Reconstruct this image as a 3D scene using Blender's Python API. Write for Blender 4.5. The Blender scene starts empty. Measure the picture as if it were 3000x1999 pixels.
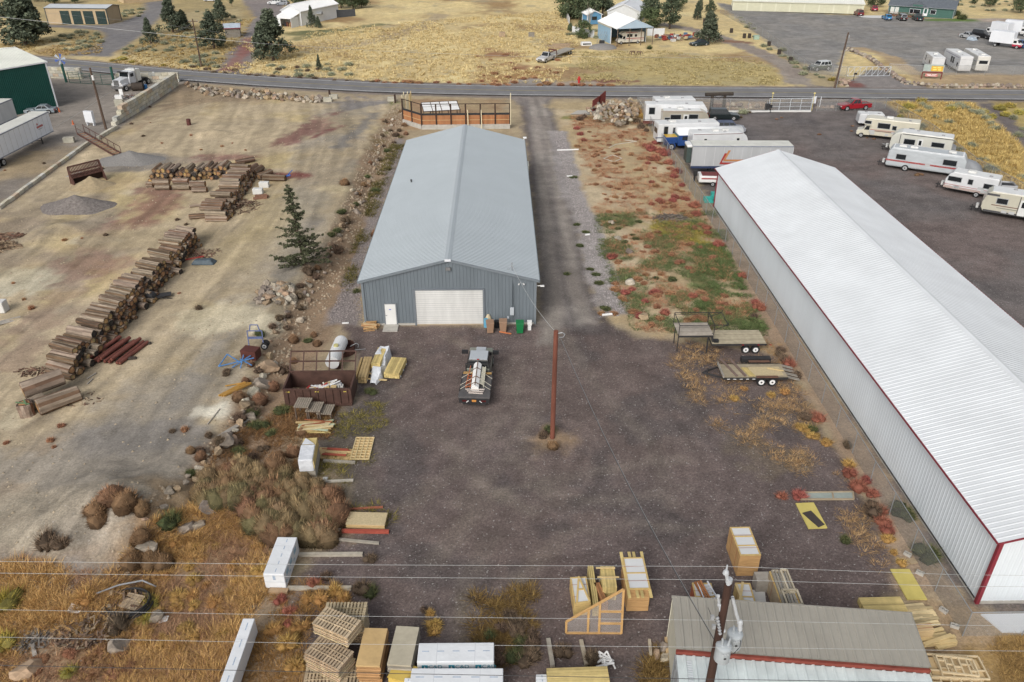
import bpy,bmesh,math,random
import numpy as np
from mathutils import Vector,Matrix
R=math.radians
rnd=random.Random(7)
np.random.seed(7)
C=bpy.context.scene.collection
F,H,PITCH,YAW=2333.33,34.5,R(30.06),R(0.936)
def ray(px,py):
 u=(px-1500)/F;v=(py-999.5)/F
 cp,sp=math.cos(PITCH),math.sin(PITCH)
 d=(u,cp-v*sp,-sp-v*cp)
 c,s=math.cos(-YAW),math.sin(-YAW)
 return(c*d[0]-s*d[1],s*d[0]+c*d[1],d[2])
def Z(px,py,z=0.0):
 d=ray(px,py);t=(z-H)/d[2]
 return Vector((d[0]*t,d[1]*t,z))
EDGE=[(1180,270),(1150,300),(1085,420),(1040,520),(1000,640),(950,740),(880,850),(800,960),(755,1080),(690,1200),(630,1290),(550,1400),(460,1500),(390,1600),(310,1720),(220,1900),(150,2100)]
_e=sorted([(Z(*p).y,Z(*p).x) for p in EDGE])
EY=np.array([a for a,b in _e]);EX=np.array([b for a,b in _e])
def sm(a,b,x):
 t=np.clip((np.asarray(x,float)-a)/(b-a),0,1);return t*t*(3-2*t)
def hgt(x,y):
 ex=np.interp(y,EY,EX)
 d=np.asarray(x)-ex
 return 1.1*(1-sm(-.6,3.0,d))*(1-sm(118,142,y))*sm(22,36,y)*(1-.5*sm(0,22,-d))
def hz0(x,y):return float(hgt(x,y))
def G(px,py):
 z=0.0
 for i in range(14):
  p=Z(px,py,z);z=.5*z+.5*hz0(p.x,p.y)
 p=Z(px,py,z);p.z=hz0(p.x,p.y)
 return p
def onY(px,py,Y):
 d=ray(px,py);t=Y/d[1]
 return Vector((d[0]*t,Y,H+d[2]*t))
def upto(px,py,q):
 d=ray(px,py);t=math.hypot(q[0],q[1])/math.hypot(d[0],d[1])
 return H+d[2]*t
def _h(i,j,s):
 n=(i*374761393+j*668265263+s*974711)&0xffffffff
 n=((n^(n>>13))*1274126177)&0xffffffff
 return((n^(n>>16))&0xffff)/65535.0
def vn(x,y,s=0):
 x=np.asarray(x,float);y=np.asarray(y,float)
 i=np.floor(x).astype(np.int64);j=np.floor(y).astype(np.int64)
 u=x-i;w=y-j;u=u*u*(3-2*u);w=w*w*(3-2*w)
 return(_h(i,j,s)*(1-u)+_h(i+1,j,s)*u)*(1-w)+(_h(i,j+1,s)*(1-u)+_h(i+1,j+1,s)*u)*w
def fbm(x,y,s=0,o=4):
 t=0;a=.5
 for k in range(o):
  t=t+a*vn(x*2**k,y*2**k,s+k);a*=.5
 return t/(1-.5**o)
MATS={}
def nodes(m):
 m.use_nodes=True;nt=m.node_tree;return nt,nt.nodes,nt.links
def M(name,col,rough=.6,var=.18,scale=1.5,metal=0,bump=0.,bscale=20,streak=0.,attr=False,rand=0.,spec=.35,alpha=None,coat=0):
 if name in MATS:return MATS[name]
 m=bpy.data.materials.new(name);MATS[name]=m
 nt,N,L=nodes(m);b=N['Principled BSDF']
 b.inputs['Roughness'].default_value=rough;b.inputs['Metallic'].default_value=metal
 b.inputs['Specular IOR Level'].default_value=spec
 if coat:b.inputs['Coat Weight'].default_value=coat;b.inputs['Coat Roughness'].default_value=.08
 tc=N.new('ShaderNodeTexCoord');no=N.new('ShaderNodeTexNoise')
 no.inputs['Scale'].default_value=scale;no.inputs['Detail'].default_value=6;no.inputs['Roughness'].default_value=.65
 mp=N.new('ShaderNodeMapping');L.new(tc.outputs['Object'],mp.inputs[0]);L.new(mp.outputs[0],no.inputs['Vector'])
 if streak:mp.inputs['Scale'].default_value=(1,1,streak)
 mr=N.new('ShaderNodeMapRange');mr.inputs['From Min'].default_value=.3;mr.inputs['From Max'].default_value=.7
 mr.inputs['To Min'].default_value=1-var;mr.inputs['To Max'].default_value=1+var*.6
 L.new(no.outputs['Fac'],mr.inputs['Value'])
 mix=N.new('ShaderNodeMix');mix.data_type='RGBA';mix.blend_type='MULTIPLY';mix.inputs['Factor'].default_value=1
 if attr:
  at=N.new('ShaderNodeAttribute');at.attribute_name='Col';src=at.outputs['Color']
 else:
  rg=N.new('ShaderNodeRGB');rg.outputs[0].default_value=(*col,1);src=rg.outputs[0]
 if rand:
  oi=N.new('ShaderNodeObjectInfo');hs=N.new('ShaderNodeHueSaturation')
  r2=N.new('ShaderNodeMapRange');r2 .inputs['To Min'].default_value=1-rand;r2 .inputs['To Max'].default_value=1+rand
  L.new(oi.outputs['Random'],r2 .inputs['Value']);L.new(r2 .outputs[0],hs.inputs['Value']);L.new(src,hs.inputs['Color']);src=hs.outputs[0]
  r3=N.new('ShaderNodeMapRange');r3 .inputs['To Min'].default_value=.5-.010*(rand>.1);r3 .inputs['To Max'].default_value=.5+.012*(rand>.1)
  ml=N.new('ShaderNodeMath');ml.operation='MULTIPLY_ADD';ml.inputs[1].default_value=7.31;L.new(oi.outputs['Random'],ml.inputs[0])
  fr=N.new('ShaderNodeMath');fr.operation='FRACT';L.new(ml.outputs[0],fr.inputs[0]);L.new(fr.outputs[0],r3 .inputs['Value']);L.new(r3 .outputs[0],hs.inputs['Hue'])
 L.new(src,mix.inputs['A']);L.new(mr.outputs[0],mix.inputs['B']);L.new(mix.outputs['Result'],b.inputs['Base Color'])
 if bump:
  n2=N.new('ShaderNodeTexNoise');n2 .inputs['Scale'].default_value=bscale;n2 .inputs['Detail'].default_value=3;L.new(tc.outputs['Object'],n2 .inputs['Vector'])
  bp=N.new('ShaderNodeBump');bp.inputs['Strength'].default_value=.6;bp.inputs['Distance'].default_value=bump
  L.new(n2 .outputs['Fac'],bp.inputs['Height']);L.new(bp.outputs[0],b.inputs['Normal'])
 if alpha is not None:b.inputs['Alpha'].default_value=alpha
 return m
def MV(name,rough=.85,var=.25,scale=4,bump=0.,rand=0.,**k):return M(name,None,rough,var,scale,bump=bump,attr=True,rand=rand,spec=.2,**k)
class MB:
 def __init__(s):s.v=[];s.f=[];s.m=[];s.c=[];s.k=0;s.col=(.5,.5,.5);s.mi=0
 def add(s,vs,fs,col=None,mi=None):
  o=len(s.v);s.v+=[tuple(p) for p in vs]
  for f in fs:
   s.f.append(tuple(i+o for i in f));s.m.append(s.mi if mi is None else mi);s.c.append(col or s.col)
  return s
 def quad(s,a,b,c,d,**k):return s.add([a,b,c,d],[(0,1,2,3)],**k)
 def box(s,x,y,z,sx,sy,sz,rz=0,tilt=None,**k):
  hx,hy=sx/2,sy/2;c,n=math.cos(rz),math.sin(rz);vs=[]
  for zz in(z,z+sz):
   for a,b in((-hx,-hy),(hx,-hy),(hx,hy),(-hx,hy)):vs.append((x+a*c-b*n,y+a*n+b*c,zz))
  return s.add(vs,[(3,2,1,0),(4,5,6,7),(0,1,5,4),(1,2,6,5),(2,3,7,6),(3,0,4,7)],**k)
 def beam(s,a,b,w,h=None,up=(0,0,1),**k):
  a,b=Vector(a),Vector(b);h=h or w;d=(b-a)
  if d.length<1e-6:return s
  d.normalize();u=Vector(up)
  if abs(d.dot(u))>.98:u=Vector((0,1,0))
  sd=d.cross(u).normalized()*w/2;u2=sd.cross(d).normalized()*h/2;vs=[]
  for p in(a,b):vs+=[p-sd-u2,p+sd-u2,p+sd+u2,p-sd+u2]
  return s.add(vs,[(0,1,2,3),(7,6,5,4),(0,4,5,1),(1,5,6,2),(2,6,7,3),(3,7,4,0)],**k)
 def tube(s,a,b,r0,r1=None,n=8,caps=True,capmi=None,capcol=None,**k):
  a,b=Vector(a),Vector(b);r1=r0 if r1 is None else r1;d=(b-a).normalized()
  u=d.orthogonal().normalized();w=d.cross(u);vs=[]
  for p,r in((a,r0),(b,r1)):
   for i in range(n):
    t=2*math.pi*i/n;vs.append(p+(u*math.cos(t)+w*math.sin(t))*r)
  s.add(vs,[(i,(i+1)%n,n+(i+1)%n,n+i) for i in range(n)],**k)
  if caps:
   k2=dict(k)
   if capmi is not None:k2['mi']=capmi
   if capcol:k2['col']=capcol
   s.add(vs[:n],[tuple(range(n-1,-1,-1))],**k2);s.add(vs[n:],[tuple(range(n))],**k2)
  return s
 def path(s,pts,r,n=5,**k):
  for a,b in zip(pts,pts[1:]):s.tube(a,b,r,n=n,caps=False,**k)
  return s
 def prism(s,prof,y0,y1,ins=None,**k):
  n=len(prof)
  vs=[(x,y0,z) for x,z in prof]+[(x,y1,z) for x,z in prof]
  return s.add(vs,[tuple(range(n)),tuple(range(2*n-1,n-1,-1))]+[(i,n+i,n+(i+1)%n,(i+1)%n) for i in range(n)],**k)
 def frus(s,b,t,**k):
  n=len(b)
  return s.add(list(b)+list(t),[tuple(range(n-1,-1,-1)),tuple(range(n,2*n))]+[(i,(i+1)%n,n+(i+1)%n,n+i) for i in range(n)],**k)
 def dome(s,x,y,z,rx,ry,rz,n=10,m=4,**k):
  vs=[];fs=[]
  for j in range(m):
   t=math.pi/2*j/m
   for i in range(n):
    a=2*math.pi*i/n;vs.append((x+rx*math.cos(t)*math.cos(a),y+ry*math.cos(t)*math.sin(a),z+rz*math.sin(t)))
  vs.append((x,y,z+rz))
  for j in range(m-1):fs+=[(j*n+i,j*n+(i+1)%n,(j+1)*n+(i+1)%n,(j+1)*n+i) for i in range(n)]
  fs+=[((m-1)*n+i,(m-1)*n+(i+1)%n,m*n) for i in range(n)]
  return s.add(vs,fs,**k)
 def corr(s,p,u,v,n,L,top,pitch=.3,d=.03,bot=None,**k):
  p,u,v,n=Vector(p),Vector(u),Vector(v),Vector(n);ts=[];x=0
  while x<L:
   for o,hh in((0,0),(.62,0),(.7,d),(.92,d)):
    if x+o*pitch<L:ts.append((x+o*pitch,hh))
   x+=pitch
  ts.append((L,0));tf=top if callable(top) else(lambda t:top);bf=bot or(lambda t:0);vs=[]
  for t,hh in ts:vs+=[p+u*t+n*hh+v*bf(t),p+u*t+n*hh+v*tf(t)]
  return s.add(vs,[(2*i,2*i+2,2*i+3,2*i+1) for i in range(len(ts)-1)],**k)
 def build(s,name,mat,parent=None,loc=None,rz=0,smooth=False,bevel=0):
  me=bpy.data.meshes.new(name);me.from_pydata(s.v,[],s.f)
  for x in(mat if isinstance(mat,(list,tuple)) else[mat]):me.materials.append(x)
  if any(s.m):me.polygons.foreach_set('material_index',s.m)
  at=me.attributes.new('Col','FLOAT_COLOR','FACE')
  at.data.foreach_set('color',np.array([(*c,1) for c in s.c],dtype=np.float32).ravel())
  if smooth:me.polygons.foreach_set('use_smooth',[True]*len(me.polygons))
  me.validate();me.update()
  o=bpy.data.objects.new(name,me);C.objects.link(o)
  if parent:o.parent=parent
  if loc is not None:o.location=loc
  o.rotation_euler.z=rz
  if bevel:
   md=o.modifiers.new('b','BEVEL');md.width=bevel;md.segments=2;md.limit_method='ANGLE';md.angle_limit=R(35)
  return o
def fast_mesh(name,verts,faces_n,mat,cols=None,quads=False,smooth=False):
 me=bpy.data.meshes.new(name);k=4 if quads else 3;nf=faces_n.shape[0]
 me.vertices.add(len(verts));me.vertices.foreach_set('co',verts.astype(np.float32).ravel())
 me.loops.add(nf*k);me.loops.foreach_set('vertex_index',faces_n.astype(np.int32).ravel())
 me.polygons.add(nf);me.polygons.foreach_set('loop_start',np.arange(0,nf*k,k,dtype=np.int32))
 if smooth:me.polygons.foreach_set('use_smooth',np.ones(nf,bool))
 me.update(calc_edges=True);me.materials.append(mat)
 if cols is not None:
  dom='FACE' if len(cols)==nf else 'POINT'
  at=me.attributes.new('Col','FLOAT_COLOR',dom)
  c4=np.ones((len(cols),4),np.float32);c4[:,:cols.shape[1]]=cols;at.data.foreach_set('color',c4 .ravel())
 return me
def tag(o,label=None,cat=None,group=None,kind=None):
 if label:o['label']=label
 if cat:o['category']=cat
 if group:o['group']=group
 if kind:o['kind']=kind
 return o
def thing(name,label,cat,loc=(0,0,0),rz=0,group=None):
 o=bpy.data.objects.new(name,None);C.objects.link(o);o.location=loc;o.rotation_euler.z=rz
 o.empty_display_size=.2
 return tag(o,label,cat,group)
def single(name,mb,mat,label,cat,group=None,loc=None,rz=0,**k):return tag(mb.build(name,mat,None,loc,rz,**k),label,cat,group)
def kids(o):return[c for c in bpy.data.objects if c.parent==o]
def dup(o,loc=None,rz=None,label=None,group=None,sc=None,parent=None):
 ch=CH.get(o.name)
 if ch is None:ch=CH[o.name]=kids(o)
 c=o.copy();C.objects.link(c)
 if parent:c.parent=parent
 if loc is not None:c.location=loc
 if rz is not None:c.rotation_euler.z=rz
 if label:c['label']=label
 if group:c['group']=group
 if sc is not None:c.scale=sc
 for k in ch:dup(k,parent=c)
 return c
CH={}
def heading(a,b):return math.atan2(b[1]-a[1],b[0]-a[0])
cam=bpy.data.cameras.new('camera');co=bpy.data.objects.new('camera',cam);C.objects.link(co)
cam.sensor_width=36;cam.lens=28;cam.clip_end=3000;cam.clip_start=.5
co.location=(0,0,H);co.rotation_euler=(R(90)-PITCH,0,-YAW);bpy.context.scene.camera=co
sc=bpy.context.scene
sc.view_settings.view_transform='Standard';sc.view_settings.look='None';sc.view_settings.exposure=0
w=bpy.data.worlds.new('World');sc.world=w;w.use_nodes=True
nt=w.node_tree;bg=nt.nodes['Background'];sky=nt.nodes.new('ShaderNodeTexSky');sky.sky_type='NISHITA';sky.sun_disc=False
SUN_E,SUN_R=R(36),R(204)
sky.sun_elevation=SUN_E;sky.sun_rotation=SUN_R;sky.air_density=1.0;sky.dust_density=4.0;sky.ozone_density=1.0
hs=nt.nodes.new('ShaderNodeHueSaturation');hs.inputs['Saturation'].default_value=.30
nt.links.new(sky.outputs[0],hs.inputs['Color']);nt.links.new(hs.outputs[0],bg.inputs[0]);bg.inputs[1].default_value=.15
sl=bpy.data.lights.new('sun','SUN');sl.energy=1.6;sl.angle=R(28);sl.color=(1,.96,.9)
so=bpy.data.objects.new('sun',sl);C.objects.link(so);so.location=(0,0,60)
dv=Vector((math.sin(SUN_R)*math.cos(SUN_E),math.cos(SUN_R)*math.cos(SUN_E),math.sin(SUN_E)))
so.rotation_euler=dv.to_track_quat('Z','Y').to_euler()
def steps(segs):
 out=[segs[0][0]]
 for a,b,d0,d1 in segs:
  x=a
  while x<b-1e-6:
   t=(x-a)/(b-a);x+=d0+(d1-d0)*t;out.append(min(x,b))
 return np.array(sorted(set(out)))
gx=steps([(-700,-230,40,8),(-230,-100,8,1.0),(-100,-45,1.0,.4),(-45,42,.32,.32),(42,100,.4,1.0),(100,230,1.0,8),(230,700,8,40)])
gy=steps([(8,24,2,.32),(24,80,.3,.34),(80,165,.36,.9),(165,300,.9,2.5),(300,430,3,8),(430,1000,8,40)])
X,Y=np.meshgrid(gx,gy);VX,VY=X.ravel(),Y.ravel()
col=np.zeros((VX.size,4));zid=np.zeros(VX.size,int);ZN=['ground']
n1=fbm(VX*.9,VY*.9,3);n2=fbm(VX*.16,VY*.16,11);n3=fbm(VX*.35,VY*.35,23);n4=fbm(VX*.05,VY*.05,41)
def lerp(a,b,t):return a+(b-a)*t[:,None]
def pdist(poly,x,y):
 P=np.array(poly,float);Q=np.roll(P,-1,0);ins=np.zeros(x.size,bool);d2=np.full(x.size,1e18)
 for(ax,ay),(bx,by) in zip(P,Q):
  ex,ey=bx-ax,by-ay;t=np.clip(((x-ax)*ex+(y-ay)*ey)/(ex*ex+ey*ey+1e-12),0,1)
  d2=np.minimum(d2,(x-ax-t*ex)**2+(y-ay-t*ey)**2)
  if abs(ey)>1e-9:ins^=((ay>y)!=(by>y))&(x<(bx-ax)*(y-ay)/ey+ax)
 d=np.sqrt(d2);return np.where(ins,d,-d)
def zone(poly,c0,c1=None,speck=.3,soft=.7,amp=1.2,name=None,op=1.,world=False,patch=None):
 W=[tuple(p)[:2] for p in(poly if world else[G(*p) for p in poly])]
 xs=[p[0] for p in W];ys=[p[1] for p in W];mg=soft+amp+1
 I=np.where((VX>min(xs)-mg)&(VX<max(xs)+mg)&(VY>min(ys)-mg)&(VY<max(ys)+mg))[0]
 if I.size==0:return
 d=pdist(W,VX[I],VY[I])+(n1[I]-.5)*2*amp+(n3[I]-.5)*amp
 m=sm(-soft,soft,d)*op
 if patch:m=m*sm(patch[0],patch[1],fbm(VX[I]*patch[2],VY[I]*patch[2],patch[3]))
 c1=c1 or c0
 cc=np.array(c0)+(np.array(c1)-np.array(c0))*sm(.3,.7,n2[I])[:,None]
 col[I,:3]=lerp(col[I,:3],cc,m);col[I,3]=col[I,3]+(speck-col[I,3])*m
 if name:
  if name not in ZN:ZN.append(name)
  zid[I[m>.5]]=ZN.index(name)
def band(px,wd,c0,c1=None,world=False,**k):
 P=[Vector((p[0],p[1],0)) for p in(px if world else[G(*q) for q in px])];A=[];B=[]
 for i,p in enumerate(P):
  t=(P[min(i+1,len(P)-1)]-P[max(i-1,0)]).normalized();n=Vector((-t.y,t.x,0))*wd/2;A.append(p+n);B.append(p-n)
 zone(A+B[::-1],c0,c1,world=True,**k)
def blob(px,py,rx,ry,c0,c1=None,rot=0,world=False,**k):
 p=Vector((px,py,0)) if world else G(px,py);c,s=math.cos(rot),math.sin(rot)
 zone([(p.x+rx*math.cos(a)*c-ry*math.sin(a)*s,p.y+rx*math.cos(a)*s+ry*math.sin(a)*c) for a in np.linspace(0,2*math.pi,12,endpoint=False)],c0,c1,world=True,**k)
DIRT,DIRT2=(.37,.298,.195),(.32,.258,.172)
FIELD,FIELD2=(.60,.48,.245),(.52,.41,.215)
YARD,YARD2=(.116,.089,.082),(.129,.101,.092)
GRAV=(.21,.203,.195);SAND=(.47,.385,.26);RED=(.19,.09,.08)
base=np.array(DIRT)+(np.array(DIRT2)-np.array(DIRT))*sm(.35,.65,n2)[:,None];col[:,:3]=base;col[:,3]=.25
zone([(-700,330),(-160,211),(-112,193),(-65,174),(-24,162),(2,160),(51,157),(99,154),(300,140),(700,140),(700,1000),(-700,1000)],FIELD,FIELD2,.35,1,1,'dry_field',world=True)
RW=[(-700,330),(-160,211),(-112,193),(-65,174),(-24,162),(2,160),(51,157),(99,154),(300,142),(700,142),(700,1000),(-700,1000)]
zone(RW,(.30,.2,.1),(.33,.24,.13),.4,1,2,world=True,patch=(.5,.72,.07,77))
zone(RW,(.64,.53,.28),(.57,.46,.25),.4,1,2,world=True,patch=(.55,.75,.11,5))
zone(RW,(.33,.29,.2),None,.4,1,2,world=True,patch=(.6,.8,.2,15),op=.6)
zone([(-300,-40),(360,160),(720,205),(760,60),(840,-60),(700,-80),(0,-80)],(.36,.28,.14),(.27,.22,.12),.4,2,3,op=.8)
zone([(1640,190),(1950,165),(2270,190),(2310,250),(1660,252)],(.40,.32,.15),(.37,.31,.16),.5,1,2)
zone([(1420,140),(1620,170),(1640,252),(1380,252)],(.27,.15,.085),(.33,.2,.09),.4,2,3,patch=(.35,.6,.12,9))
zone([(1600,110),(1760,140),(1830,240),(1640,250)],(.30,.2,.11),(.33,.24,.13),.4,2,3,patch=(.4,.6,.15,19))
blob(1790,240,6,2,(.2,.1,.075),patch=(.3,.6,.4,3));band([(1500,255),(1800,256),(2300,257)],1.6,(.2,.12,.09),(.3,.2,.12),patch=(.3,.55,.25,8))
band([(820,236),(1100,248),(1500,252)],2.2,(.2,.12,.09),(.34,.24,.11),patch=(.3,.55,.2,18))
blob(1565,245,5,5,(.25,.23,.21),(.29,.26,.23));blob(1700,245,5,2.2,(.32,.27,.22))
blob(1010,92,26,4.5,(.13,.14,.07),(.3,.24,.11),rot=.35,patch=(.3,.6,.1,3));band([(850,118),(960,98),(1050,82),(1130,70)],4,(.17,.18,.1),(.25,.22,.11))
band([(900,150),(1060,130),(1200,95),(1300,40)],5,(.36,.29,.2),(.32,.26,.18),op=.7)
zone([(2100,10),(2370,215),(2450,212),(2475,150),(2560,150),(2650,190),(2690,214),(3000,222),(3400,226),(3600,90),(2900,58),(2690,52),(2400,38)],GRAV,(.235,.222,.205),.35,.8,1,'far_lot')
zone([(2470,142),(2530,138),(2640,170),(2690,212),(3000,218),(3500,226),(3500,262),(2700,258),(2640,205),(2560,155)],(.40,.30,.18),(.33,.25,.16),.3,.6,.8,'bank')
zone([(2486,238),(2545,205),(2598,206),(2650,240),(2740,262),(2478,263)],(.2,.19,.185),(.23,.21,.2),.3,.4,.6,'drive_entrance')
blob(2500,250,2.2,4,RED);zone([(2240,150),(2330,180),(2480,225),(2480,258),(2380,258),(2330,215)],(.37,.3,.18),(.33,.27,.17),.4,.8,1)
band([(1930,70),(2010,84),(2080,103),(2160,128),(2250,165),(2310,200),(2345,250)],5,(.285,.25,.215),(.25,.21,.18),name='far_driveway',speck=.3);blob(2100,118,10,2,(.26,.15,.1),(.2,.12,.08),rot=-.5)
blob(2290,40,60,5,(.40,.31,.2),world=False,op=.0)
zone([(2700,54),(2850,58),(2870,66),(2720,62)],(.09,.15,.035),(.12,.18,.05),.4,.6,.8,'lawn');zone([(2860,54),(3300,60),(3300,72),(2870,66)],(.36,.3,.25),None,.3,1,1)
zone([(204,162),(319,168),(370,134),(421,99),(480,40),(520,-30),(420,-30),(425,35),(357,62),(320,73),(142,72),(100,60),(60,75),(290,88),(312,105),(290,125),(250,148)],(.175,.168,.17),(.2,.19,.186),.25,.6,.8,'far_driveway')
zone([(628,214),(718,219),(748,170),(756,120),(800,82),(838,72),(834,20),(800,-40),(690,-40),(745,55),(700,120),(662,165)],(.2,.18,.175),(.225,.195,.185),.3,.6,1,'far_driveway')
zone([(645,208),(690,212),(735,150),(748,110),(722,112),(690,160)],(.22,.09,.08),(.26,.15,.13),.3,1,1.5);zone([(500,40),(700,25),(720,60),(560,70)],(.4,.33,.2),None,op=.5)
RC=[(-700,395),(-230,232),(-160,206),(-112,187.5),(-65,169),(-24,157.2),(2.5,153.8),(50,151.5),(97,148.6),(300,136),(700,112)]
band(RC,11.5,(.165,.148,.14),(.2,.17,.15),world=True,speck=.4,name='road_shoulder',soft=.6,amp=.7)
zone([(100,180),(335,222),(535,216),(545,246),(410,335),(345,382),(300,402),(262,432),(0,620),(-500,960),(-700,400),(0,180)],(.265,.235,.205),(.225,.2,.175),.3,.6,.6,'neighbour_yard')
zone([(20,470),(160,420),(260,430),(0,610),(-200,720)],(.30,.235,.15),(.2,.175,.15),.35,1,2)
LOT=[(548,250),(760,270),(1150,290),(1085,420),(1040,520),(1000,640),(950,740),(880,850),(800,960),(755,1080),(690,1200),(630,1290),(550,1400),(400,1640),(0,1700),(-700,1900),(-700,1100),(0,625),(262,435),(345,385)]
zone(LOT,(.43,.35,.235),(.385,.315,.215),.25,.6,1,'dirt_lot')
zone(LOT,(.43,.345,.195),(.40,.31,.18),.2,1,3,patch=(.5,.7,.12,31));zone(LOT,(.25,.21,.165),(.27,.22,.17),.35,1,3,patch=(.52,.7,.1,63),op=.8)
zone([(535,245),(760,265),(780,300),(600,300),(470,330),(400,380)],(.24,.185,.13),(.3,.23,.15),.45,1,2)
band([(1085,285),(1010,330),(960,430),(920,560),(870,700),(760,900),(600,1060),(470,1200),(300,1420)],9,(.26,.235,.2),(.31,.26,.185),speck=.35,op=.75,soft=2.5,amp=3)
band([(930,620),(840,800),(700,960),(560,1120),(430,1290)],2.2,(.2,.185,.165),None,op=.7,amp=1.4,patch=(.35,.6,.2,4))
band([(1075,290),(1010,310),(1090,290)],9,(.2,.185,.175),(.23,.2,.18));band([(1100,330),(1040,390),(980,440)],2,(.17,.16,.15),None,op=.8)
band([(760,620),(640,700),(430,900),(250,1100),(80,1260)],1.5,(.23,.19,.14),None,op=.8,amp=1.2);band([(690,640),(560,740),(340,980),(160,1190)],1.2,(.24,.2,.14),None,op=.7,amp=1.2)
band([(720,560),(790,640),(700,740),(650,790)],6,(.40,.325,.2),None,op=.7,amp=2,soft=2)
blob(355,1485,8,5.5,(.27,.235,.19),(.30,.26,.2),speck=.5,amp=2,soft=1.5);blob(640,930,4,3,(.5,.44,.31),op=.7);blob(790,945,2.2,2.2,(.55,.49,.36),op=.9);blob(70,820,7,3,(.5,.46,.35),(.42,.36,.25),op=.8,amp=2);blob(630,1200,1.3,1.0,(.6,.56,.46));blob(295,705,2.8,1.1,(.52,.47,.36),op=.8)
blob(60,1215,1.4,1.6,(.52,.45,.32));blob(380,565,1.2,1,(.52,.45,.33),op=.6);blob(1000,555,2.5,1.2,(.46,.39,.25),op=.7)
zone([(785,434),(893,360),(992,326),(960,382),(860,418)],RED,(.26,.16,.125),.3,1.2,2.2,op=.85);band([(905,408),(960,385),(1000,368)],1.2,RED,None,amp=.9)
zone([(410,550),(565,548),(520,600),(400,672),(320,662),(425,585)],RED,(.26,.16,.12),.3,1.5,2.6,op=.75);blob(660,462,4.2,1.8,RED,op=.75,soft=1.2,amp=1.8);blob(262,783,3.6,3.4,(.23,.13,.10),(.2,.1,.085),op=.7,amp=2.5,soft=1.6);blob(840,516,3.4,1.5,(.17,.055,.05),op=.9);band([(330,660),(240,800),(150,900),(30,1080)],3.2,(.24,.17,.13),None,op=.6,amp=2)
blob(390,475,5.5,4.5,(.22,.195,.165),(.2,.18,.155),speck=.4);blob(450,700,8,3,(.31,.25,.16),op=.7);blob(1000,300,4,1,(.21,.19,.17))
blob(330,1350,10,3,(.27,.24,.2),op=.8,amp=2);blob(430,1280,5,2,(.2,.185,.17),op=.7)
zone([(1190,290),(1085,420),(1040,520),(950,740),(880,850),(755,1080),(690,1200),(550,1400),(400,1620),(640,1600),(850,1300),(840,1190),(1000,960),(1062,900),(1048,820),(1190,410)],(.29,.205,.135),(.25,.18,.12),.4,.6,1,'bank')
zone([(1165,400),(1190,410),(1050,820),(1062,960),(990,950),(950,960),(1020,800),(1090,600)],(.19,.165,.16),(.23,.2,.185),.6,.6,.8,'gravel_strip');zone([(1180,290),(1480,290),(1480,370),(1190,380)],(.33,.25,.15),(.3,.2,.12),.4)
zone([(1150,300),(1190,290),(1110,480),(1075,560),(1040,600),(1080,440)],(.15,.16,.06),(.25,.15,.09),.5,.8,1.5,patch=(.4,.6,.4,6))
YD=[(1000,958),(1590,952),(1592,820),(1545,430),(1522,285),(1592,285),(1640,400),(1668,520),(1700,700),(1752,900),(1790,950),(1870,985),(1990,1000),(2290,1010),(2330,1100),(2400,1250),(2500,1380),(2600,1550),(2690,1700),(2560,1800),(2620,2300),(1040,2300),(1000,1999),(820,1900),(850,1700),(1000,1560),(1040,1420),(930,1350),(900,1240),(1060,1200),(1040,1050)]
zone(YD,YARD,YARD2,.6,.5,.7,'gravel_yard');zone([(1480,282),(1620,282),(1595,310),(1520,310)],(.19,.17,.16),(.22,.19,.17),.4)
zone(YD,(.15,.13,.118),(.145,.125,.115),.6,1,2,patch=(.5,.8,.22,51),op=.2);zone(YD,(.115,.092,.088),None,.7,1,2,patch=(.5,.7,.1,52),op=.7);zone(YD,(.085,.073,.071),None,.75,1,2,patch=(.55,.7,.3,53),op=.7)
band([(1570,290),(1608,500),(1640,700),(1660,900),(1650,960)],5.2,(.165,.15,.142),(.15,.135,.128),speck=.4,op=.85,amp=.25,soft=1.2)
for pts in([(1560,290),(1586,500),(1608,755),(1628,914),(1600,1010)],[(1582,287),(1627,500),(1655,660),(1680,830),(1720,950)]):band(pts,1.5,(.29,.26,.23),(.25,.22,.195),speck=.35,op=.85,amp=.2,soft=.6)
for pts in([(1300,985),(1420,1050),(1510,1160),(1540,1330)],[(1110,1170),(1190,1110),(1220,1060),(1180,1000)],[(1480,1330),(1600,1440),(1780,1470),(2000,1420)],[(1430,1560),(1350,1700),(1330,1900)],[(1530,1400),(1620,1480),(1800,1440)],[(1620,960),(1750,1150),(1900,1300),(1960,1500)],[(1160,1500),(1350,1350),(1480,1180),(1500,1040)],[(1500,1700),(1650,1560),(1850,1530),(2150,1560)],[(1250,1650),(1420,1450),(1700,1380),(2000,1340)],[(1620,1010),(1560,1180),(1500,1300),(1330,1480)],[(1250,1250),(1400,1420),(1550,1500)]):[band([(x+o,y+o*.3) for x,y in pts],.6,(.20,.168,.135),(.165,.14,.12),op=.3,amp=.4,soft=.4,speck=.5) for o in(0,28)]
zone([(960,1200),(1130,1190),(1160,1330),(1000,1560),(880,1480),(930,1350)],(.115,.105,.07),(.1,.085,.08),.7,1,2,op=.6);blob(1618,1288,1.6,1.2,(.33,.25,.16),(.28,.2,.13))
zone([(2000,1180),(2250,1180),(2400,1260),(2450,1380),(2300,1420),(2050,1300)],(.15,.115,.08),(.12,.1,.09),.7,1,2,patch=(.45,.65,.35,9))
zone([(1380,1740),(1560,1720),(1640,1860),(1900,1900),(1960,2100),(1380,2100)],(.13,.105,.07),(.1,.085,.075),.7,1,2,patch=(.4,.6,.35,19))
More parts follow.
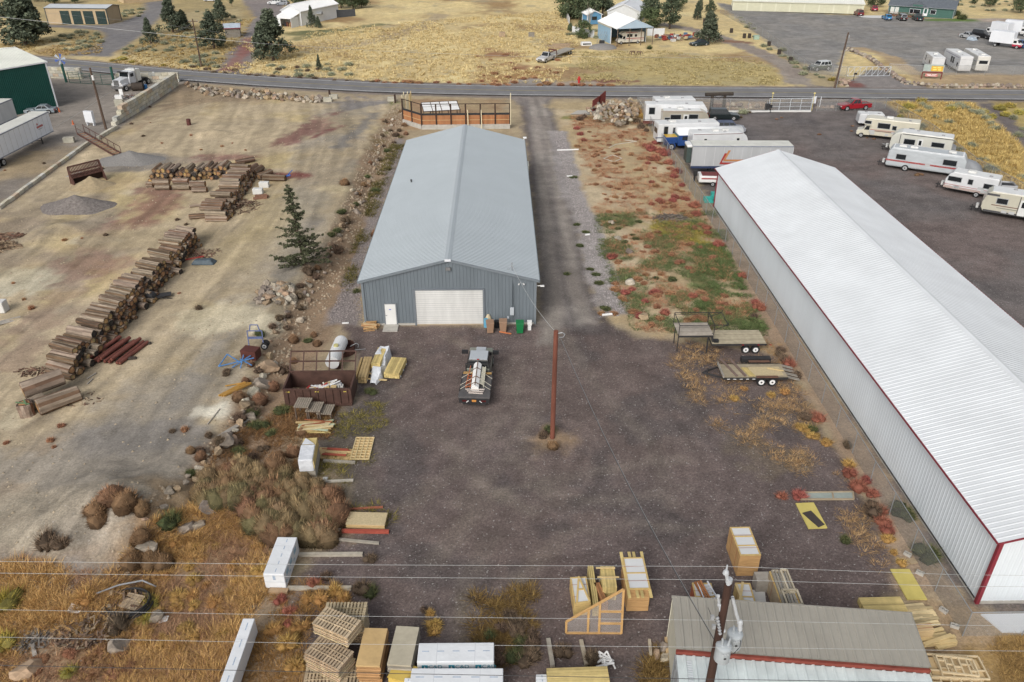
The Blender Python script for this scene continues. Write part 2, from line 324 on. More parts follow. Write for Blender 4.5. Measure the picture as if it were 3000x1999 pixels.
WL=[(1622,300),(1870,300),(2240,1000),(2310,1060),(2240,1030),(1990,985),(1870,975),(1800,945),(1765,900),(1712,700),(1680,520),(1650,400)]
zone(WL,SAND,(.38,.29,.175),.35,.5,.7,'weed_lot');zone(WL,(.40,.29,.17),(.40,.31,.18),.4,1,2,patch=(.48,.66,.5,71),op=.7)
zone([(1650,360),(1870,330),(2060,620),(2000,640),(1760,640)],(.38,.26,.155),(.42,.33,.19),.4,1.5,2.5,patch=(.42,.64,.45,72),op=.75);zone([(1730,620),(2100,620),(2250,990),(1900,960),(1780,800)],(.13,.15,.055),(.2,.19,.08),.5,1.5,2.5,patch=(.5,.62,.4,73),op=.8)
zone([(2020,720),(2130,720),(2260,990),(2000,960),(2020,880)],(.15,.165,.075),(.19,.2,.09),.5,1,2,patch=(.4,.52,.5,75));zone([(1900,650),(2060,650),(2090,720),(1960,720)],(.3,.25,.07),None,.4,1,2,op=.8)
band([(1632,385),(1650,450),(1672,560),(1720,650),(1745,760),(1775,850),(1810,925)],3.0,(.3,.275,.265),(.26,.235,.225),speck=.9,soft=.4,amp=.6,name='gravel_strip')
zone([(1740,300),(1860,310),(1880,370),(1760,340)],(.34,.26,.13),None,.4);blob(1690,310,6,3,(.38,.3,.18));blob(1705,345,4,1.2,(.16,.17,.05),op=.8)
zone([(2062,620),(2105,618),(2400,1075),(2760,1630),(2860,1800),(2640,1720),(2510,1410),(2330,1095),(2240,1000)],(.33,.25,.18),(.29,.21,.145),.45,.5,.8,'fence_strip')
zone([(1875,292),(2330,296),(2590,300),(2720,395),(2850,500),(3000,590),(3500,950),(3500,2300),(2900,1790),(2850,1790),(2400,1060),(2090,600)],(.122,.11,.108),(.142,.124,.118),.6,.5,.8,'storage_yard')
zone([(2100,420),(2700,420),(3200,700),(3200,1000),(2700,760)],(.148,.118,.108),(.14,.11,.102),.6,3,3,patch=(.4,.65,.12,14),op=.8);zone([(1880,295),(2240,300),(2260,322),(2000,325)],(.33,.26,.17),(.28,.2,.14),.4)
for pts in([(2330,310),(2350,370),(2420,430)],[(2365,308),(2390,380),(2470,440)]):band(pts,.5,(.1,.09,.09),None,op=.7,amp=.3)
zone([(2592,297),(2850,299),(3000,430),(3400,640),(3400,900),(3000,590),(2850,500),(2720,395)],(.42,.31,.115),(.37,.27,.11),.45,.7,1,'brush_field');zone([(2900,298),(3400,300),(3400,620),(3010,425)],(.38,.3,.12),(.3,.23,.11),.45,1,1,'brush_field')
zone([(2860,302),(2905,302),(2990,370),(3060,400),(3060,470),(2990,420)],(.14,.122,.118),None,.5,.6,.8)
zone([(2560,1800),(2700,1740),(2900,1800),(3300,1810),(3300,2300),(2600,2300)],(.33,.24,.15),(.28,.2,.12),.4,1,1.5,'bare_ground');zone([(2700,1930),(3100,1850),(3100,2200),(2700,2200)],(.3,.2,.085),(.36,.24,.1),.4,1,2)
zone([(-400,1640),(300,1640),(400,1620),(480,1540),(650,1470),(860,1600),(855,1700),(810,1900),(1000,2010),(1040,2300),(-600,2300)],(.33,.225,.13),(.29,.22,.15),.4,1,1.5,'rough_ground')
zone([(-100,1640),(300,1640),(330,1720),(200,1800),(-100,1850)],(.26,.225,.19),(.22,.19,.165),.45,1,1.5)
zone([(430,1440),(700,1380),(960,1400),(1010,1560),(800,1640),(620,1560)],(.26,.19,.12),(.30,.225,.14),.4,1,1.5)
def streak(names,f,lo,hi):
 I=np.isin(zid,[ZN.index(n) for n in names if n in ZN]);k=np.ones(VX.size);k[I]=lo+(hi-lo)*sm(.3,.7,f[I]);col[:,:3]*=k[:,None]
pa,pb=Z(350,1350),Z(950,430);dd=(pb-pa).normalized();uu=VX*dd.y-VY*dd.x+3*(n4-.5)+.02*(VY-80)**2*.1;ww=VX*dd.x+VY*dd.y
streak(['dirt_lot'],.55*fbm(uu*.9,ww*.045,91)+.45*fbm(uu*2.2,ww*.09,92),.80,1.16)
rr_=np.hypot(VX-1,(VY-44)*1.1)+1.5*(n3-.5);th_=np.arctan2(VY-44,VX-1);sw=.55*fbm(rr_*1.1,th_*1.3,93)+.45*fbm(rr_*2.4,th_*2.2,94);ln_=fbm(VX*1.5+.06*VY,VY*.03,95);wl_=sm(48,66,VY);streak(['gravel_yard'],sw*(1-wl_)+ln_*wl_,.89,1.14);streak(['storage_yard','far_lot'],fbm(VX*.35+VY*.12,VY*.5-VX*.1,96),.9,1.12)
col[:,:3]*=(.90+.2*n1)[:,None]
z=hgt(VX,VY)+(n3-.5)*.12*(VY>20)+(n1-.5)*.05
def mound(px,py,rx,ry,hh,rot=0,pw=1.3,s=5):
 global z
 p=G(px,py);c,q=math.cos(rot),math.sin(rot);u=((VX-p.x)*c+(VY-p.y)*q)/rx;v=((VY-p.y)*c-(VX-p.x)*q)/ry
 r=np.sqrt(u*u+v*v)+(fbm(VX*.8,VY*.8,s)-.5)*.35
 z=z+hh*np.clip(1-r,0,1)**pw
for a in((360,1490,7,5,1.8),(620,395,4,2.6,.9),(800,395,2,1.4,.0),(180,675,5,3,.9),(120,700,3,2,.6),(640,1360,5,2.2,.4),(700,1500,4,3,.6),(150,655,2,1.5,.5),(60,940,2.5,1,.3),(1900,620,3,2,.25)):mound(*a)
far=sm(170,330,VY);z=z+far*(n4-.5)*2.2
gm=bpy.data.materials.new('soil_and_gravel');nt,N,L=nodes(gm);b=N['Principled BSDF'];b.inputs['Roughness'].default_value=.95;b.inputs['Specular IOR Level'].default_value=.12
tc=N.new('ShaderNodeTexCoord');at=N.new('ShaderNodeAttribute');at.attribute_name='Col'
def nz(scale,det=4,kind='ShaderNodeTexNoise'):
 n=N.new(kind);n.inputs['Scale'].default_value=scale
 if kind=='ShaderNodeTexNoise':n.inputs['Detail'].default_value=det;n.inputs['Roughness'].default_value=.7
 L.new(tc.outputs['Object'],n.inputs['Vector']);return n
a1=nz(5.5,5);a2=nz(.55,5);vo=nz(13,kind='ShaderNodeTexVoronoi')
def mr(src,lo,hi,f0=.3,f1=.7):
 n=N.new('ShaderNodeMapRange');n.inputs['From Min'].default_value=f0;n.inputs['From Max'].default_value=f1;n.inputs['To Min'].default_value=lo;n.inputs['To Max'].default_value=hi
 L.new(src,n.inputs['Value']);return n.outputs[0]
def mul(a,bb,fac=None,mode='MULTIPLY'):
 n=N.new('ShaderNodeMix');n.data_type='RGBA';n.blend_type=mode;n.inputs['Factor'].default_value=1
 if fac is not None:L.new(fac,n.inputs['Factor'])
 L.new(a,n.inputs['A']);L.new(bb,n.inputs['B']);return n.outputs['Result']
c1_=mul(at.outputs['Color'],mr(a2 .outputs['Fac'],.8,1.22));c2_=mul(c1_,mr(a1 .outputs['Fac'],.8,1.22))
cv=N.new('ShaderNodeSeparateColor');L.new(vo.outputs['Color'],cv.inputs[0])
c3_=mul(c2_,mr(cv.outputs[0],.7,1.38,0,1),at.outputs['Alpha'])
pw=N.new('ShaderNodeMath');pw.operation='POWER';pw.inputs[1].default_value=60;L.new(cv.outputs[1],pw.inputs[0])
ml=N.new('ShaderNodeMath');ml.operation='MULTIPLY';L.new(pw.outputs[0],ml.inputs[0]);L.new(at.outputs['Alpha'],ml.inputs[1])
wh=N.new('ShaderNodeRGB');wh.outputs[0].default_value=(.42,.4,.38,1)
c4_=mul(c3_,wh.outputs[0],ml.outputs[0],'MIX');L.new(c4_,b.inputs['Base Color'])
bp=N.new('ShaderNodeBump');bp.inputs['Distance'].default_value=.03;bp.inputs['Strength'].default_value=.5;L.new(a1 .outputs['Fac'],bp.inputs['Height']);L.new(bp.outputs[0],b.inputs['Normal'])
nx,ny=gx.size,gy.size;V=np.stack([VX,VY,z],1);idx=np.arange(nx*ny).reshape(ny,nx)
quads=np.stack([idx[:-1,:-1],idx[:-1,1:],idx[1:,1:],idx[1:,:-1]],-1).reshape(-1,4);fz=zid[quads[:,0]]
for k,nm in enumerate(ZN):
 q=quads[fz==k]
 if not len(q):continue
 u,inv=np.unique(q,return_inverse=True)
 me=fast_mesh(nm,V[u],inv.reshape(-1,4),gm,col[u],True,True);o=bpy.data.objects.new(nm,me);C.objects.link(o);o['kind']='structure'
ZG=z.reshape(ny,nx)
def gz(x,y):
 i=int(np.clip(np.searchsorted(gx,x)-1,0,nx-2));j=int(np.clip(np.searchsorted(gy,y)-1,0,ny-2))
 u=(x-gx[i])/(gx[i+1]-gx[i]);v=(y-gy[j])/(gy[j+1]-gy[j])
 return float((ZG[j,i]*(1-u)+ZG[j,i+1]*u)*(1-v)+(ZG[j+1,i]*(1-u)+ZG[j+1,i+1]*u)*v)
def P(px,py,dz=0):
 p=G(px,py);p.z=gz(p.x,p.y)+dz;return p
def strip(name,pts,off0,off1,zz,mat,dash=None,kind='structure'):
 m=MB();Pn=[Vector((x,y,0)) for x,y in pts];dn=[]
 for a,bb in zip(Pn,Pn[1:]):
  n=max(1,int((bb-a).length/4));dn+=[a.lerp(bb,i/n) for i in range(n)]
 dn.append(Pn[-1]);A=[]
 for i,p in enumerate(dn):
  t=(dn[min(i+1,len(dn)-1)]-dn[max(i-1,0)]).normalized();n=Vector((-t.y,t.x,0));A.append((p+n*off0+Vector((0,0,zz)),p+n*off1+Vector((0,0,zz))))
 for i in range(len(A)-1):
  if dash and i%dash[1]>=dash[0]:continue
  m.quad(A[i][1],A[i+1][1],A[i+1][0],A[i][0])
 o=m.build(name,mat);o['kind']=kind;return o
ROADC=[(-700,395),(-330,268),(-230,232),(-160,206),(-112,187.6),(-85,177),(-65,168.6),(-45,162.2),(-24,157.0),(-10,154.9),(2.5,153.7),(25,152.4),(50,151.4),(97,148.6),(300,136),(700,112)]
asphalt=M('asphalt',(.185,.182,.185),.9,.2,.35,bump=.02,bscale=6)
strip('road',ROADC,-4.0,4.0,.16,asphalt)
wl=M('road_paint_white',(.62,.62,.6),.7,.3,2);yl=M('road_paint_yellow',(.33,.27,.12),.7,.3,2)
strip('road_marking',ROADC,-3.42,-3.24,.17,wl);strip('road_marking',ROADC,3.24,3.42,.17,wl)
strip('road_marking',ROADC,.06,.18,.17,yl);strip('road_marking',ROADC,-.18,-.06,.17,yl)
def gable(name,label,cat,org,rz,A,B,eave,rise,wall,roof,trim,ridge='y',oh=.3,ohb=.3,pitch=.305,wp=.305,cap=True,corner=True,d=.035,dw=None,base=None,fasc=.16,roofm=True,group=None):
 """local: A across the ridge (0..A), B along it (0..B). ridge 'y': gable end faces the front; 'x': eave faces the front"""
 t=thing(name,label,cat,org,rz,group)
 T=(lambda a,b,z:Vector((a,b,z))) if ridge=='y' else(lambda a,b,z:Vector((b,a,z)))
 D=lambda a,b,z=0:T(a,b,z)
 k=rise/(A/2);gt=lambda a:eave+rise-abs(a-A/2)*k;up=Vector((0,0,1))
 w=MB();dr0=d;d=dw or d
 w.corr(T(0,0,0),D(1,0),up,D(0,-1),A,gt,wp,d);w.corr(T(0,B,0),D(1,0),up,D(0,1),A,gt,wp,d)
 w.corr(T(0,0,0),D(0,1),up,D(-1,0),B,eave,wp,d);w.corr(T(A,0,0),D(0,1),up,D(1,0),B,eave,wp,d)
 w.build('wall',wall,t);d=dr0
 r=MB();s=math.hypot(1,k);sl=(A/2+oh)*s
 for sg in(-1,1):
  e=T(A/2+sg*(A/2+oh),-ohb,eave-oh*k+.06);v=D(-sg,0,k)/s if ridge=='y' else Vector((0,-sg,k))/s;n=D(sg*k,0,1)/s if ridge=='y' else Vector((0,sg*k,1))/s
  r.corr(e,D(0,1),v,n,B+2*ohb,sl,pitch,d)
  a2=e-n*.05;r.quad(a2,a2+v*sl,a2+v*sl+D(0,1)*(B+2*ohb),a2+D(0,1)*(B+2*ohb))
 r.build('roof',roof,t)
 if cap:
  m=MB();zr=eave+rise+.06+d+.012
  for sg in(-1,1):
   m.quad(T(A/2,-ohb-.01,zr),T(A/2+sg*.28,-ohb-.01,zr-.28*k),T(A/2+sg*.28,B+ohb+.01,zr-.28*k),T(A/2,B+ohb+.01,zr))
  m.build('ridge_cap',roof if roofm else trim,t)
 for sg in(-1,1):
  m=MB();a=A/2+sg*(A/2+oh);z0=eave-oh*k-fasc+.05
  m.beam(T(a+sg*.035,-ohb,z0+fasc/2),T(a+sg*.035,B+ohb,z0+fasc/2),.07,fasc);m.build('eave_trim',trim,t)
  for bb in(-ohb-.04,B+ohb+.04):
   m=MB();m.beam(T(a,bb,z0+fasc/2),T(A/2,bb,eave+rise-fasc/2+.05),.06,fasc);m.build('rake_trim',trim,t)
 if corner:
  for a,b in((0,0),(A,0),(0,B),(A,B)):
   m=MB();q=T(a,b,0);m.box(q.x,q.y,0,.2,.2,eave-.03);m.build('corner_trim',trim,t)
 if base:m=MB();q=T(A/2,B/2,0);sx,sy=(A,B) if ridge=='y' else(B,A);m.box(q.x,q.y,-.4,sx+.12,sy+.12,.58);m.build('foundation',base,t)
 return t
def sbox(t,name,x,y,z,sx,sy,sz,mat,rz=0,bevel=0,label=None):
 o=MB().box(x,y,z,sx,sy,sz,rz).build(name,mat,t,bevel=bevel)
 if label:o['label']=label
 return o
grey_wall=M('grey_metal_siding',(.145,.17,.19),.5,.12,.8,streak=.25);grey_roof=M('galvalume_roof',(.36,.40,.425),.45,.05,.25,streak=1)
white_metal=M('white_painted_metal',(.68,.70,.73),.45,.07,.4);white_roof=M('white_roof_sheet',(.665,.69,.71),.42,.09,.3);white_wall=M('pale_siding',(.66,.71,.75),.5,.08,.3,streak=.3)
red_trim=M('dark_red_trim',(.22,.028,.042),.5,.15,1);concrete=M('concrete',(.42,.40,.36),.9,.2,2,bump=.01);concrete_d=M('weathered_concrete_block',(.42,.40,.33),.92,.3,.8,bump=.02)
dark_glass=M('dark_window_glass',(.018,.021,.024),.08,.3,.6,spec=.6);black=M('black_plastic',(.022,.022,.024),.5,.2,2);dark_metal=M('dark_steel',(.035,.034,.035),.55,.3,2)
galv=M('galvanised_steel',(.33,.345,.36),.45,.15,3,metal=.4);rust=M('rusty_steel',(.095,.045,.035),.85,.45,2.2,bump=.01);rust_b=M('brown_painted_steel',(.082,.043,.033),.7,.4,1.6)
white_p=M('white_plastic',(.72,.72,.71),.4,.08,1);grey_p=M('grey_plastic',(.3,.31,.32),.5,.1,1);door_white=M('weathered_white_door',(.60,.60,.57),.5,.16,.7,streak=.3)
shed=gable('metal_workshop','long grey metal workshop with white roll-up door and ribbed pale roof','building',(-12.03,62.65,0),0,15.1,43.1,4.42,1.95,grey_wall,grey_roof,M('slate_trim',(.17,.195,.215),.5,.1,1),oh=.34,ohb=.12,base=concrete,fasc=.2,d=.026)
def L_(px,py):q=Z(px,py);return q.x+12.03
gx0,gx1=4.56,10.48;zt=upto(1318,850,(-4.5,62.6))
ft=M('door_frame_metal',(.16,.18,.2),.5,.1,1)
m=MB()
nsl=8
for i in range(nsl):m.box((gx0+gx1)/2,-.05,.05+i*(zt-.05)/nsl,gx1-gx0,.06,(zt-.05)/nsl-.03);0
rd=m.build('roll_up_door',M('stained_white_door',(.62,.62,.60),.5,.25,.5,streak=.2),shed,bevel=.008)
m=MB();[m.box((gx0+gx1)/2,-.04,.02+(i+1)*(zt-.05)/nsl,gx1-gx0,.06,.03) for i in range(nsl-1)];[m.box((gx0+gx1)/2,-.075,.05+(i+.5)*(zt-.05)/nsl,gx1-gx0,.02,.018) for i in range(nsl)];m.build('panel_joint',M('groove_shade',(.36,.37,.38),.6,.2,2),rd)  # joints and mid-panel strips greyed to draw the door's line shading
MB().box((gx0+gx1)/2,-.085,.02,gx1-gx0,.03,.1).build('bottom_seal',M('dusty_tan_rubber',(.4,.33,.24),.9,.2,2),rd)
m=MB();m.box(gx0-.08,-.07,0,.16,.14,zt+.12);m.box(gx1+.08,-.07,0,.16,.14,zt+.12);m.box((gx0+gx1)/2,-.07,zt+.004,gx1-gx0,.14,.12);m.build('door_frame',ft,shed)
mdx=(L_(1128,957)+L_(1165,957))/2
md=sbox(shed,'door',mdx,-.055,.03,.95,.05,2.1,M('white_man_door',(.68,.68,.66),.45,.07,1))
sbox(md,'handle',mdx-.38,-.1,1.0,.14,.05,.05,galv);sbox(md,'notice',mdx-.02,-.084,1.55,.2,.008,.1,M('blue_notice',(.2,.22,.5),.6,.3,30))
m=MB();m.box(mdx-.54,-.05,0,.11,.1,2.24);m.box(mdx+.54,-.05,0,.11,.1,2.24);m.box(mdx,-.05,2.135,.96,.1,.1);m.build('door_frame',ft,shed)
sbox(shed,'flood_light',7.55,-.16,5.42,.42,.26,.26,M('light_fitting',(.2,.2,.2),.4,.2,3),bevel=.02);sbox(shed,'ridge_end',7.55,-.2,6.26,.55,.12,.2,white_metal,bevel=.02)
mx=L_(1500,948);sbox(shed,'meter_box',mx,-.12,1.0,.36,.2,.75,M('pale_grey_box',(.40,.43,.46),.5,.1,2),bevel=.02);sbox(shed,'socket_box',mx-.35,-.08,.62,.2,.14,.2,M('pale_grey_box',None),bevel=.01)
MB().tube((mx,-.11,1.75),(mx,-.11,4.35),.045).tube((mx+.12,-.09,.3),(mx+.12,-.09,3.9),.02).build('conduit',grey_wall,shed)
m=MB();m.tube((mx,.5,4.5),(mx,.5,5.75),.04);m.dome(mx,.5,5.72,.09,.09,.1);m.path([(mx-.3,.5,5.0),(mx-.3,.5,5.35),(mx-.05,.5,5.45),(mx+.2,.5,5.3)],.02);m.build('service_mast',galv,shed)
for dx in(-.18,.22):sbox(shed,'security_camera',13.85+dx,-.12,3.98,.1,.22,.1,white_p,rz=dx*2)
m=MB();m.beam((15.1,.1,3.75),(15.75,.0,3.8),.05);m.box(15.7,.0,3.72,.34,.16,.12);m.build('wall_light',white_p,shed)
sbox(shed,'wall_unit',15.42,33.5,2.6,.5,1.9,1.6,M('cream_box',(.6,.6,.52),.5,.1,2),bevel=.02);m=MB();m.beam((15.1,42.9,4.3),(15.5,42.6,4.75),.05);m.box(15.45,42.6,4.75,.45,.25,.18);m.build('wall_light',white_p,shed)
MB().tube((2.1,24.2,4.7),(2.1,24.2,5.25),.07).box(2.1,24.2,5.25,.2,.2,.08).build('roof_vent',dark_metal,shed)
m=MB();m.tube((-.75,7.6,.3),(-.75,9.2,.3),.55,n=14).box(-.75,8.4,0,.9,1.2,.12);single('oil_tank',m,dark_metal,'small dark tank against the gable side wall of the grey workshop','tank',loc=(-12.03,62.65,0),smooth=False)
m=MB().box(0,0,0,1.3,1.2,.1);single('door_step',m,concrete,'pale concrete slab in front of the white man door','slab',loc=(mdx-12.03,61.95,.02))
storage=gable('storage_building','very long white metal building with ribbed roof and dark red trim','building',(26.1,30.35,0),0,13.6,61.4,4.85,2.1,white_wall,white_roof,red_trim,oh=.4,ohb=.3,base=concrete,fasc=.085,pitch=.36,d=.017,dw=.010)
MB().box(-.07,30.7,.18,.05,61,.06).build('base_trim',dark_metal,storage)
tan_roof=M('taupe_roof_sheet',(.30,.283,.245),.5,.12,.4);cream=M('cream_panel',(.52,.5,.41),.6,.1,.8);cont_white=M('faded_white_container',(.60,.66,.655),.5,.22,.6);cont_red=M('rusted_red_rail',(.2,.045,.03),.7,.35,2)
a=Z(1981.5,1904,2.75);b=Z(2722,1960,2.75);ang=heading(a,b);Lc=(b-a).length
lean=thing('lumber_shed','low shed with taupe standing seam roof and cream end wall behind the container','building',(a.x,a.y,0),ang)
m=MB();m.corr((0,.0,2.84),(1,0,0),Vector((0,2.9,.28)).normalized(),(0,0,1),Lc+.1,2.95,.42,.05);m.quad((0,0,2.78),(0,2.9,3.06),(Lc,2.9,3.06),(Lc,0,2.78));m.build('roof',tan_roof,lean)
MB().beam((-.02,2.95,3.08),(Lc+.12,2.95,3.08),.1,.12).build('ridge_trim',tan_roof,lean)
m=MB()
for x in(0.03,Lc-.03):m.add([(x,.02,0),(x,2.86,0),(x,2.86,3.0),(x,.02,2.75)],[(0,1,2,3)])
m.quad((0,2.86,0),(Lc,2.86,0),(Lc,2.86,3.0),(0,2.86,3.0));m.build('wall',cream,lean)
cont=thing('shipping_container','white corrugated shipping container with rusty red top rail','container',(a.x+.0,a.y,0),ang)
m=MB();m.corr((0,-2.5,2.56),(1,0,0),(0,1,0),(0,0,1),Lc,2.36,.46,.06);m.build('roof',cont_white,cont)
MB_=MB();[MB_.box(.55,-.55-i*.13,2.64,.22,.05,.01) for i in range(11)];MB_.build('lettering',white_metal,cont)
m=MB();m.corr((0,-2.5,.15),(1,0,0),(0,0,1),(0,-1,0),Lc,2.4,.3,.04);m.quad((Lc,-2.5,.1),(Lc,-.14,.1),(Lc,-.14,2.6),(Lc,-2.5,2.6));m.build('side_wall',cont_white,cont)
m=MB();m.beam((-.02,-.08,2.7),(Lc+.02,-.08,2.7),.13,.2);m.beam((-.02,-2.5,2.58),(Lc,-2.5,2.58),.1,.12);m.build('top_rail',cont_red,cont)
m=MB();m.box(-.04,-1.3,.1,.06,2.35,2.46);do=m.build('door',M('grey_container_door',(.3,.31,.31),.6,.3,2),cont)
m=MB();[m.tube((-.1,y,.15),(-.1,y,2.5),.03) for y in(-2.2,-1.7,-.95,-.4)];[m.box(-.1,y,.9,.05,.4,.06) for y in(-1.95,-.7)];m.build('lock_rod',galv,do)
p,q=Z(169,314),Z(51,338);dr=(q-p).to_2d().normalized();pp=Vector((-dr.y,dr.x))
if pp.x>0:pp=-pp
green_wall=M('dark_green_siding',(.006,.062,.05),.5,.15,.6);org=p
gb=gable('green_building','tall dark green metal building with white roof beyond the trailers','building',(p.x+dr.x*20,p.y+dr.y*20,0),math.atan2(-dr.y,-dr.x),20,20,7.6,1.35,green_wall,M('cream_roof',(.68,.69,.62),.5,.1,.3),white_metal,ridge='x',oh=.15,base=None,pitch=.4)
tanw=M('tan_siding',(.44,.34,.215),.6,.1,.6);dgreen=M('dark_green_door',(.012,.035,.035),.5,.25,.8);pale_roof=M('pale_metal_roof',(.55,.58,.6),.45,.08,.4)
p,q=Z(142,69),Z(320,71);ang=heading(p,q);Lt=(q-p).length
tn=gable('storage_garage','tan storage garage with four dark green roll-up doors','building',(p.x,p.y,gz(p.x,p.y)),ang,7,Lt,4.1,.55,tanw,pale_roof,M('dark_trim',(.05,.07,.07),.5,.1,1),ridge='x',oh=.1,pitch=.45,wp=.4,fasc=.12)
for x0,x1 in((.235,.385),(.425,.58),(.615,.775),(.82,.975)):
 m=MB();[m.box(Lt*(x0+x1)/2,-.04,.15+i*.33,Lt*(x1-x0),.06,.3) for i in range(10)];m.box(Lt*(x0+x1)/2,-.05,0,Lt*(x1-x0),.08,.14,col=(.7,.7,.7));m.build('roll_up_door',dgreen,tn)
p,q=Z(365,13),Z(480,4);gable('storage_garage','tan storage garage cut by the top of the picture','building',(p.x,p.y,0),heading(p,q),8,30,4,.6,tanw,pale_roof,tanw,ridge='x',wp=.4,pitch=.45)
barn_w=M('white_barn_siding',(.64,.66,.67),.55,.06,.5)
p,q=Z(885,77.5),Z(993,52);dr=(q-p).normalized();ang=heading(p,q)-R(90);W=6.2
o=p+Vector((-dr.y,dr.x,0))*W;bn=gable('white_barn','white metal barn with open lean-to beside the gravel drive','building',(o.x,o.y,0),ang,W,17.2,3.9,1.5,barn_w,M('bright_white_roof',(.8,.8,.79),.45,.04,.5),white_metal,oh=.35,wp=.4,pitch=.4)
m=MB();m.add([(.2,-4,2.3),(5.9,-4,2.3),(5.9,0,3.3),(.2,0,3.3),(.2,-4,2.4),(5.9,-4,2.4),(5.9,0,3.4),(.2,0,3.4)],[(0,1,2,3),(4,5,6,7),(0,1,5,4),(1,2,6,5),(3,0,4,7)]);m.build('lean_to_roof',MATS['bright_white_roof'],bn)
m=MB();m.box(.3,-2,0,.08,4,2.5);m.box(1.3,-3.9,0,2.0,.08,2.3);m.build('lean_to_wall',barn_w,bn);sbox(bn,'lean_to_wall',5.8,-2.4,0,.08,3.2,2.6,barn_w);sbox(bn,'window',6.25,9.5,1.9,.1,.7,.6,dark_glass);sbox(bn,'awning',6.6,8.0,2.3,.8,2.4,.08,white_metal);sbox(bn,'door',6.25,5.6,0,.1,1.1,2.2,grey_p)
m=MB();m.box(0,0,0,6,.12,2.2);single('wooden_fence',m,M('dark_grey_boards',(.06,.065,.07),.8,.3,3),'short dark board fence at the far end of the white barn','fence',loc=Z(1012,52)[:2]+(0,),rz=R(20))
m=MB();[m.box(x,y,0,.5,.4,h,col=c) for x,y,h,c in((0,0,1.2,(.15,.07,.05)),(.6,.2,.9,(.3,.2,.1)),(-.7,-.1,1.0,(.05,.05,.06)),(1.2,0,1.3,(.25,.12,.06)))];single('clutter',m,MV('mixed_clutter'),'brown clutter stored under the white barn lean-to','clutter',loc=(bn.location.x+3.2*math.cos(ang)+2.2*math.sin(ang),bn.location.y+3.2*math.sin(ang)-2.2*math.cos(ang),0),rz=ang)
blue_w=M('pale_blue_siding',(.25,.38,.5),.6,.08,.5,streak=.3)
bp_=thing('vehicle_shelter','pale blue open fronted vehicle shelter with white roof and pole posts','building',Z(1788,129),heading(Vector((27.25,203.5,0)),Vector((36.1,205.75,0))));Wb,Db=9.15,8.9
m=MB();m.corr((0,0,0),(0,1,0),(0,0,1),(-1,0,0),Db,4.05,.4,.03);m.corr((Wb,0,0),(0,1,0),(0,0,1),(1,0,0),Db,4.05,.4,.03);m.corr((0,Db,0),(1,0,0),(0,0,1),(0,1,0),Wb,lambda x:4.05+1.9-abs(x-Wb/2)*1.9/(Wb/2),.4,.03);m.build('wall',blue_w,bp_)
m=MB();k=1.9/(Wb/2);s=math.hypot(1,k)
for sg in(-1,1):
 e=Vector((Wb/2+sg*(Wb/2+.25),-4.2,4.1-.25*k));v=Vector((-sg,0,k))/s;m.corr(e,(0,1,0),v,Vector((sg*k,0,1))/s,Db+4.4,(Wb/2+.25)*s,.4,.03);e2=e-Vector((0,0,.06));m.quad(e2,e2+v*(Wb/2+.25)*s,e2+v*(Wb/2+.25)*s+Vector((0,Db+4.4,0)),e2+Vector((0,Db+4.4,0)))
m.build('roof',M('bright_white_roof',None),bp_)
m=MB();m.add([(-.25,-4.15,4.0),(Wb+.25,-4.15,4.0),(Wb/2,-4.15,5.95)],[(0,1,2)]);m.build('gable_panel',M('pale_blue_gable',(.36,.46,.56),.6,.06,.5),bp_);m=MB();m.box(0,-.06,0,.18,.1,4.05);m.box(Wb,-.06,0,.18,.1,4.05);m.build('corner_trim',white_metal,bp_);m=MB();m.box(-.09,Db/2,3.55,.06,Db,.5);m.build('eave_band',cream,bp_)
for i,x in enumerate((.1,3.2,6.2,9.2)):MB().tube((x,-4.0,-.5),(x,-4.0,4.15),.13,.11).build('post',M('weathered_pole',(.16,.125,.09),.9,.3,3),bp_)
t=gable('garden_shed','small blue shed with white roof behind the vehicle shelter','shed',Z(1720,72),R(10),4,5,2.6,.9,M('blue_siding',(.10,.25,.42),.6,.1,1),MATS['bright_white_roof'],white_metal,wp=.4,pitch=.4);sbox(t,'window',2,-.06,1.1,1.4,.06,.9,dark_glass)
gable('pale_house','pale grey roofed house half hidden by trees behind the blue shelter','house',Z(1780,62),R(-18),9,15,2.8,1.9,M('off_white_siding',(.56,.58,.6),.6,.05,.5),M('light_grey_roof',(.5,.52,.55),.6,.08,.8),white_metal,wp=.5,pitch=.5)
p,q=Z(2146,31),Z(2526,42);ang=heading(p,q);Lt=(q-p).length;cw=M('pale_cream_siding',(.62,.61,.48),.6,.05,.5)
cr=gable('storage_units','very long low cream row of storage units with roll-up doors','building',p,ang,12,Lt,2.75,1.1,cw,M('cream_white_roof',(.74,.74,.68),.5,.06,.5),cw,ridge='x',wp=.6,pitch=.6,cap=False)
for i in range(9):
 x=Lt*(i+.5)/9;w=Lt/9-.45;m=MB();[m.box(x,-.045,.1+j*.3,w,.05,.27) for j in range(8)];m.build('roll_up_door',M('cream_door',(.56,.55,.41),.6,.06,1),cr)
p,q=Z(2600,43),Z(2790,56);ang=heading(p,q);Lt=(q-p).length;hg=M('muted_green_siding',(.055,.125,.105),.7,.12,1)
hs_=gable('green_house','single storey green house with slate grey roof and white windows','house',p,ang,8,Lt,2.8,1.7,hg,M('slate_shingles',(.115,.13,.15),.85,.2,2,bump=.01),M('grey_fascia',(.2,.22,.24),.6,.1,1),ridge='x',wp=.35,pitch=.35,d=.012,oh=.4)
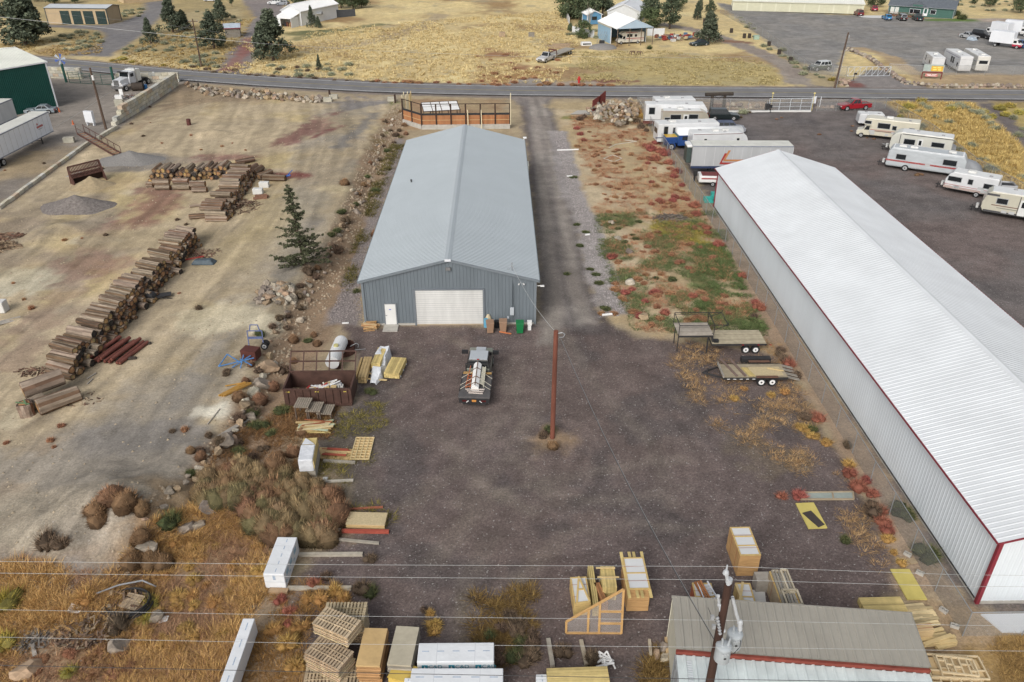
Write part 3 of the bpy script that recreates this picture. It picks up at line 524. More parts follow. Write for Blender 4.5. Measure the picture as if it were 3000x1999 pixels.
m=MB();a0,a1=Lt*.3,Lt*.58;m.add([(a0,-.5,2.75),(a1,-.5,2.75),((a0+a1)/2,-.5,3.9),((a0+a1)/2,3.2,3.95)],[(0,1,2),(0,2,3),(1,3,2)]);m.build('dormer',[MATS['slate_shingles']],hs_);sbox(hs_,'gable_board',(a0+a1)/2,-.52,2.75,2.6,.03,.5,hg)
for x,z0,ww,hh in((.06,.5,1.0,1.7),(.13,.5,1.0,1.7),(.36,.7,1.1,1.3),(.42,.7,1.1,1.3),(.47,.7,1.0,1.3),(.69,.9,1.5,1.2)):
 f=sbox(hs_,'window',Lt*x,-.05,z0,ww,.07,hh,white_metal);sbox(f,'pane',Lt*x,-.09,z0+.08,ww-.16,.03,hh-.16,M('pale_blind',(.55,.56,.52),.5,.1,2) if x<.2 else dark_glass)
d_=sbox(hs_,'door',Lt*.575,-.05,.3,1.2,.07,2.1,white_metal);sbox(d_,'pane',Lt*.575,-.09,1.0,.7,.03,1.2,M('green_glass',(.04,.1,.08),.1,.1,1))
m=MB();m.box(Lt*.28,-1.8,.1,Lt*.56,1.5,.25);[m.beam((x,-2.5,.3),(x,-2.5,1.1),.1) for x in np.linspace(.2,Lt*.56,12)];m.beam((.2,-2.5,1.1),(Lt*.56,-2.5,1.1),.1,.08);m.beam((.2,-2.5,.7),(Lt*.56,-2.5,.7),.06,.08);m.build('deck',M('redwood_deck',(.2,.095,.06),.8,.3,3),hs_)
p=Z(2580,49);m=MB();m.add([(-6,-2.4,0),(3.5,-3.0,0),(2.6,2.4,0),(-6,2.6,0)],[(0,1,2,3)]);o=m.build('concrete_apron',M('pale_concrete',(.6,.6,.58),.9,.06,2),None,(p.x,p.y,gz(p.x,p.y)+.12));o['kind']='structure'
t=gable('shed','tiny grey shed with blue and white roof beside the far cinder drive','shed',Z(662,112),R(14),4.4,3.6,2.4,.7,M('grey_plank',(.22,.2,.17),.8,.2,2),M('blue_white_roof',(.42,.48,.54),.5,.2,1.2),red_trim,ridge='x',wp=.3,pitch=.3,cap=False,corner=False)
pen=thing('timber_enclosure','unfinished timber enclosure with orange boards and tall dark posts behind the workshop','fence',(0,0,0))
PC=[Vector((-15.6,131.0,0)),Vector((-12.3,127.4,0)),Vector((1.75,127.7,0))];dkw=M('dark_stained_timber',(.045,.026,.02),.8,.3,3);ced=M('orange_cedar_boards',(.36,.165,.075),.8,.3,1.2,streak=.1)
fz_=gz(-5,127);bm_,dm_,rl_,rr_=MB(),MB(),MB(),MB()
for a,b,n in((PC[0],PC[1],2),(PC[1],PC[2],6)):
 d=(b-a).normalized();nn=Vector((d.y,-d.x,0));Ln=(b-a).length
 bm_.corr(a+Vector((0,0,.75))+nn*.02,d,(0,0,1),nn,Ln,1.45,.15,.012);dm_.beam(a+Vector((0,0,2.36)),b+Vector((0,0,2.36)),.1,.3);rr_.beam(a+nn*.06+Vector((0,0,1.45)),b+nn*.06+Vector((0,0,1.45)),.05,.09);rl_.beam(a+Vector((0,0,3.95)),b+Vector((0,0,3.95)),.12,.09)
 MB().beam(a+Vector((0,0,.2)),b+Vector((0,0,.2)),.35,1.08).build('block_footing',concrete,pen)
 for i in range(n+(b is PC[2])):
  q=a.lerp(b,i/n);MB().beam(q+nn*.05+Vector((0,0,.6)),q+nn*.05+Vector((0,0,4)),.22,.22).build('post',dkw,pen)
bm_.build('board_panel',ced,pen);dm_.build('dark_band',M('charcoal_boards',(.028,.03,.033),.8,.3,3),pen);rr_.build('rail',M('fresh_rail',(.5,.33,.17),.8,.2,2),pen);rl_.build('top_rail',dkw,pen)
fresh=M('fresh_lumber',(.56,.43,.22),.75,.2,1.5,streak=.2)
for x,h in((-4.9,2.2),(-2.75,2.2)):MB().beam((x,126.9,.2),(x-.05,127.2,2.2+.9),.13,.1).build('brace',M('pale_lumber',(.62,.55,.38),.8,.1,2),pen)
MB().beam((1.85,127.6,.6),(1.85,127.6,5.6),.12).build('brace',MATS['pale_lumber'],pen)
for i,(x,y) in enumerate(((-15.5,131.6),(-14.9,131.9),(-14.4,132.2))):m=MB();m.box(0,0,0,.5,.09,4.3);m.beam((0,0,3.0),(.5,.3,4.6),.1);m.build('stud',MATS['pale_lumber'] if i<2 else fresh,pen,(x,y,.2),R(50))
gh=thing('greenhouse_frame','low timber frame with white translucent panels inside the enclosure','frame',(-9.5,131.8,.2),R(12))
m=MB()
for i in range(4):
 for j in range(2):m.quad((-2.9+i*1.5,-1.2+j*1.5,2.0+j*.35),(-1.5+i*1.5,-1.2+j*1.5,2.0+j*.35),(-1.5+i*1.5,.2+j*1.5,2.33+j*.35),(-2.9+i*1.5,.2+j*1.5,2.33+j*.35))
m.build('panel',white_p,gh);m=MB()
for i in range(5):m.beam((-2.95+i*1.48,-1.3,1.95),(-2.95+i*1.48,1.8,2.68),.1,.08);m.beam((-2.95+i*1.48,-1.3,0),(-2.95+i*1.48,-1.3,1.95),.1);m.beam((-2.95+i*1.48,1.8,0),(-2.95+i*1.48,1.8,2.65),.1)
for y,z0 in((-1.3,1.95),(.25,2.3),(1.8,2.68)):m.beam((-3,y,z0),(3.1,y,z0),.08)
m.build('timber',dkw,gh)
leaf_m=MV('leaf_and_stem',.9,.2,3,rand=.14);stuff_m=MV('grass_blades',.9,.15,2);bark_m=M('tree_bark',(.085,.06,.045),.95,.4,4)
nr=np.random.RandomState(5)
def tuft_arrays(pos,rad,hgt_,colA,colB,n,wd=.03,lean=.8,flat=0.):
 """n thin triangles per clump; dark at the root colour, light outside"""
 N0=len(pos);T_=N0*n;p=np.repeat(pos,n,0);r=np.repeat(rad,n);h=np.repeat(hgt_,n);a=nr.rand(T_)*2*np.pi;q=np.sqrt(nr.rand(T_))
 bx=p[:,0]+np.cos(a)*q*r*.55;by=p[:,1]+np.sin(a)*q*r*.55;a2=a+nr.randn(T_)*.7;ln=lean*(.35+nr.rand(T_)*.9)*r
 hh=h*(.45+.65*nr.rand(T_))*(1-.35*q)*(1-flat*nr.rand(T_));tx=bx+np.cos(a2)*ln;ty=by+np.sin(a2)*ln
 w_=wd*(.6+.8*nr.rand(T_));px_,py_=-np.sin(a2+nr.randn(T_)*.6)*w_,np.cos(a2+nr.randn(T_)*.6)*w_
 V3=np.zeros((T_,3,3));V3[:,0]=np.stack([bx-px_,by-py_,p[:,2]-.03],1);V3[:,1]=np.stack([bx+px_,by+py_,p[:,2]-.03],1);V3[:,2]=np.stack([tx,ty,p[:,2]+hh],1)
 t=nr.rand(T_)[:,None];cA=np.repeat(colA,n,0) if colA.ndim==2 else colA;cB=np.repeat(colB,n,0) if colB.ndim==2 else colB
 return V3 .reshape(-1,3),np.clip((cA+(cB-cA)*t)*(.75+.5*nr.rand(T_))[:,None],0,1)
def stuff(name,label,cat,pos,rad,h,cA,cB,n,wd,lean=.8,flat=0.):
 v,c=tuft_arrays(pos,rad,h,np.array(cA),np.array(cB),n,wd,lean,flat)
 me=fast_mesh(name,v,np.arange(len(v)).reshape(-1,3),stuff_m,c);o=bpy.data.objects.new(name,me);C.objects.link(o);return tag(o,label,cat,kind='stuff')
def scat(poly,n,gain=None,world=False,s=1,thr=.45,sc_=.3):
 W=np.array([tuple(p)[:2] for p in(poly if world else[G(*p) for p in poly])]);lo,hi=W.min(0),W.max(0);out=np.zeros((0,2))
 while len(out)<n:
  q=lo+(hi-lo)*nr.rand(n*3,2);q=q[pdist(W,q[:,0],q[:,1])>0]
  if thr:q=q[fbm(q[:,0]*sc_,q[:,1]*sc_,s)>thr+(nr.rand(len(q))-.5)*.16]
  if len(q)==0:break
  out=np.concatenate([out,q])
 out=out[:n];return np.array([(x,y,gz(x,y)) for x,y in out])
def U(n,a,b):return a+(b-a)*nr.rand(n)
p=scat([(-100,1700),(60,1640),(300,1680),(480,1540),(650,1480),(790,1580),(790,1700),(640,1999),(640,2080),(-200,2080)],2500,s=3,thr=.46)
stuff('dry_grass','dry golden and rust coloured grass over the rough corner of ground','dry grass',p,U(len(p),.25,.65),U(len(p),.2,.65),(.34,.19,.075),(.74,.48,.19),26,.017,1.0)
p=scat([(-100,1700),(60,1640),(300,1680),(480,1540),(650,1480),(790,1580),(790,1700),(640,1999),(640,2080),(-200,2080)],1900,s=63,thr=.47)
stuff('dry_grass','rust brown dead weeds mixed into the golden grass of the rough corner','dry grass',p,U(len(p),.25,.6),U(len(p),.15,.5),(.2,.11,.07),(.50,.30,.17),26,.015,1.0)
p=scat([(640,1999),(790,1700),(980,1720),(1060,1840),(900,1830),(890,2080),(640,2080)],420,s=4,thr=.38);stuff('dry_grass','thin straw grass between the white packs and the pallet stacks','dry grass',p,U(len(p),.25,.55),U(len(p),.15,.5),(.17,.09,.04),(.45,.26,.09),26,.015,1.0)
p=scat([(1740,630),(2100,620),(2245,990),(1990,980),(1860,970),(1770,800)],2300,s=73,thr=.46,sc_=.4)
stuff('green_ground_cover','low bright green weeds spreading over the sandy lot','weeds',p,U(len(p),.25,.6),U(len(p),.08,.3),(.06,.085,.03),(.2,.235,.10),24,.026,1.1)
p=scat([(2030,720),(2120,715),(2250,985),(2080,985),(2000,930),(2060,860)],1100,s=75,thr=.48,sc_=.5);stuff('green_ground_cover','green weed mat beside the chain link fence','weeds',p,U(len(p),.2,.5),U(len(p),.1,.3),(.05,.08,.025),(.17,.22,.085),24,.03,1.1)
p=scat([(1670,340),(1860,330),(2060,620),(2240,1000),(1990,980),(1860,970),(1740,620)],2300,s=71,thr=.47,sc_=.5);stuff('rusty_weeds','low rust red and straw weeds dotted over the sandy lot','weeds',p,U(len(p),.25,.65),U(len(p),.1,.4),(.27,.12,.07),(.56,.32,.18),24,.02,1.1)
p=scat([(1930,620),(2040,640),(2130,760),(2060,720),(1900,680)],250,s=9,thr=.35);stuff('yellow_weeds','yellow green weed patch in the sandy lot','weeds',p,U(len(p),.3,.6),U(len(p),.1,.3),(.2,.16,.03),(.38,.33,.08),22,.03,1.1)
p=scat([(1990,980),(2290,1010),(2400,1250),(2640,1680),(2700,1740),(2590,1740),(2400,1420),(2240,1330),(2080,1250),(1960,1060)],480,s=9,thr=.52,sc_=.35);stuff('yard_weeds','orange and straw weeds along the gravel edge by the fence','weeds',p,U(len(p),.25,.7),U(len(p),.1,.4),(.24,.14,.075),(.50,.34,.17),26,.018,1.1)
p=scat([(960,1220),(1110,1180),(1160,1330),(1150,1540),(1010,1560),(930,1350)],130,s=21,thr=.5,sc_=.4);stuff('yard_weeds','olive weeds along the gravel edge by the lumber','weeds',p,U(len(p),.25,.6),U(len(p),.12,.4),(.08,.07,.02),(.30,.25,.07),26,.02,1.1)
p=scat([(1380,1740),(1560,1720),(1640,1860),(1940,1900),(1950,2060),(1400,2060)],300,s=19,thr=.5,sc_=.35);stuff('yard_weeds','brown and green weeds at the gravel edge by the wrapped lumber','weeds',p,U(len(p),.3,.7),U(len(p),.15,.5),(.09,.05,.02),(.3,.2,.07),28,.018,1.1)
p=scat([(720,1250),(840,1190),(1000,1150),(940,1350),(760,1500),(560,1420),(650,1290)],900,s=33,thr=.4,sc_=.4);stuff('bank_weeds','rust and olive weeds on the bank left of the yard','weeds',p,U(len(p),.25,.6),U(len(p),.1,.4),(.1,.05,.025),(.34,.19,.08),24,.018,1.1)
p=scat([(1160,390),(1190,410),(1120,560),(1060,760),(1020,860),(1000,850),(1080,560)],420,s=34,thr=.42,sc_=.3);stuff('bank_weeds','green and rust weeds on the bank beside the workshop','weeds',p,U(len(p),.3,.7),U(len(p),.15,.45),(.04,.05,.015),(.22,.17,.06),22,.03,1.1)
p=scat([(2605,300),(2850,303),(2990,425),(2995,585),(2850,495),(2720,395)],1500,s=43,thr=.33,sc_=.2);stuff('dry_grass','tall golden grass in the field beside the parked motorhomes','dry grass',p,U(len(p),.4,1.0),U(len(p),.3,.9),(.34,.23,.08),(.66,.50,.2),18,.05,.7)
p=scat([(2700,1930),(3000,1870),(3060,2050),(2700,2050)],400,s=44,thr=.4,sc_=.3);stuff('dry_grass','sparse tan grass in the corner by the end of the white building','dry grass',p,U(len(p),.2,.5),U(len(p),.08,.3),(.2,.12,.05),(.46,.30,.11),26,.015,1.0)
p=scat([(640,120),(1000,80),(1640,30),(1700,130),(1640,245),(1100,240),(640,215)],5200,s=45,thr=.4,sc_=.09);stuff('dry_grass','pale yellow grass across the open field beyond the road','dry grass',p,U(len(p),.4,1.2),U(len(p),.25,.7),(.48,.37,.18),(.70,.57,.3),9,.09,.7)
p=scat([(1700,150),(1950,150),(2250,180),(2290,250),(1660,250)],2000,s=46,thr=.42,sc_=.2);stuff('dry_grass','sparse olive and straw tufts in the field below the blue shelter','dry grass',p,U(len(p),.3,.7),U(len(p),.2,.45),(.27,.23,.11),(.55,.45,.22),9,.08,.7)
p=scat([(0,130),(300,100),(300,160),(150,165),(0,150)],500,s=47,thr=.35,sc_=.12);stuff('dry_grass','straw grass around the sagebrush by the tan storage garage','dry grass',p,U(len(p),.4,.9),U(len(p),.25,.6),(.28,.19,.08),(.5,.38,.17),9,.09,.7)
p=scat([(330,185),(430,110),(640,60),(740,60),(690,150),(620,212)],1100,s=48,thr=.35,sc_=.1);stuff('dry_grass','straw grass under the junipers on the far roadside','dry grass',p,U(len(p),.4,.9),U(len(p),.25,.6),(.25,.17,.07),(.5,.37,.15),9,.09,.7)
def bush_mesh(name,cA,cB,n=620,hh=.75,rr=.6,wd=.0105,seed=0):
 q=np.random.RandomState(seed);k=5;la_=q.rand(k)*6.283;lc=np.stack([np.cos(la_)*rr*.42*q.rand(k)**.4,np.sin(la_)*rr*.42*q.rand(k)**.4,hh*(.12+.22*q.rand(k))],1);lr=.34+.2*q.rand(k);li=q.randint(k,size=n)
 a=q.rand(n)*2*np.pi;e=np.arcsin(np.clip(-.15+1.15*q.rand(n),-1,1));L_=.55+.55*q.rand(n);d0=np.stack([np.cos(e)*np.cos(a),np.cos(e)*np.sin(a),np.sin(e)*.95],1)
 T_=lc[li]+d0*(lr[li]*L_)[:,None];T_[:,2]=np.maximum(T_[:,2],.01);B_=lc[li]*np.array([.5,.5,.25])+(T_-lc[li])*(.1+.5*q.rand(n))[:,None]
 d=q.randn(n,3);d/=np.linalg.norm(d,axis=1)[:,None];w_=d*(wd*(.6+q.rand(n)))[:,None];V3=np.stack([B_-w_,B_+w_,T_+q.randn(n,3)*.025],1)
 t=np.clip(.2+.75*T_[:,2]/hh+.5*q.rand(n)-.25,0,1)[:,None];c=(np.array(cA)+(np.array(cB)-np.array(cA))*t)*(.75+.5*q.rand(n))[:,None]  # shading put into twig colour: dark low down, light towards the upper tips
 core=bmesh.new();bmesh.ops.create_icosphere(core,subdivisions=1,radius=1);c0=np.array([v.co for v in core.verts]);cf0=np.array([[v.index for v in f.verts] for f in core.faces]);core.free()
 cv_=np.concatenate([lc[i]*np.array([1,1,.7])+c0*lr[i]*.5*(1+.5*(q.rand(len(c0),1)-.5)) for i in range(k)]);cf=np.concatenate([cf0+i*len(c0) for i in range(k)]);cv_[:,2]=np.maximum(cv_[:,2],-.05)
 v=np.concatenate([V3 .reshape(-1,3),cv_]);f=np.concatenate([np.arange(n*3).reshape(-1,3),cf+n*3]);cc=np.concatenate([c,(np.array(cA)*.9)[None]*(.6+.8*q.rand(len(cf),1))])  # core faces take the dark tone as shade inside the bush
 return fast_mesh(name,v,f,leaf_m,cc)
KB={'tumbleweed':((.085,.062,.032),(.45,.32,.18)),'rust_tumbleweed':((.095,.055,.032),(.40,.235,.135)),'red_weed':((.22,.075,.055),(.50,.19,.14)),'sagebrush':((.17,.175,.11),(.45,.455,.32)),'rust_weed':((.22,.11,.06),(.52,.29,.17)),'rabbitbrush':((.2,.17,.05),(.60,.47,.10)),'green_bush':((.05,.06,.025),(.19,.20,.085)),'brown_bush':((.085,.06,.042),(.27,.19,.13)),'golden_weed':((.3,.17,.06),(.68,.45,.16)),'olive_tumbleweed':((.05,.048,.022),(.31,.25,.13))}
def mound_mesh(name,cA,cB,n=900,hh=.82,rr=.62,wd=.011,seed=0):
 q=np.random.RandomState(seed);a=q.rand(n)*2*np.pi;e=np.arcsin(q.rand(n));L_=.8+.25*q.rand(n);lump=1+.13*np.sin(a*3+seed)+.08*np.sin(a*5+2*seed)
 T_=np.stack([np.cos(e)*np.cos(a)*rr*lump*L_,np.cos(e)*np.sin(a)*rr*lump*L_,np.sin(e)*hh*L_*(1+.1*np.sin(2*a+seed))],1);B_=T_*(.5+.3*q.rand(n))[:,None];B_[:,2]*=.9
 d=q.randn(n,3);d/=np.linalg.norm(d,axis=1)[:,None];w_=d*(wd*(.6+q.rand(n)))[:,None];V3=np.stack([B_-w_,B_+w_,T_+q.randn(n,3)*.02],1);t=np.clip(-.42+1.3*T_[:,2]/hh+.35*q.rand(n),0,1)[:,None];c=(np.array(cA)+(np.array(cB)-np.array(cA))*t)*(.8+.4*q.rand(n))[:,None]  # shading put into twig colour: dark underside, light top of each mound
 core=bmesh.new();bmesh.ops.create_icosphere(core,subdivisions=2,radius=1);c0=np.array([v.co for v in core.verts]);cf=np.array([[v.index for v in f.verts] for f in core.faces]);core.free();c0=c0*np.array([rr*.78,rr*.78,hh*.8])*(1+.3*(q.rand(len(c0),1)-.5));c0[:,2]=np.maximum(c0[:,2],-.05)
 tz=np.clip(c0[cf].mean(1)[:,2:3]/hh,0,1);cc=(np.array(cA)*.75+(np.array(cB)-np.array(cA))*tz*.5)*(.75+.5*q.rand(len(cf),1));v=np.concatenate([V3 .reshape(-1,3),c0]);f=np.concatenate([np.arange(n*3).reshape(-1,3),cf+n*3]);return fast_mesh(name,v,f,leaf_m,np.concatenate([c,cc]))  # core colour darkens downwards as painted shade under the mound
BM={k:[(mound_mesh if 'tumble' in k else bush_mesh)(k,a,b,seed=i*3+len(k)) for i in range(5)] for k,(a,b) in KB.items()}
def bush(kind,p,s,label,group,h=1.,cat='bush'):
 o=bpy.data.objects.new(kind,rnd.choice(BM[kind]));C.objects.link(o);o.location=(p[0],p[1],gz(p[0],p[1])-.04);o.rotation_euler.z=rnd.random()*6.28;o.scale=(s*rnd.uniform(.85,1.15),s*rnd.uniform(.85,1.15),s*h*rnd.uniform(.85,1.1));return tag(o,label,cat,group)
def bushes(kind,pts,s,label,group,h=1.,jit=0,cat='bush'):
 for q in pts:
  p=G(q[0]+rnd.uniform(-jit,jit),q[1]+rnd.uniform(-jit,jit)*.5);bush(kind,p,(q[2] if len(q)>2 else rnd.uniform(*s)),label,group,h,cat)
def inpoly(poly,n,dmin=0.):
 W=np.array(poly,float);lo,hi=W.min(0),W.max(0);out=[];tries=0
 while len(out)<n and tries<n*200:
  tries+=1;q=(rnd.uniform(lo[0],hi[0]),rnd.uniform(lo[1],hi[1]))
  if pdist(W,np.array([q[0]]),np.array([q[1]]))[0]>0 and all((q[0]-o[0])**2+((q[1]-o[1])*1.8)**2>dmin**2 for o in out):out.append(q)
 return out
HEAP=[(600,1420),(700,1370),(800,1380),(900,1410),(985,1470),(1010,1540),(975,1590),(860,1590),(760,1570),(680,1510),(560,1500)]
hp=inpoly(HEAP,80,21)
for i,q in enumerate(hp):
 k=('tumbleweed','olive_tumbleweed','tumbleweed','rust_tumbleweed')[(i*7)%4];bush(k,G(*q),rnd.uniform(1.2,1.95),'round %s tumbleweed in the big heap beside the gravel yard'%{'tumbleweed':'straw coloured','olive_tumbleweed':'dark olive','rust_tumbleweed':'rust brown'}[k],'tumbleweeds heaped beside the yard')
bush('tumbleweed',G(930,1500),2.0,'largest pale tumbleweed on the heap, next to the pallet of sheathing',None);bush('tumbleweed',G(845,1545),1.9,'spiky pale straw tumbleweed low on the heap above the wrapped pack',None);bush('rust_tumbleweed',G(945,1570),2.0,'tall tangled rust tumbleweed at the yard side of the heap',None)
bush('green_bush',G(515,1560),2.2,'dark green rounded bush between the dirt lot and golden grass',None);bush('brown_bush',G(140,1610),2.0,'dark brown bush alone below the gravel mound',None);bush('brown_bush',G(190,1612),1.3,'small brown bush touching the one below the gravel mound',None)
bushes('rabbitbrush',[(15,1775,1.9)],0,'bright yellow flowering bush at the picture edge by the ash slope',None);bushes('rabbitbrush',[(440,1778,1.4)],0,'bright yellow flowering bush beside the coiled black pipe',None);bushes('rabbitbrush',[(425,1822,1.1)],0,'lower yellow flowering bush below the coiled black pipe',None);bushes('rabbitbrush',[(15,1890,1.5)],0,'greenish yellow bush by the grey twigs near the corner',None);bushes('rabbitbrush',[(208,1975,1.1)],0,'yellow flowering bush beside the pale boulder at the bottom edge',None)
bushes('brown_bush',[(355,1845,1.9)],0,'olive brown bush below the black pipe coil',None);bushes('golden_weed',[(250,1760,1.6)],0,'round golden bush left of the black pipe coil',None)
bushes('rust_tumbleweed',[(300,1545,1.3),(345,1520,1.6),(385,1530,1.5),(430,1540,1.1),(300,1560,1.2),(420,1600,1.3),(390,1655,1.4),(440,1650,1.5),(480,1660,1.4)],0,'rust brown tumbleweed on the edge of the gravel mound slope','tumbleweeds along the slope edge')
bushes('golden_weed',inpoly([(480,1600),(760,1590),(770,1750),(640,1900),(420,1900),(430,1700)],34,40),(.7,1.3),'golden dry weed clump in the rough grass','golden weed clumps',.8);bushes('rust_weed',inpoly([(100,1900),(620,1850),(600,1990),(100,1999)],16,50),(.7,1.2),'rust weed clump in the rough grass at the bottom edge','rust weed clumps',.8)
bushes('red_weed',[(820,1760,.9),(850,1795,1.0),(845,1830,.8),(830,1740,.6)],0,'crimson weed clump beside the pallet stacks','crimson weeds by the pallets');bush('red_weed',G(922,1714),1.1,'vivid crimson weed on the beam beside the wrapped pack',None);bush('brown_bush',G(1060,1725),1.5,'dark weed bush with bright blades at the end of the grey beams',None);bush('green_bush',G(1085,1745),1.2,'grassy green bush at the end of the grey beams',None)
bushes('golden_weed',[(985,1735,1.2),(940,1760,1.1),(900,1760,.9),(1010,1760,1.1),(880,1840,1.2),(845,1890,1.3),(870,1960,1.4),(800,1850,1.2)],0,'golden weed clump around the stacked pallets','golden weeds by the pallets');bushes('brown_bush',[(955,1690,1.1),(1085,1640,1.0),(890,1830,1.1)],0,'dark weed clump by the stacked pallets','dark weeds by the pallets')
bushes('golden_weed',[(1262,1800,.7),(1272,1830,1.0),(1268,1855,.9)],0,'orange weed clump alone in the gravel above the white packs','orange weeds in the gravel');bushes('brown_bush',inpoly([(1410,1830),(1480,1800),(1620,1900),(1800,1900),(1780,1960),(1560,1960),(1450,1960)],12,45),(.9,1.5),'brown weed bush in the gravel by the wrapped lumber','brown weeds by the wrapped lumber');bushes('green_bush',[(1435,1870,.9),(1530,1890,1.2),(1510,1930,1.2),(1400,1900,.8)],0,'green weed clump beside the branded white packs','green weeds by the packs')
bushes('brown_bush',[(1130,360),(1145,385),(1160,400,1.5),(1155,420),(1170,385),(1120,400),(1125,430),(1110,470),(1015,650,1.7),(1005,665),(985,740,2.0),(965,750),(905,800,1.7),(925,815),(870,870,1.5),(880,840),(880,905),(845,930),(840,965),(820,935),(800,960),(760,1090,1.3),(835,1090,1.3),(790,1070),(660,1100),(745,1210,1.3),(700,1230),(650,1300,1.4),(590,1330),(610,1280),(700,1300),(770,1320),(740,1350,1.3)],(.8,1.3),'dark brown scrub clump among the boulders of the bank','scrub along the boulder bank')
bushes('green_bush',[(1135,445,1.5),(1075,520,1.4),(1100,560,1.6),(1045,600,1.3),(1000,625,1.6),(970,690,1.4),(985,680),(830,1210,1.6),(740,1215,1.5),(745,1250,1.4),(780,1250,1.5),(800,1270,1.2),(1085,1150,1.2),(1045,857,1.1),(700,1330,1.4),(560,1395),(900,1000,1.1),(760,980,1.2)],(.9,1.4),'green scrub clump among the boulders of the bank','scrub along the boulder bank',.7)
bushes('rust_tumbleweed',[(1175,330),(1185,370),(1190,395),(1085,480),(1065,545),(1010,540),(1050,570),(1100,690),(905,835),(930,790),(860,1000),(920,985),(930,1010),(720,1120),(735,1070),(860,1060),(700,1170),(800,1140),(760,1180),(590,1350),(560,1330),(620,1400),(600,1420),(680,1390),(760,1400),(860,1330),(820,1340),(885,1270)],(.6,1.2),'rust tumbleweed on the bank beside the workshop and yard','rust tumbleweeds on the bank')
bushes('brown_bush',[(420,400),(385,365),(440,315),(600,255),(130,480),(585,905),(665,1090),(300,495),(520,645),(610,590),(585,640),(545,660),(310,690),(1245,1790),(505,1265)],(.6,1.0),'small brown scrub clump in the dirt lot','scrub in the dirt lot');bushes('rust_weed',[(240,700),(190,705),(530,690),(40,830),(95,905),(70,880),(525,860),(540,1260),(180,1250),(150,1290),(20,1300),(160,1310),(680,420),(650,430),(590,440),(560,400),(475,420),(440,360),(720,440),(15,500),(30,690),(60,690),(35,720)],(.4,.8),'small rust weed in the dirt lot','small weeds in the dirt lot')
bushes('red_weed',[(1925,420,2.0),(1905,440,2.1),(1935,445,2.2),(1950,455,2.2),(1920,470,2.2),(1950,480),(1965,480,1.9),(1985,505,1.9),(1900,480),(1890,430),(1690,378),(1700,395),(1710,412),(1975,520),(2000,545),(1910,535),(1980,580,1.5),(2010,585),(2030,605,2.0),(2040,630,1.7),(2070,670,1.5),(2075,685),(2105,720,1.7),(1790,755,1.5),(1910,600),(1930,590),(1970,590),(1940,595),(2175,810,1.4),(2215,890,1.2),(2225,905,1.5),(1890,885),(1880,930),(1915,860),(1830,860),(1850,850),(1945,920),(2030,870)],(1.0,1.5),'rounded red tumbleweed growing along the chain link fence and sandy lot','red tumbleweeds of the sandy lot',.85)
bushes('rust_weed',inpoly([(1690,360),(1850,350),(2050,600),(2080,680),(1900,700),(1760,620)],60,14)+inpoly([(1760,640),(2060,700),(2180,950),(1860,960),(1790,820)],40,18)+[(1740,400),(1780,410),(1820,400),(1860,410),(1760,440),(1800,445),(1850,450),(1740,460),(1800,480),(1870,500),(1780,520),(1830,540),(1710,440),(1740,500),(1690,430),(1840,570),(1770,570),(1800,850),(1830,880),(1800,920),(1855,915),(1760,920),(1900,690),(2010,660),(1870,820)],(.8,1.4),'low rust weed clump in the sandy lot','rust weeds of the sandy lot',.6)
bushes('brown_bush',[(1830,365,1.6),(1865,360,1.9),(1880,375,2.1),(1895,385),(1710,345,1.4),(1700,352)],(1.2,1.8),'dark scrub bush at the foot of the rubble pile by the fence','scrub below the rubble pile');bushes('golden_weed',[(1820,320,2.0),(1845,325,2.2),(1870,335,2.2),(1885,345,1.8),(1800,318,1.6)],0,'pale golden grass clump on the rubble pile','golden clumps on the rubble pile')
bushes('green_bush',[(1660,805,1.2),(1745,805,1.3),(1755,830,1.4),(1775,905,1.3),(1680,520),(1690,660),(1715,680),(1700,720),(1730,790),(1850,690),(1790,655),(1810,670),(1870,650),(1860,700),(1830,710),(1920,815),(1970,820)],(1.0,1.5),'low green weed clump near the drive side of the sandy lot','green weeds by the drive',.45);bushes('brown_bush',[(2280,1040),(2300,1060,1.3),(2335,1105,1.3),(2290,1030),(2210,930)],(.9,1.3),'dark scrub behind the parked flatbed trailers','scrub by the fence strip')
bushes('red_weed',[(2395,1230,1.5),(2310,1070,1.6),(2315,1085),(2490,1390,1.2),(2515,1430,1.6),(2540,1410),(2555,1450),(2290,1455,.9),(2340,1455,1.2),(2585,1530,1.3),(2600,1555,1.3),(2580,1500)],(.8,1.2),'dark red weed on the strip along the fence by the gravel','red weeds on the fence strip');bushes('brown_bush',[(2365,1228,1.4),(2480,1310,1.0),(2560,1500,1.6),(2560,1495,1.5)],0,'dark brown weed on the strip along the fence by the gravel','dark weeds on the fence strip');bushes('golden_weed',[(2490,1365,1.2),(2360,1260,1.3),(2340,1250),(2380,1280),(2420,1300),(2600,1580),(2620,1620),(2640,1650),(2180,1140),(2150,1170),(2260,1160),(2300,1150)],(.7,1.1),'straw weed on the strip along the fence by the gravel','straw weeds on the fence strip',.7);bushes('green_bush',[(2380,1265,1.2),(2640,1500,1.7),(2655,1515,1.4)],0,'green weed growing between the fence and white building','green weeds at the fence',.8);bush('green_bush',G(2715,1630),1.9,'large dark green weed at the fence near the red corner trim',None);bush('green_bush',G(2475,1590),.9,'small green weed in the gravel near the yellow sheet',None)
bush('green_bush',G(1608,1265),1.2,'green weed at the foot of the red pole',None);bush('brown_bush',G(1588,1280),1.1,'brown weed left of the red pole foot',None);bush('rust_tumbleweed',G(1620,1310),.9,'small rust weed in front of the red pole',None)
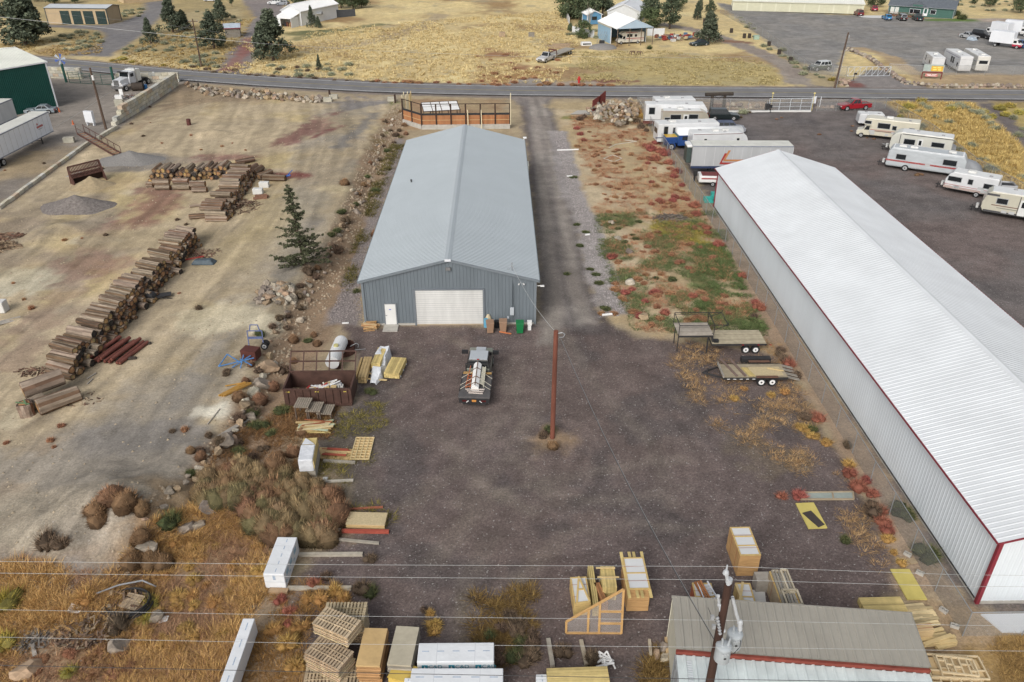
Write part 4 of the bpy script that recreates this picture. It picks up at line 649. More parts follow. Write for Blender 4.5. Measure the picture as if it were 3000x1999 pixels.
bushes('sagebrush',[(2700,310),(2720,320),(2790,318,2.5),(2810,312,2.4),(2830,320,2.2),(2850,330,2.2),(2865,335,2.4),(2885,350,2),(2900,365,2),(2915,380,2),(2690,330),(2740,345),(2780,360),(2700,375,2),(2690,390,2.2),(2760,400),(2790,420),(2810,440),(2850,430),(2880,470),(2900,500,2.4),(2990,520),(2980,400),(3000,380),(2970,350),(2990,330)],(1.5,2.2),'grey green brush clump in the golden field','brush in the golden field',.8);bushes('rabbitbrush',[(2660,318,2.6),(2650,330,2.0),(2700,300,2.2),(2785,325,2.6),(2930,322,2.6),(2960,315,2.4),(2985,335,2),(2900,345,2),(2880,330,2.2),(2640,345,1.6),(2945,340,2.0)],0,'yellow topped brush clump in the golden field','yellow brush in the golden field',.8)
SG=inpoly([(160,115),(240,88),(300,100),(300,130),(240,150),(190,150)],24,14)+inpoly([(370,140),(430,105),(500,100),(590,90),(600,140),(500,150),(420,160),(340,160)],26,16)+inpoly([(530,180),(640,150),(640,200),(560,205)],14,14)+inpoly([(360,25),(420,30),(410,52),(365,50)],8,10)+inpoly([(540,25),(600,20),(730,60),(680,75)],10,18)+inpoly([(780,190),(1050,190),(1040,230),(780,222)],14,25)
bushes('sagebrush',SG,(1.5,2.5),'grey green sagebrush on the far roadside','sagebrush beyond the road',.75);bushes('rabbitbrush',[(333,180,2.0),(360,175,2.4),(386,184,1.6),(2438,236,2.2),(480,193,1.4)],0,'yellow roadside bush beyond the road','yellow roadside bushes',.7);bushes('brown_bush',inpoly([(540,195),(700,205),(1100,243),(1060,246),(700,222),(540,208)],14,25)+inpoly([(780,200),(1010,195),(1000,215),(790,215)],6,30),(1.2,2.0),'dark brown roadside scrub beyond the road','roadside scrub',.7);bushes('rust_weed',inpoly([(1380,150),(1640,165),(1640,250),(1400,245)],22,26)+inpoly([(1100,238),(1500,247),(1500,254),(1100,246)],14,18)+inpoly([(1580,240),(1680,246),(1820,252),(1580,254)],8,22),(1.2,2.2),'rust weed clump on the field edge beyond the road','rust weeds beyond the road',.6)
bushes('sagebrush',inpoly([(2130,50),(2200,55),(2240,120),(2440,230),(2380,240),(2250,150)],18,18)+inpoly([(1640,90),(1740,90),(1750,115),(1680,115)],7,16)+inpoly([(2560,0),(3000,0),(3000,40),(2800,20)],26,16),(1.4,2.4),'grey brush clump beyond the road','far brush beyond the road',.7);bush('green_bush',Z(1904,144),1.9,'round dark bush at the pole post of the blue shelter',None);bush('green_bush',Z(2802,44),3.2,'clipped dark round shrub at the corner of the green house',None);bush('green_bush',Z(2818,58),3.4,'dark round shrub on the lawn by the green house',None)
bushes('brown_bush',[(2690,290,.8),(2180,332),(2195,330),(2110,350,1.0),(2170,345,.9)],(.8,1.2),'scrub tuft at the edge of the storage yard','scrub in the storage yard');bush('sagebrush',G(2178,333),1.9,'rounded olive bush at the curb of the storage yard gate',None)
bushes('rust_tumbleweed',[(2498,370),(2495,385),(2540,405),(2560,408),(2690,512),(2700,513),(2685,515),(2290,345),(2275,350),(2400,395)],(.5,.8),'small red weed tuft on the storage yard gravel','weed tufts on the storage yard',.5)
rock_m=MV('field_stone',.9,.35,2.5,bump=.02,bscale=8,rand=.22)
def rock_mesh(seed,c,name='rock'):
 q=np.random.RandomState(seed);bm=bmesh.new();bmesh.ops.create_icosphere(bm,subdivisions=2,radius=.5)
 pl=[(Vector(q.randn(3)).normalized(),.2+.2*q.rand()) for i in range(13)]
 for v in bm.verts:
  for n,d in pl:
   k=v.co.dot(n)
   if k>d:v.co-=n*(k-d)
  v.co*=1+.08*q.randn()*.5
 me=bpy.data.meshes.new(name);bm.to_mesh(me);bm.free();me.materials.append(rock_m);at=me.attributes.new('Col','FLOAT_COLOR','FACE')
 cc=np.ones((len(me.polygons),4),np.float32);cc[:,:3]=np.array(c)*(.8+.4*q.rand(len(cc)))[:,None];at.data.foreach_set('color',cc.ravel());return me
RK=[rock_mesh(i,c) for i,c in enumerate(((.36,.31,.24),(.27,.23,.185),(.31,.225,.155),(.40,.36,.29),(.23,.19,.16),(.34,.25,.165)))]
def rock(name,p,s,label,group,flat=.75,dz=0,cat='rock'):
 o=bpy.data.objects.new(name,rnd.choice(RK));C.objects.link(o);o.location=(p[0],p[1],gz(p[0],p[1])+s*.18*flat+dz);o.rotation_euler=(rnd.uniform(-.3,.3),rnd.uniform(-.3,.3),rnd.random()*6.3);o.scale=(s*rnd.uniform(.8,1.3),s*rnd.uniform(.8,1.2),s*flat*rnd.uniform(.8,1.2));return tag(o,label,cat,group)
for(a,b),n,s in zip(zip(EDGE[1:],EDGE[2:]),(6,8,10,10,9,9,8,8,8,7,7,6,4,3,2),(1.0,1.0,1.2,1.0,1.0,1.0,1.0,1.1,1.2,1.1,1.0,.9,.8,.8,.8)):
 for i in range(n):
  t=(i+rnd.random())/n;rock('boulder',G(a[0]+(b[0]-a[0])*t+rnd.uniform(5,48),a[1]+(b[1]-a[1])*t+rnd.uniform(-8,8)),s*rnd.uniform(.3,.95),'pale boulder in the line along the edge of the dirt lot','boulders along the dirt lot edge',cat='boulder')
for q,s,lb in(((790,1085),1.7,'large grey boulder above the brown roll-off bin'),((770,1130),1.6,'wide flat tan boulder left of the brown bin'),((743,1155),1.5,'white boulder at the edge of the dirt lot left of the bin'),((725,1190),1.4,'cracked white boulder beside the green weeds'),((735,1225),1.3,'pale boulder on the end of the long plank'),((660,1305),1.6,'big white boulder below the long plank'),((690,1300),1.4,'flat pale boulder right of the big white one'),((618,1515),1.6,'grey slab stone standing in the weeds near the heap'),((440,1620),1.7,'grey boulder at the golden grass edge'),((550,1570),1.5,'cream boulder beside the dark green bush'),((575,1562),1.2,'round cream boulder next to the dark green bush'),((460,1815),1.3,'smooth tan boulder beside the yellow bush'),((80,1980),1.5,'pale outcrop boulder at the bottom edge'),((350,1900),1.6,'long pale rock ridge in the dry grass'),((1843,740),1.2,'pale boulder in the sandy lot above the green weeds'),((1850,832),1.3,'grey streaked boulder in the sandy lot'),((1885,937),1.5,'pale boulder near the raised trailer deck'),((1812,702),1.2,'brown square stone in the sandy lot'),((1790,655),1.0,'brown stone beside the upper green weeds'),((880,942),1.2,'orange and grey split boulder on the bank'),((905,838),1.1,'pale boulder below the lone conifer'),((885,870),1.0,'yellow boulder beside the stone pile'),((410,545),.0,'')):
 if s:rock('boulder',G(*q),s,lb,None,.7,cat='boulder')
SP=[(745,860),(790,838),(850,835),(870,860),(860,890),(830,900),(790,895),(755,890)]
for q in inpoly(SP,62,7):rock('field_stone',G(*q),rnd.uniform(.7,1.25),'broken stone in the pile beside the dirt track','stones in the pile by the dirt track',.8,dz=rnd.uniform(0,.25),cat='stone')
RP=[(1722,335),(1760,318),(1800,308),(1850,298),(1872,310),(1868,340),(1860,368),(1820,382),(1770,375),(1735,360)]
p0=G(1800,345)
for q in inpoly(RP,120,7):g_=G(*q);rock('rubble_stone',g_,rnd.uniform(.7,1.4),'broken stone in the rubble pile at the corner of the sandy lot','stones in the rubble pile',.8,dz=max(0,1.3*(1-math.hypot(g_.x-p0 .x,(g_.y-p0 .y)*.6)/9))+rnd.uniform(0,.2),cat='stone')
for q in inpoly([(540,248),(600,258),(750,268),(955,290),(950,305),(750,292),(590,280)],110,7):rock('roadside_stone',G(*q),rnd.uniform(.7,1.5),'brown stone in the row along the road edge','stones along the road edge',.8,dz=rnd.uniform(0,.2),cat='stone')
def pebbles(name,label,poly,n,s0,s1,c,s=1,thr=0):
 p=scat(poly,n,s=s,thr=thr);r=U(len(p),s0,s1);base=np.array([(1,0,0),(-.5,.87,0),(-.5,-.87,0),(0,0,.9)]);v=p[:,None,:]+base[None]*r[:,None,None]*(.7+.6*nr.rand(len(p),4,1));f=np.array([(0,1,3),(1,2,3),(2,0,3)])[None]+np.arange(len(p))[:,None,None]*4
 cc=np.repeat(np.array(c)[None]*(.7+.6*nr.rand(len(p),1)),3,0);me=fast_mesh(name,v.reshape(-1,3),f.reshape(-1,3),stuff_m,cc);o=bpy.data.objects.new(name,me);C.objects.link(o);tag(o,label,'pebbles',kind='stuff')
pebbles('pebbles','loose pale pebbles and clods on the dirt lot',LOT,2600,.04,.13,(.38,.31,.22),5);pebbles('pebbles','pale stones scattered over the gravel yard',YD,700,.02,.045,(.27,.24,.22),6)
pebbles('gravel_strip_stones','coarse grey stones of the drainage strip along the drive',[(1622,385),(1652,385),(1690,540),(1740,660),(1770,760),(1830,920),(1790,930),(1745,800),(1690,640),(1650,500)],2600,.05,.12,(.34,.31,.30),7);pebbles('gravel_strip_stones','coarse dark stones of the strip along the workshop wall',[(1180,420),(1050,820),(1062,940),(960,945),(1010,820),(1080,640)],2400,.05,.12,(.27,.235,.225),8);pebbles('rubble','fine stone debris along the boulder bank',[(1150,300),(1200,330),(1050,700),(960,900),(870,1000),(760,1260),(560,1440),(440,1560),(400,1540),(560,1380),(700,1190),(800,950),(1000,600)],1800,.05,.22,(.36,.29,.21),9)
crown_m=MV('foliage',.85,.3,1.2,rand=.1)
def clump_mesh(name,cen,rad,per,qs,cA,cB,seed,stretch=None,droop=0.):
 q=np.random.RandomState(seed);n=len(cen)*per;c=np.repeat(np.array(cen),per,0);r=np.repeat(np.array(rad),per)
 o=q.randn(n,3);o/=np.linalg.norm(o,axis=1)[:,None];o*=(q.rand(n)**.45*r)[:,None]
 if stretch is not None:o*=np.array(stretch)
 p=c+o;a=q.randn(n,3);a/=np.linalg.norm(a,axis=1)[:,None];b=np.cross(a,q.randn(n,3));b/=np.linalg.norm(b,axis=1)[:,None];s=(qs*(.6+.8*q.rand(n)))[:,None]
 V4=np.stack([p-a*s,p-b*s*.55,p+a*s,p+b*s*.55],1).reshape(-1,3);t=np.clip(.45+.5*o[:,2]/r+.25*q.randn(n),0,1)[:,None];cc=np.array(cA)+(np.array(cB)-np.array(cA))*t  # leaf colour carries painted shading: each clump dark below, lighter on top
 return fast_mesh(name,V4,np.arange(n*4).reshape(-1,4),crown_m,cc,True)
def tree_proto(kind,h,w_,seed,cA,cB,bare=.12,n=170,per=34,qs=.2,shape='cone'):
 q=np.random.RandomState(seed);cen,rad=[],[]
 for i in range(n):
  t=q.rand()**(.8 if shape=='cone' else 1);zz=h*(bare+(1-bare)*t);a=q.rand()*6.283
  R0=w_*((1-t)**.75*.95+.05) if shape=='cone' else w_*math.sin(math.pi*min(1,.12+.88*t))**.6 if shape=='round' else w_*math.sin(math.pi*(.2+.78*t))**.75
  rr=R0*(.35+.65*q.rand()**.5)*(1+.28*math.sin(a*2+seed+zz*.7)+.18*math.sin(a*5+zz*1.3));cen.append((math.cos(a)*rr,math.sin(a)*rr,zz+q.randn()*.2));rad.append(w_*(.22+.17*q.rand())*(1-.45*t if shape=='cone' else 1))
 cr=clump_mesh('crown',cen,rad,per,qs,cA,cB,seed,(1,1,.85))
 m=MB();m.tube((0,0,-.3),(0,0,h*.5),h*.032,h*.02,8);m.tube((0,0,h*.5),(0,0,h*.93),h*.02,h*.005,6)
 for i in range(14):
  j=int(q.rand()*n);e=Vector(cen[j]);m.tube((0,0,max(.1*h,e.z*.72)),e*.92,h*.009,h*.003,5,caps=False)
 tr=m.build('trunk',bark_m);me=tr.data;bpy.data.objects.remove(tr);return(me,cr)
JC=((.042,.055,.038),(.155,.18,.12));TP={'juniper':[tree_proto('j',7.5,2.5,s,*JC) for s in(1,5)],'pine':[tree_proto('p',8,2.7,s,(.042,.056,.04),(.15,.178,.12),.1,shape='cone',n=160) for s in(2,7)],'round':[tree_proto('r',6,2.9,s,(.042,.06,.035),(.16,.195,.105),.22,shape='round',n=120) for s in(3,9)],'tall':[tree_proto('t',8,2.4,s,(.042,.058,.038),(.155,.185,.11),.26,shape='egg',n=130) for s in(4,8)],'willow':[tree_proto('w',6,3.1,s,(.04,.06,.028),(.17,.21,.10),.05,shape='round',n=130) for s in(6,)]}  # crown colours lightened and slightly blued to imitate distance haze
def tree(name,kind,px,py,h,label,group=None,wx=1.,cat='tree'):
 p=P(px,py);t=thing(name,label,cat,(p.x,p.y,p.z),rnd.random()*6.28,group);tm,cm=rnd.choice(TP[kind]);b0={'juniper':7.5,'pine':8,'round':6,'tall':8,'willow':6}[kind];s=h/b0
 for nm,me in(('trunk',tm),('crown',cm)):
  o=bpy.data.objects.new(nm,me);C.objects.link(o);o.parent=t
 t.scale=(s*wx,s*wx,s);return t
def hpx(px,py,top):q=P(px,py);return upto(px,top,q)-q.z
def T(name,kind,px,py,top,label,wx=1.,group=None):return tree(name,kind,px,py,max(1.2,hpx(px,py,top)),label,group,wx)
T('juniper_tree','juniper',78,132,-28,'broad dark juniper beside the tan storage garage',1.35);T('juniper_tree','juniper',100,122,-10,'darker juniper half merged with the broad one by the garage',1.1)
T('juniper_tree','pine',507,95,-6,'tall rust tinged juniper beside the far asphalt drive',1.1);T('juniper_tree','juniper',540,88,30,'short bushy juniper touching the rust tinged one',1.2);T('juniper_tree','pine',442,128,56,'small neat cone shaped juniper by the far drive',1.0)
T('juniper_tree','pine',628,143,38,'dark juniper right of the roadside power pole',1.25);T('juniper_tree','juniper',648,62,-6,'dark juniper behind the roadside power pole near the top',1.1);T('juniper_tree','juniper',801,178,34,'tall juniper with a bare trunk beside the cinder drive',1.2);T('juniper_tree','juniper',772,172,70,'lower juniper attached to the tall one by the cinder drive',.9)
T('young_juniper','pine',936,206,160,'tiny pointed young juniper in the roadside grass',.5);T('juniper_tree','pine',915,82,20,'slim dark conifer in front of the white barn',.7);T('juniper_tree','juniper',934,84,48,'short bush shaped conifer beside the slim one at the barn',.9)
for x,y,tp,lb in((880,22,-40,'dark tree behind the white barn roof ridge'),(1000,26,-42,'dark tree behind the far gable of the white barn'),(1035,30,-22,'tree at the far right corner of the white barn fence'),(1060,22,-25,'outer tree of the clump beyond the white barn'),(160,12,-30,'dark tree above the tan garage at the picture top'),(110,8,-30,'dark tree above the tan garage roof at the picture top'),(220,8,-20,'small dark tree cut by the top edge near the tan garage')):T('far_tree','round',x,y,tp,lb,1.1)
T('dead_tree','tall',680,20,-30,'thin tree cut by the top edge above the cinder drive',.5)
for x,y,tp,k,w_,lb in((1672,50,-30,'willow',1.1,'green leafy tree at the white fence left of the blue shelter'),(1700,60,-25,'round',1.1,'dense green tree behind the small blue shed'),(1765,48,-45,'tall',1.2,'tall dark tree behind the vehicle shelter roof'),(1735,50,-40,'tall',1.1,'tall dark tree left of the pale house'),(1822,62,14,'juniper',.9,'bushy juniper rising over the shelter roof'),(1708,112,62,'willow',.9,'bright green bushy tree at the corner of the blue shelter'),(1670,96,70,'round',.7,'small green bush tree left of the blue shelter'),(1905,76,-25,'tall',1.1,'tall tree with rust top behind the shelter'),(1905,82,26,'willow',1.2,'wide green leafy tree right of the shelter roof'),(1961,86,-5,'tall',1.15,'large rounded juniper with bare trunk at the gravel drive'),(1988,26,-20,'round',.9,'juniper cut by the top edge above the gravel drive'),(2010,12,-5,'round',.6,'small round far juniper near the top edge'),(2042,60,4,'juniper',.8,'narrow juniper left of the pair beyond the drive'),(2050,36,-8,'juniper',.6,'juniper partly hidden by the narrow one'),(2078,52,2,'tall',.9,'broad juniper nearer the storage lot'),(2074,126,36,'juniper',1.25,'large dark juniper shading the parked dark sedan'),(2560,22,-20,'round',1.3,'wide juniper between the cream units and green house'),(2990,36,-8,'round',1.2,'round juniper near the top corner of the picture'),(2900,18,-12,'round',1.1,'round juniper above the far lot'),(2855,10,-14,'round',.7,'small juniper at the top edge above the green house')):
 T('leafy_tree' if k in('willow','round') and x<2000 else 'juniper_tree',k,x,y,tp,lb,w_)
m=MB()
for i in range(16):a=rnd.random()*6.28;m.tube((0,0,rnd.uniform(.3,2)),(math.cos(a)*rnd.uniform(.4,1.6),math.sin(a)*rnd.uniform(.4,1.6),rnd.uniform(3.5,6.5)),.05,.015,4,caps=False)
m.tube((0,0,-.2),(0,0,4),.12,.05,6);single('bare_tree',m,M('pale_bark',(.3,.26,.2),.9,.2,3),'bare pale branched tree beside the small blue shed','tree',loc=Z(1727,80))
def lone():
 p=P(893,778);hh=upto(872,540,p)-p.z;t=thing('conifer_tree','lone gappy dark conifer on the bank left of the grey workshop','tree',(p.x,p.y,p.z-.1));q=np.random.RandomState(12);m=MB();lx=-.55
 ax=lambda z:Vector((lx*z/hh*1.0,0,z));m.tube(ax(0),ax(hh*.6),.17,.1,8);m.tube(ax(hh*.6),ax(hh),.1,.02,6);cen,rad=[],[]
 zz=.35
 while zz<hh*.98:
  tt=zz/hh;ln=(.25+2.75*(1-tt)**.8)*(1.0 if tt<.47 else .72 if tt>.57 else .5);nb=6 if tt<.8 else 4
  for i in range(nb):
   a=q.rand()*6.283;L_=ln*(.45+.65*q.rand());e=ax(zz)+Vector((math.cos(a)*L_,math.sin(a)*L_,L_*(.12+.12*q.rand())));m.tube(ax(zz),e,.035,.01,4,caps=False)
   for s in np.linspace(.35,1,max(2,int(L_*2.8))):cen.append(tuple(ax(zz).lerp(e,s)+Vector((q.randn()*.06,q.randn()*.06,q.randn()*.05))));rad.append(.27*(1.05-.35*s))
  zz+=.33+.1*q.rand()
 for z_ in np.linspace(hh*.9,hh,5):cen.append(tuple(ax(z_)));rad.append(.2)
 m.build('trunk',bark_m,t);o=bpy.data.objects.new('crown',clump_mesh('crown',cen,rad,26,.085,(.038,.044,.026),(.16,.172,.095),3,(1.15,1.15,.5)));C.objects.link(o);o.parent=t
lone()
link_m=M('chain_link_mesh',(.33,.33,.32),.6,.3,6,alpha=.30)
def chain(label,pts,h=1.9,sp=3.0,name='chain_link_fence',rail=True,leanp=0.):
 t=thing(name,label,'fence',(0,0,0));pan,rl=MB(),MB()
 for a,b in zip(pts,pts[1:]):
  a,b=Vector(a),Vector(b);n=max(1,round((b-a).length/sp))
  for i in range(n):
   u=a.lerp(b,i/n);v=a.lerp(b,(i+1)/n);up=Vector((0,0,h));u.z=gz(u.x,u.y);v.z=gz(v.x,v.y)
   pan.quad(u,v,v+up,u+up);rl.tube(u+up,v+up,.026,n=5,caps=False);MB().tube(u-Vector((0,0,.2)),u+up+Vector((0,0,.04)),.028,n=6).build('post',galv,t)
 e=Vector(pts[-1]);e.z=gz(e.x,e.y);MB().tube(e,e+Vector((0,0,h+.05)),.05,n=6).build('post',galv,t)
 pan.build('mesh_panel',link_m,t);rl.build('top_rail',galv,t);return t
q0,q1,q2=Z(1871,285,1.8),Z(2845,1795,1.8),Z(3060,1795,1.8)
chain('long chain link fence between the sandy lot and white storage building',[(24.15,q0 .y,0),(24.3,110,0),(24.7,77.6,0),(24.2,q1 .y,0),(q2 .x+12,q1 .y-.1,0)],1.8)
a,b=Z(1885,322),Z(2252,322);gA=Z(2375,326)
chain('chain link fence along the road in front of the parked campers',[(24.3,Z(1875,318).y,0),(Z(2245,326).x,Z(2245,326).y,0)],1.9)
chain('chain link fence by the road beside the red pickup',[(gA.x+1,gA.y,0),(Z(2560,322).x,Z(2560,322).y,0),(Z(2592,318).x,Z(2592,318).y,0)],1.9)
chain('chain link fence behind the parked motorhomes at the golden field',[Z(2592,318),Z(2730,402),Z(2850,500),Z(3010,590)],1.8,4)
chain('chain link fence along the far lot beside the gravel drive',[Z(2110,38),Z(2250,118),Z(2372,214),Z(2440,222),Z(2478,224)],1.9,5)
chain('chain link fence in front of the three parked white campers',[Z(2600,215),Z(2710,222),Z(2800,220),Z(3050,222)],1.9,5)
def gate(name,label,a,b,h,mat,bars,diag=False,cat='gate',gap=.12):
 t=thing(name,label,cat,(0,0,0));a,b=Vector(a),Vector(b);up=Vector((0,0,1));m=MB()
 for z in(gap,h):m.beam(a+up*z,b+up*z,.08)
 for p in(a,b):m.beam(p+up*gap,p+up*h,.08)
 m.build('frame',mat,t);m=MB();n=bars
 if diag:
  for i in range(n):m.beam(a.lerp(b,i/n)+up*gap,a.lerp(b,(i+1)/n)+up*h,.06);m.beam(a.lerp(b,i/n)+up*gap,a.lerp(b,i/n)+up*h,.05)
 else:
  for i in range(1,n):m.beam(a+up*(gap+(h-gap)*i/n),b+up*(gap+(h-gap)*i/n),.045)
  for i in range(1,4):m.beam(a.lerp(b,i/4)+up*gap,a.lerp(b,i/4)+up*h,.07)
 m.build('bars',mat,t);return t
gate('sliding_gate','silver truss sliding gate at the far lot entrance',Z(2482,225),Z(2605,224),1.9,M('bright_galvanised',(.5,.53,.56),.4,.1,3),7,True)
gl,gr_=Z(2250,326),Z(2374,325);t=gate('sliding_gate','wide chain link sliding gate beside the road at the storage yard',gl,gr_,2.1,MATS['bright_galvanised'],3);MB().quad(gl,gr_,gr_+Vector((0,0,2.1)),gl+Vector((0,0,2.1))).build('mesh_panel',link_m,t)
m=MB();[m.beam(Z(x,315)+Vector((0,0,z)),Z(x+9,315)+Vector((0,0,z)),.06,1.2) for x,z in((2378,1.3),)];[m.tube(Z(x,318),Z(x,318)+Vector((0,0,2)),.06) for x in(2376,2400)];single('gate_sign',m,white_metal,'pair of white signs on posts at the end of the sliding gate','sign')
m=MB();p=Z(2256,332);m.box(p.x,p.y,.9,.35,.3,.5);m.tube(p,p+Vector((0,0,.95)),.06);single('gate_keypad',m,black,'black gate keypad on a post inside the storage yard','keypad');m=MB();p=Z(2246,326);m.box(p.x,p.y,.4,.7,.6,.9);single('gate_motor',m,dark_metal,'dark gate motor box at the end of the sliding gate','box')
for x,lb in((2378,'round yellow light on the post at the gate sign'),(2257,'round yellow light on the post at the gate keypad')):p=Z(x,324);m=MB();m.tube(p,p+Vector((0,0,2.9)),.05);m.dome(p.x,p.y,2.85,.2,.2,.2);single('gate_light',m,M('yellow_lamp',(.6,.5,.2),.4,.1,2),lb,'lamp')
p,q=Z(1880,327),Z(2252,327);m=MB();m.beam(Z(1960,330)+Vector((0,0,.12)),Z(2375,328)+Vector((0,0,.12)),.3,.26);o=m.build('kerb',MATS['pale_concrete']);o['kind']='structure'
log_m=M('dark_log',(.05,.04,.033),.9,.4,3)
t=thing('log_arch','dark log archway with a hanging board at the roadside of the storage yard','arch',(0,0,0));a,b=Z(2083,319),Z(2119,319);zt_=upto(2083,277,a)
for p in(a,b):MB().tube(p,p+Vector((0,0,zt_)),.3,.27,9).build('post',log_m,t)
MB().tube(a+Vector((-1.3,0,zt_)),b+Vector((1.4,0,zt_+.1)),.3,.3,9).build('lintel',log_m,t);c=(a+b)/2;MB().box(c.x,c.y,zt_-3.6,1.5,.1,2.0).build('board',M('brown_sign_board',(.16,.1,.08),.8,.3,3),t);MB().path([(c.x-.7,c.y,zt_-.2),(c.x,c.y,zt_-.8),(c.x+.7,c.y,zt_-.2)],.04).build('chain',dark_metal,t)
def stone_wall(label,pts,h,w_=.8,c=0):
 m=MB();q=random.Random(len(pts)+c)
 for a,b in zip(pts,pts[1:]):
  n=max(1,int((b-a).length/.62))
  for i in range(n):
   for j in range(max(1,int(h/.5))):
    p=a.lerp(b,(i+q.random())/n);s=q.uniform(.5,.95);cc=q.choice(((.33,.28,.23),(.42,.37,.29),(.25,.2,.17),(.36,.27,.21)));k=q.uniform(.7,1.15);cc=tuple(x*k for x in cc)
    m.dome(p.x+q.uniform(-.2,.2),p.y+q.uniform(-w_,w_)*.4,gz(p.x,p.y)+j*.45-.1,s*.6,s*.55,s*.62,6,2,col=cc)
 return single('stone_wall',m,MV('wall_stone',.9,.4,3),label,'wall')
stone_wall('low stacked stone wall along the bank at the road',[Z(2650,246),Z(2740,257),Z(2900,257),Z(3100,260)],1.2);stone_wall('curving stone wall beside the far lot entrance',[Z(2480,146),Z(2540,170),Z(2590,205),Z(2650,246)],1.0);stone_wall('low stone wall behind the road fence at the storage yard',[Z(2090,316),Z(2160,315),Z(2238,316)],1.0);stone_wall('low stone wall beside the red pickup',[Z(2385,316),Z(2460,316)],.8);stone_wall('heap of stones at the foot of the roadside pole',[Z(2450,246),Z(2470,250),Z(2485,252)],1.5,1.5)
def block_wall(label,a,b,courses,w_=.75,bh=.61,bl=1.25,step=0,z0=-.3,name='block_wall'):
 a,b=Vector(a),Vector(b);d=(b-a).normalized();Ln=(b-a).length;m=MB();ang=heading(a,b);q=random.Random(int(Ln*10))
 for j in range(courses):
  s0=step*j;x=s0+(.0 if j%2==0 else .62)
  while x<Ln-.3:
   l=min(bl,Ln-x);p=a+d*(x+l/2);k=q.uniform(.8,1.12);c=q.choice(((.56,.53,.42),(.58,.54,.42),(.52,.52,.48),(.58,.52,.37),(.56,.45,.34))) if q.random()<.5 else(.56,.53,.44)
   m.box(p.x,p.y,gz(p.x,p.y)+z0+j*bh+.015,l-.055,w_,bh-.05,ang+q.uniform(-.01,.01),col=tuple(v*k for v in c));x+=l
 return single(name,m,MV('cast_block',.92,.25,1.2,bump=.02),label,'wall')
wl0,wl1=Z(322,375),Z(533,252)
block_wall('long stepped wall of big pale concrete blocks beside the dirt lot',(-61.9,127.2,0),(-62.4,159.6,0),5,step=1.4,z0=-.6);block_wall('pale block wall behind the semi truck along the road',Z(336,243),Z(527,240),4,z0=-.6);block_wall('pale block wall left of the green gate',Z(135,228),Z(243,231),4)
block_wall('single row of half buried blocks below the trailers',Z(0,628),Z(262,432),1,.45,z0=-.15);block_wall('low row of half buried blocks at the long wall end',Z(290,420),Z(345,382),1,.45,z0=-.1)
m=MB().box(0,0,0,1.5,.8,.8);single('concrete_block',m,concrete_d,'single concrete barrier block near the rusty steps','block',loc=P(204,418),rz=.2,bevel=.04);m=MB().box(0,0,0,1.5,.75,1.2);single('concrete_block',m,concrete_d,'block stub wall end behind the white box junk','block',loc=P(352,312),rz=.1,bevel=.04)
for px,py,lb in((961,298,'pale concrete block at the road end of the stone row'),(978,290,'second pale block beside the dark road post'),(1148,297,'pale flat block beside the driveway post by the enclosure')):single('concrete_block',MB().box(0,0,0,1.5,.75,.75),concrete_d,lb,'block',loc=P(px,py),bevel=.04)
for px,py,tp,lb in((967,290,265,'dark square post left of the dirt lot entrance'),(1158,302,277,'dark square post right of the dirt lot entrance')):p=P(px,py);m=MB().box(0,0,0,.3,.3,upto(px,tp,p)-p.z);single('gate_post',m,dkw,lb,'post',loc=p)
grn=M('green_painted_steel',(.02,.09,.07),.5,.2,2)
for px,py,tx,tp,lb in((195,242,183,188,'tall green gate post with the windmill ornament'),(336,247,325,196,'tall green gate post beside the semi truck')):p=P(px,py);m=MB().box(0,0,0,.35,.35,upto(tx,tp,p));single('gate_post',m,grn,lb,'post',loc=p)
gate('pipe_gate','green pipe gate between the two tall green posts',P(205,244),P(333,250),2.0,grn,6)
p=P(195,242);zt_=upto(183,188,p);t=thing('windmill_ornament','blue and white pinwheel ornament on the tall green gate post','ornament',(p.x,p.y,zt_));m=MB()
for i in range(6):a=i*math.pi/3;m.add([(0,-.1,.9),(1.1*math.cos(a),-.1,.9+1.1*math.sin(a)),(1.1*math.cos(a+.5),-.1,.9+1.1*math.sin(a+.5))],[(0,1,2)],col=((.1,.16,.42) if i%2 else(.5,.55,.62)))
m.build('vane',MV('pinwheel_paint'),t);MB().tube((0,0,0),(0,0,.95),.05).build('stem',galv,t)
pole_m=M('creosote_pole',(.11,.075,.055),.95,.35,2,streak=.1);red_pole=M('red_brown_pole',(.185,.068,.045),.95,.4,1.6,streak=.15)
def pole(label,base,h,r0=.17,r1=.12,mat=None,arm=0,lean=(0,0),name='utility_pole'):
 t=thing(name,label,'pole',base);MB().tube((0,0,-.3),(lean[0],lean[1],h),r0,r1,12).build('shaft',mat or pole_m,t)
 if arm:MB().beam((lean[0]-arm,lean[1]-.1,h-.5),(lean[0]+arm,lean[1]-.1,h-.5),.12).build('crossarm',pole_m,t);m=MB();[m.tube((lean[0]+x,lean[1]-.1,h-.45),(lean[0]+x,lean[1]-.1,h-.2),.06,n=6) for x in(-arm*.9,-arm*.4,arm*.9)];m.build('insulator',grey_p,t)
 return t
def wire(label,pts,sag,r=.012,col='w',name='power_line',seg=14):
 m=MB()
 for a,b in zip(pts,pts[1:]):
  a,b=Vector(a),Vector(b);L_=[a.lerp(b,i/seg)-Vector((0,0,sag*4*(i/seg)*(1-i/seg))) for i in range(seg+1)];m.path(L_,r,5)
 return single(name,m,{'w':M('aluminium_wire',(.46,.47,.46),.4,.1,2),'b':M('black_wire',(.05,.05,.05),.5,.1,2),'g':M('dull_wire',(.25,.26,.27),.5,.1,2)}[col],label,'wire')
mp=pole('short red brown service pole standing alone in the gravel yard',P(1618,1283),8.8,.18,.155,red_pole,lean=(.02,-.05));mp_top=Vector(mp.location)+Vector((.02,-.05,8.7))
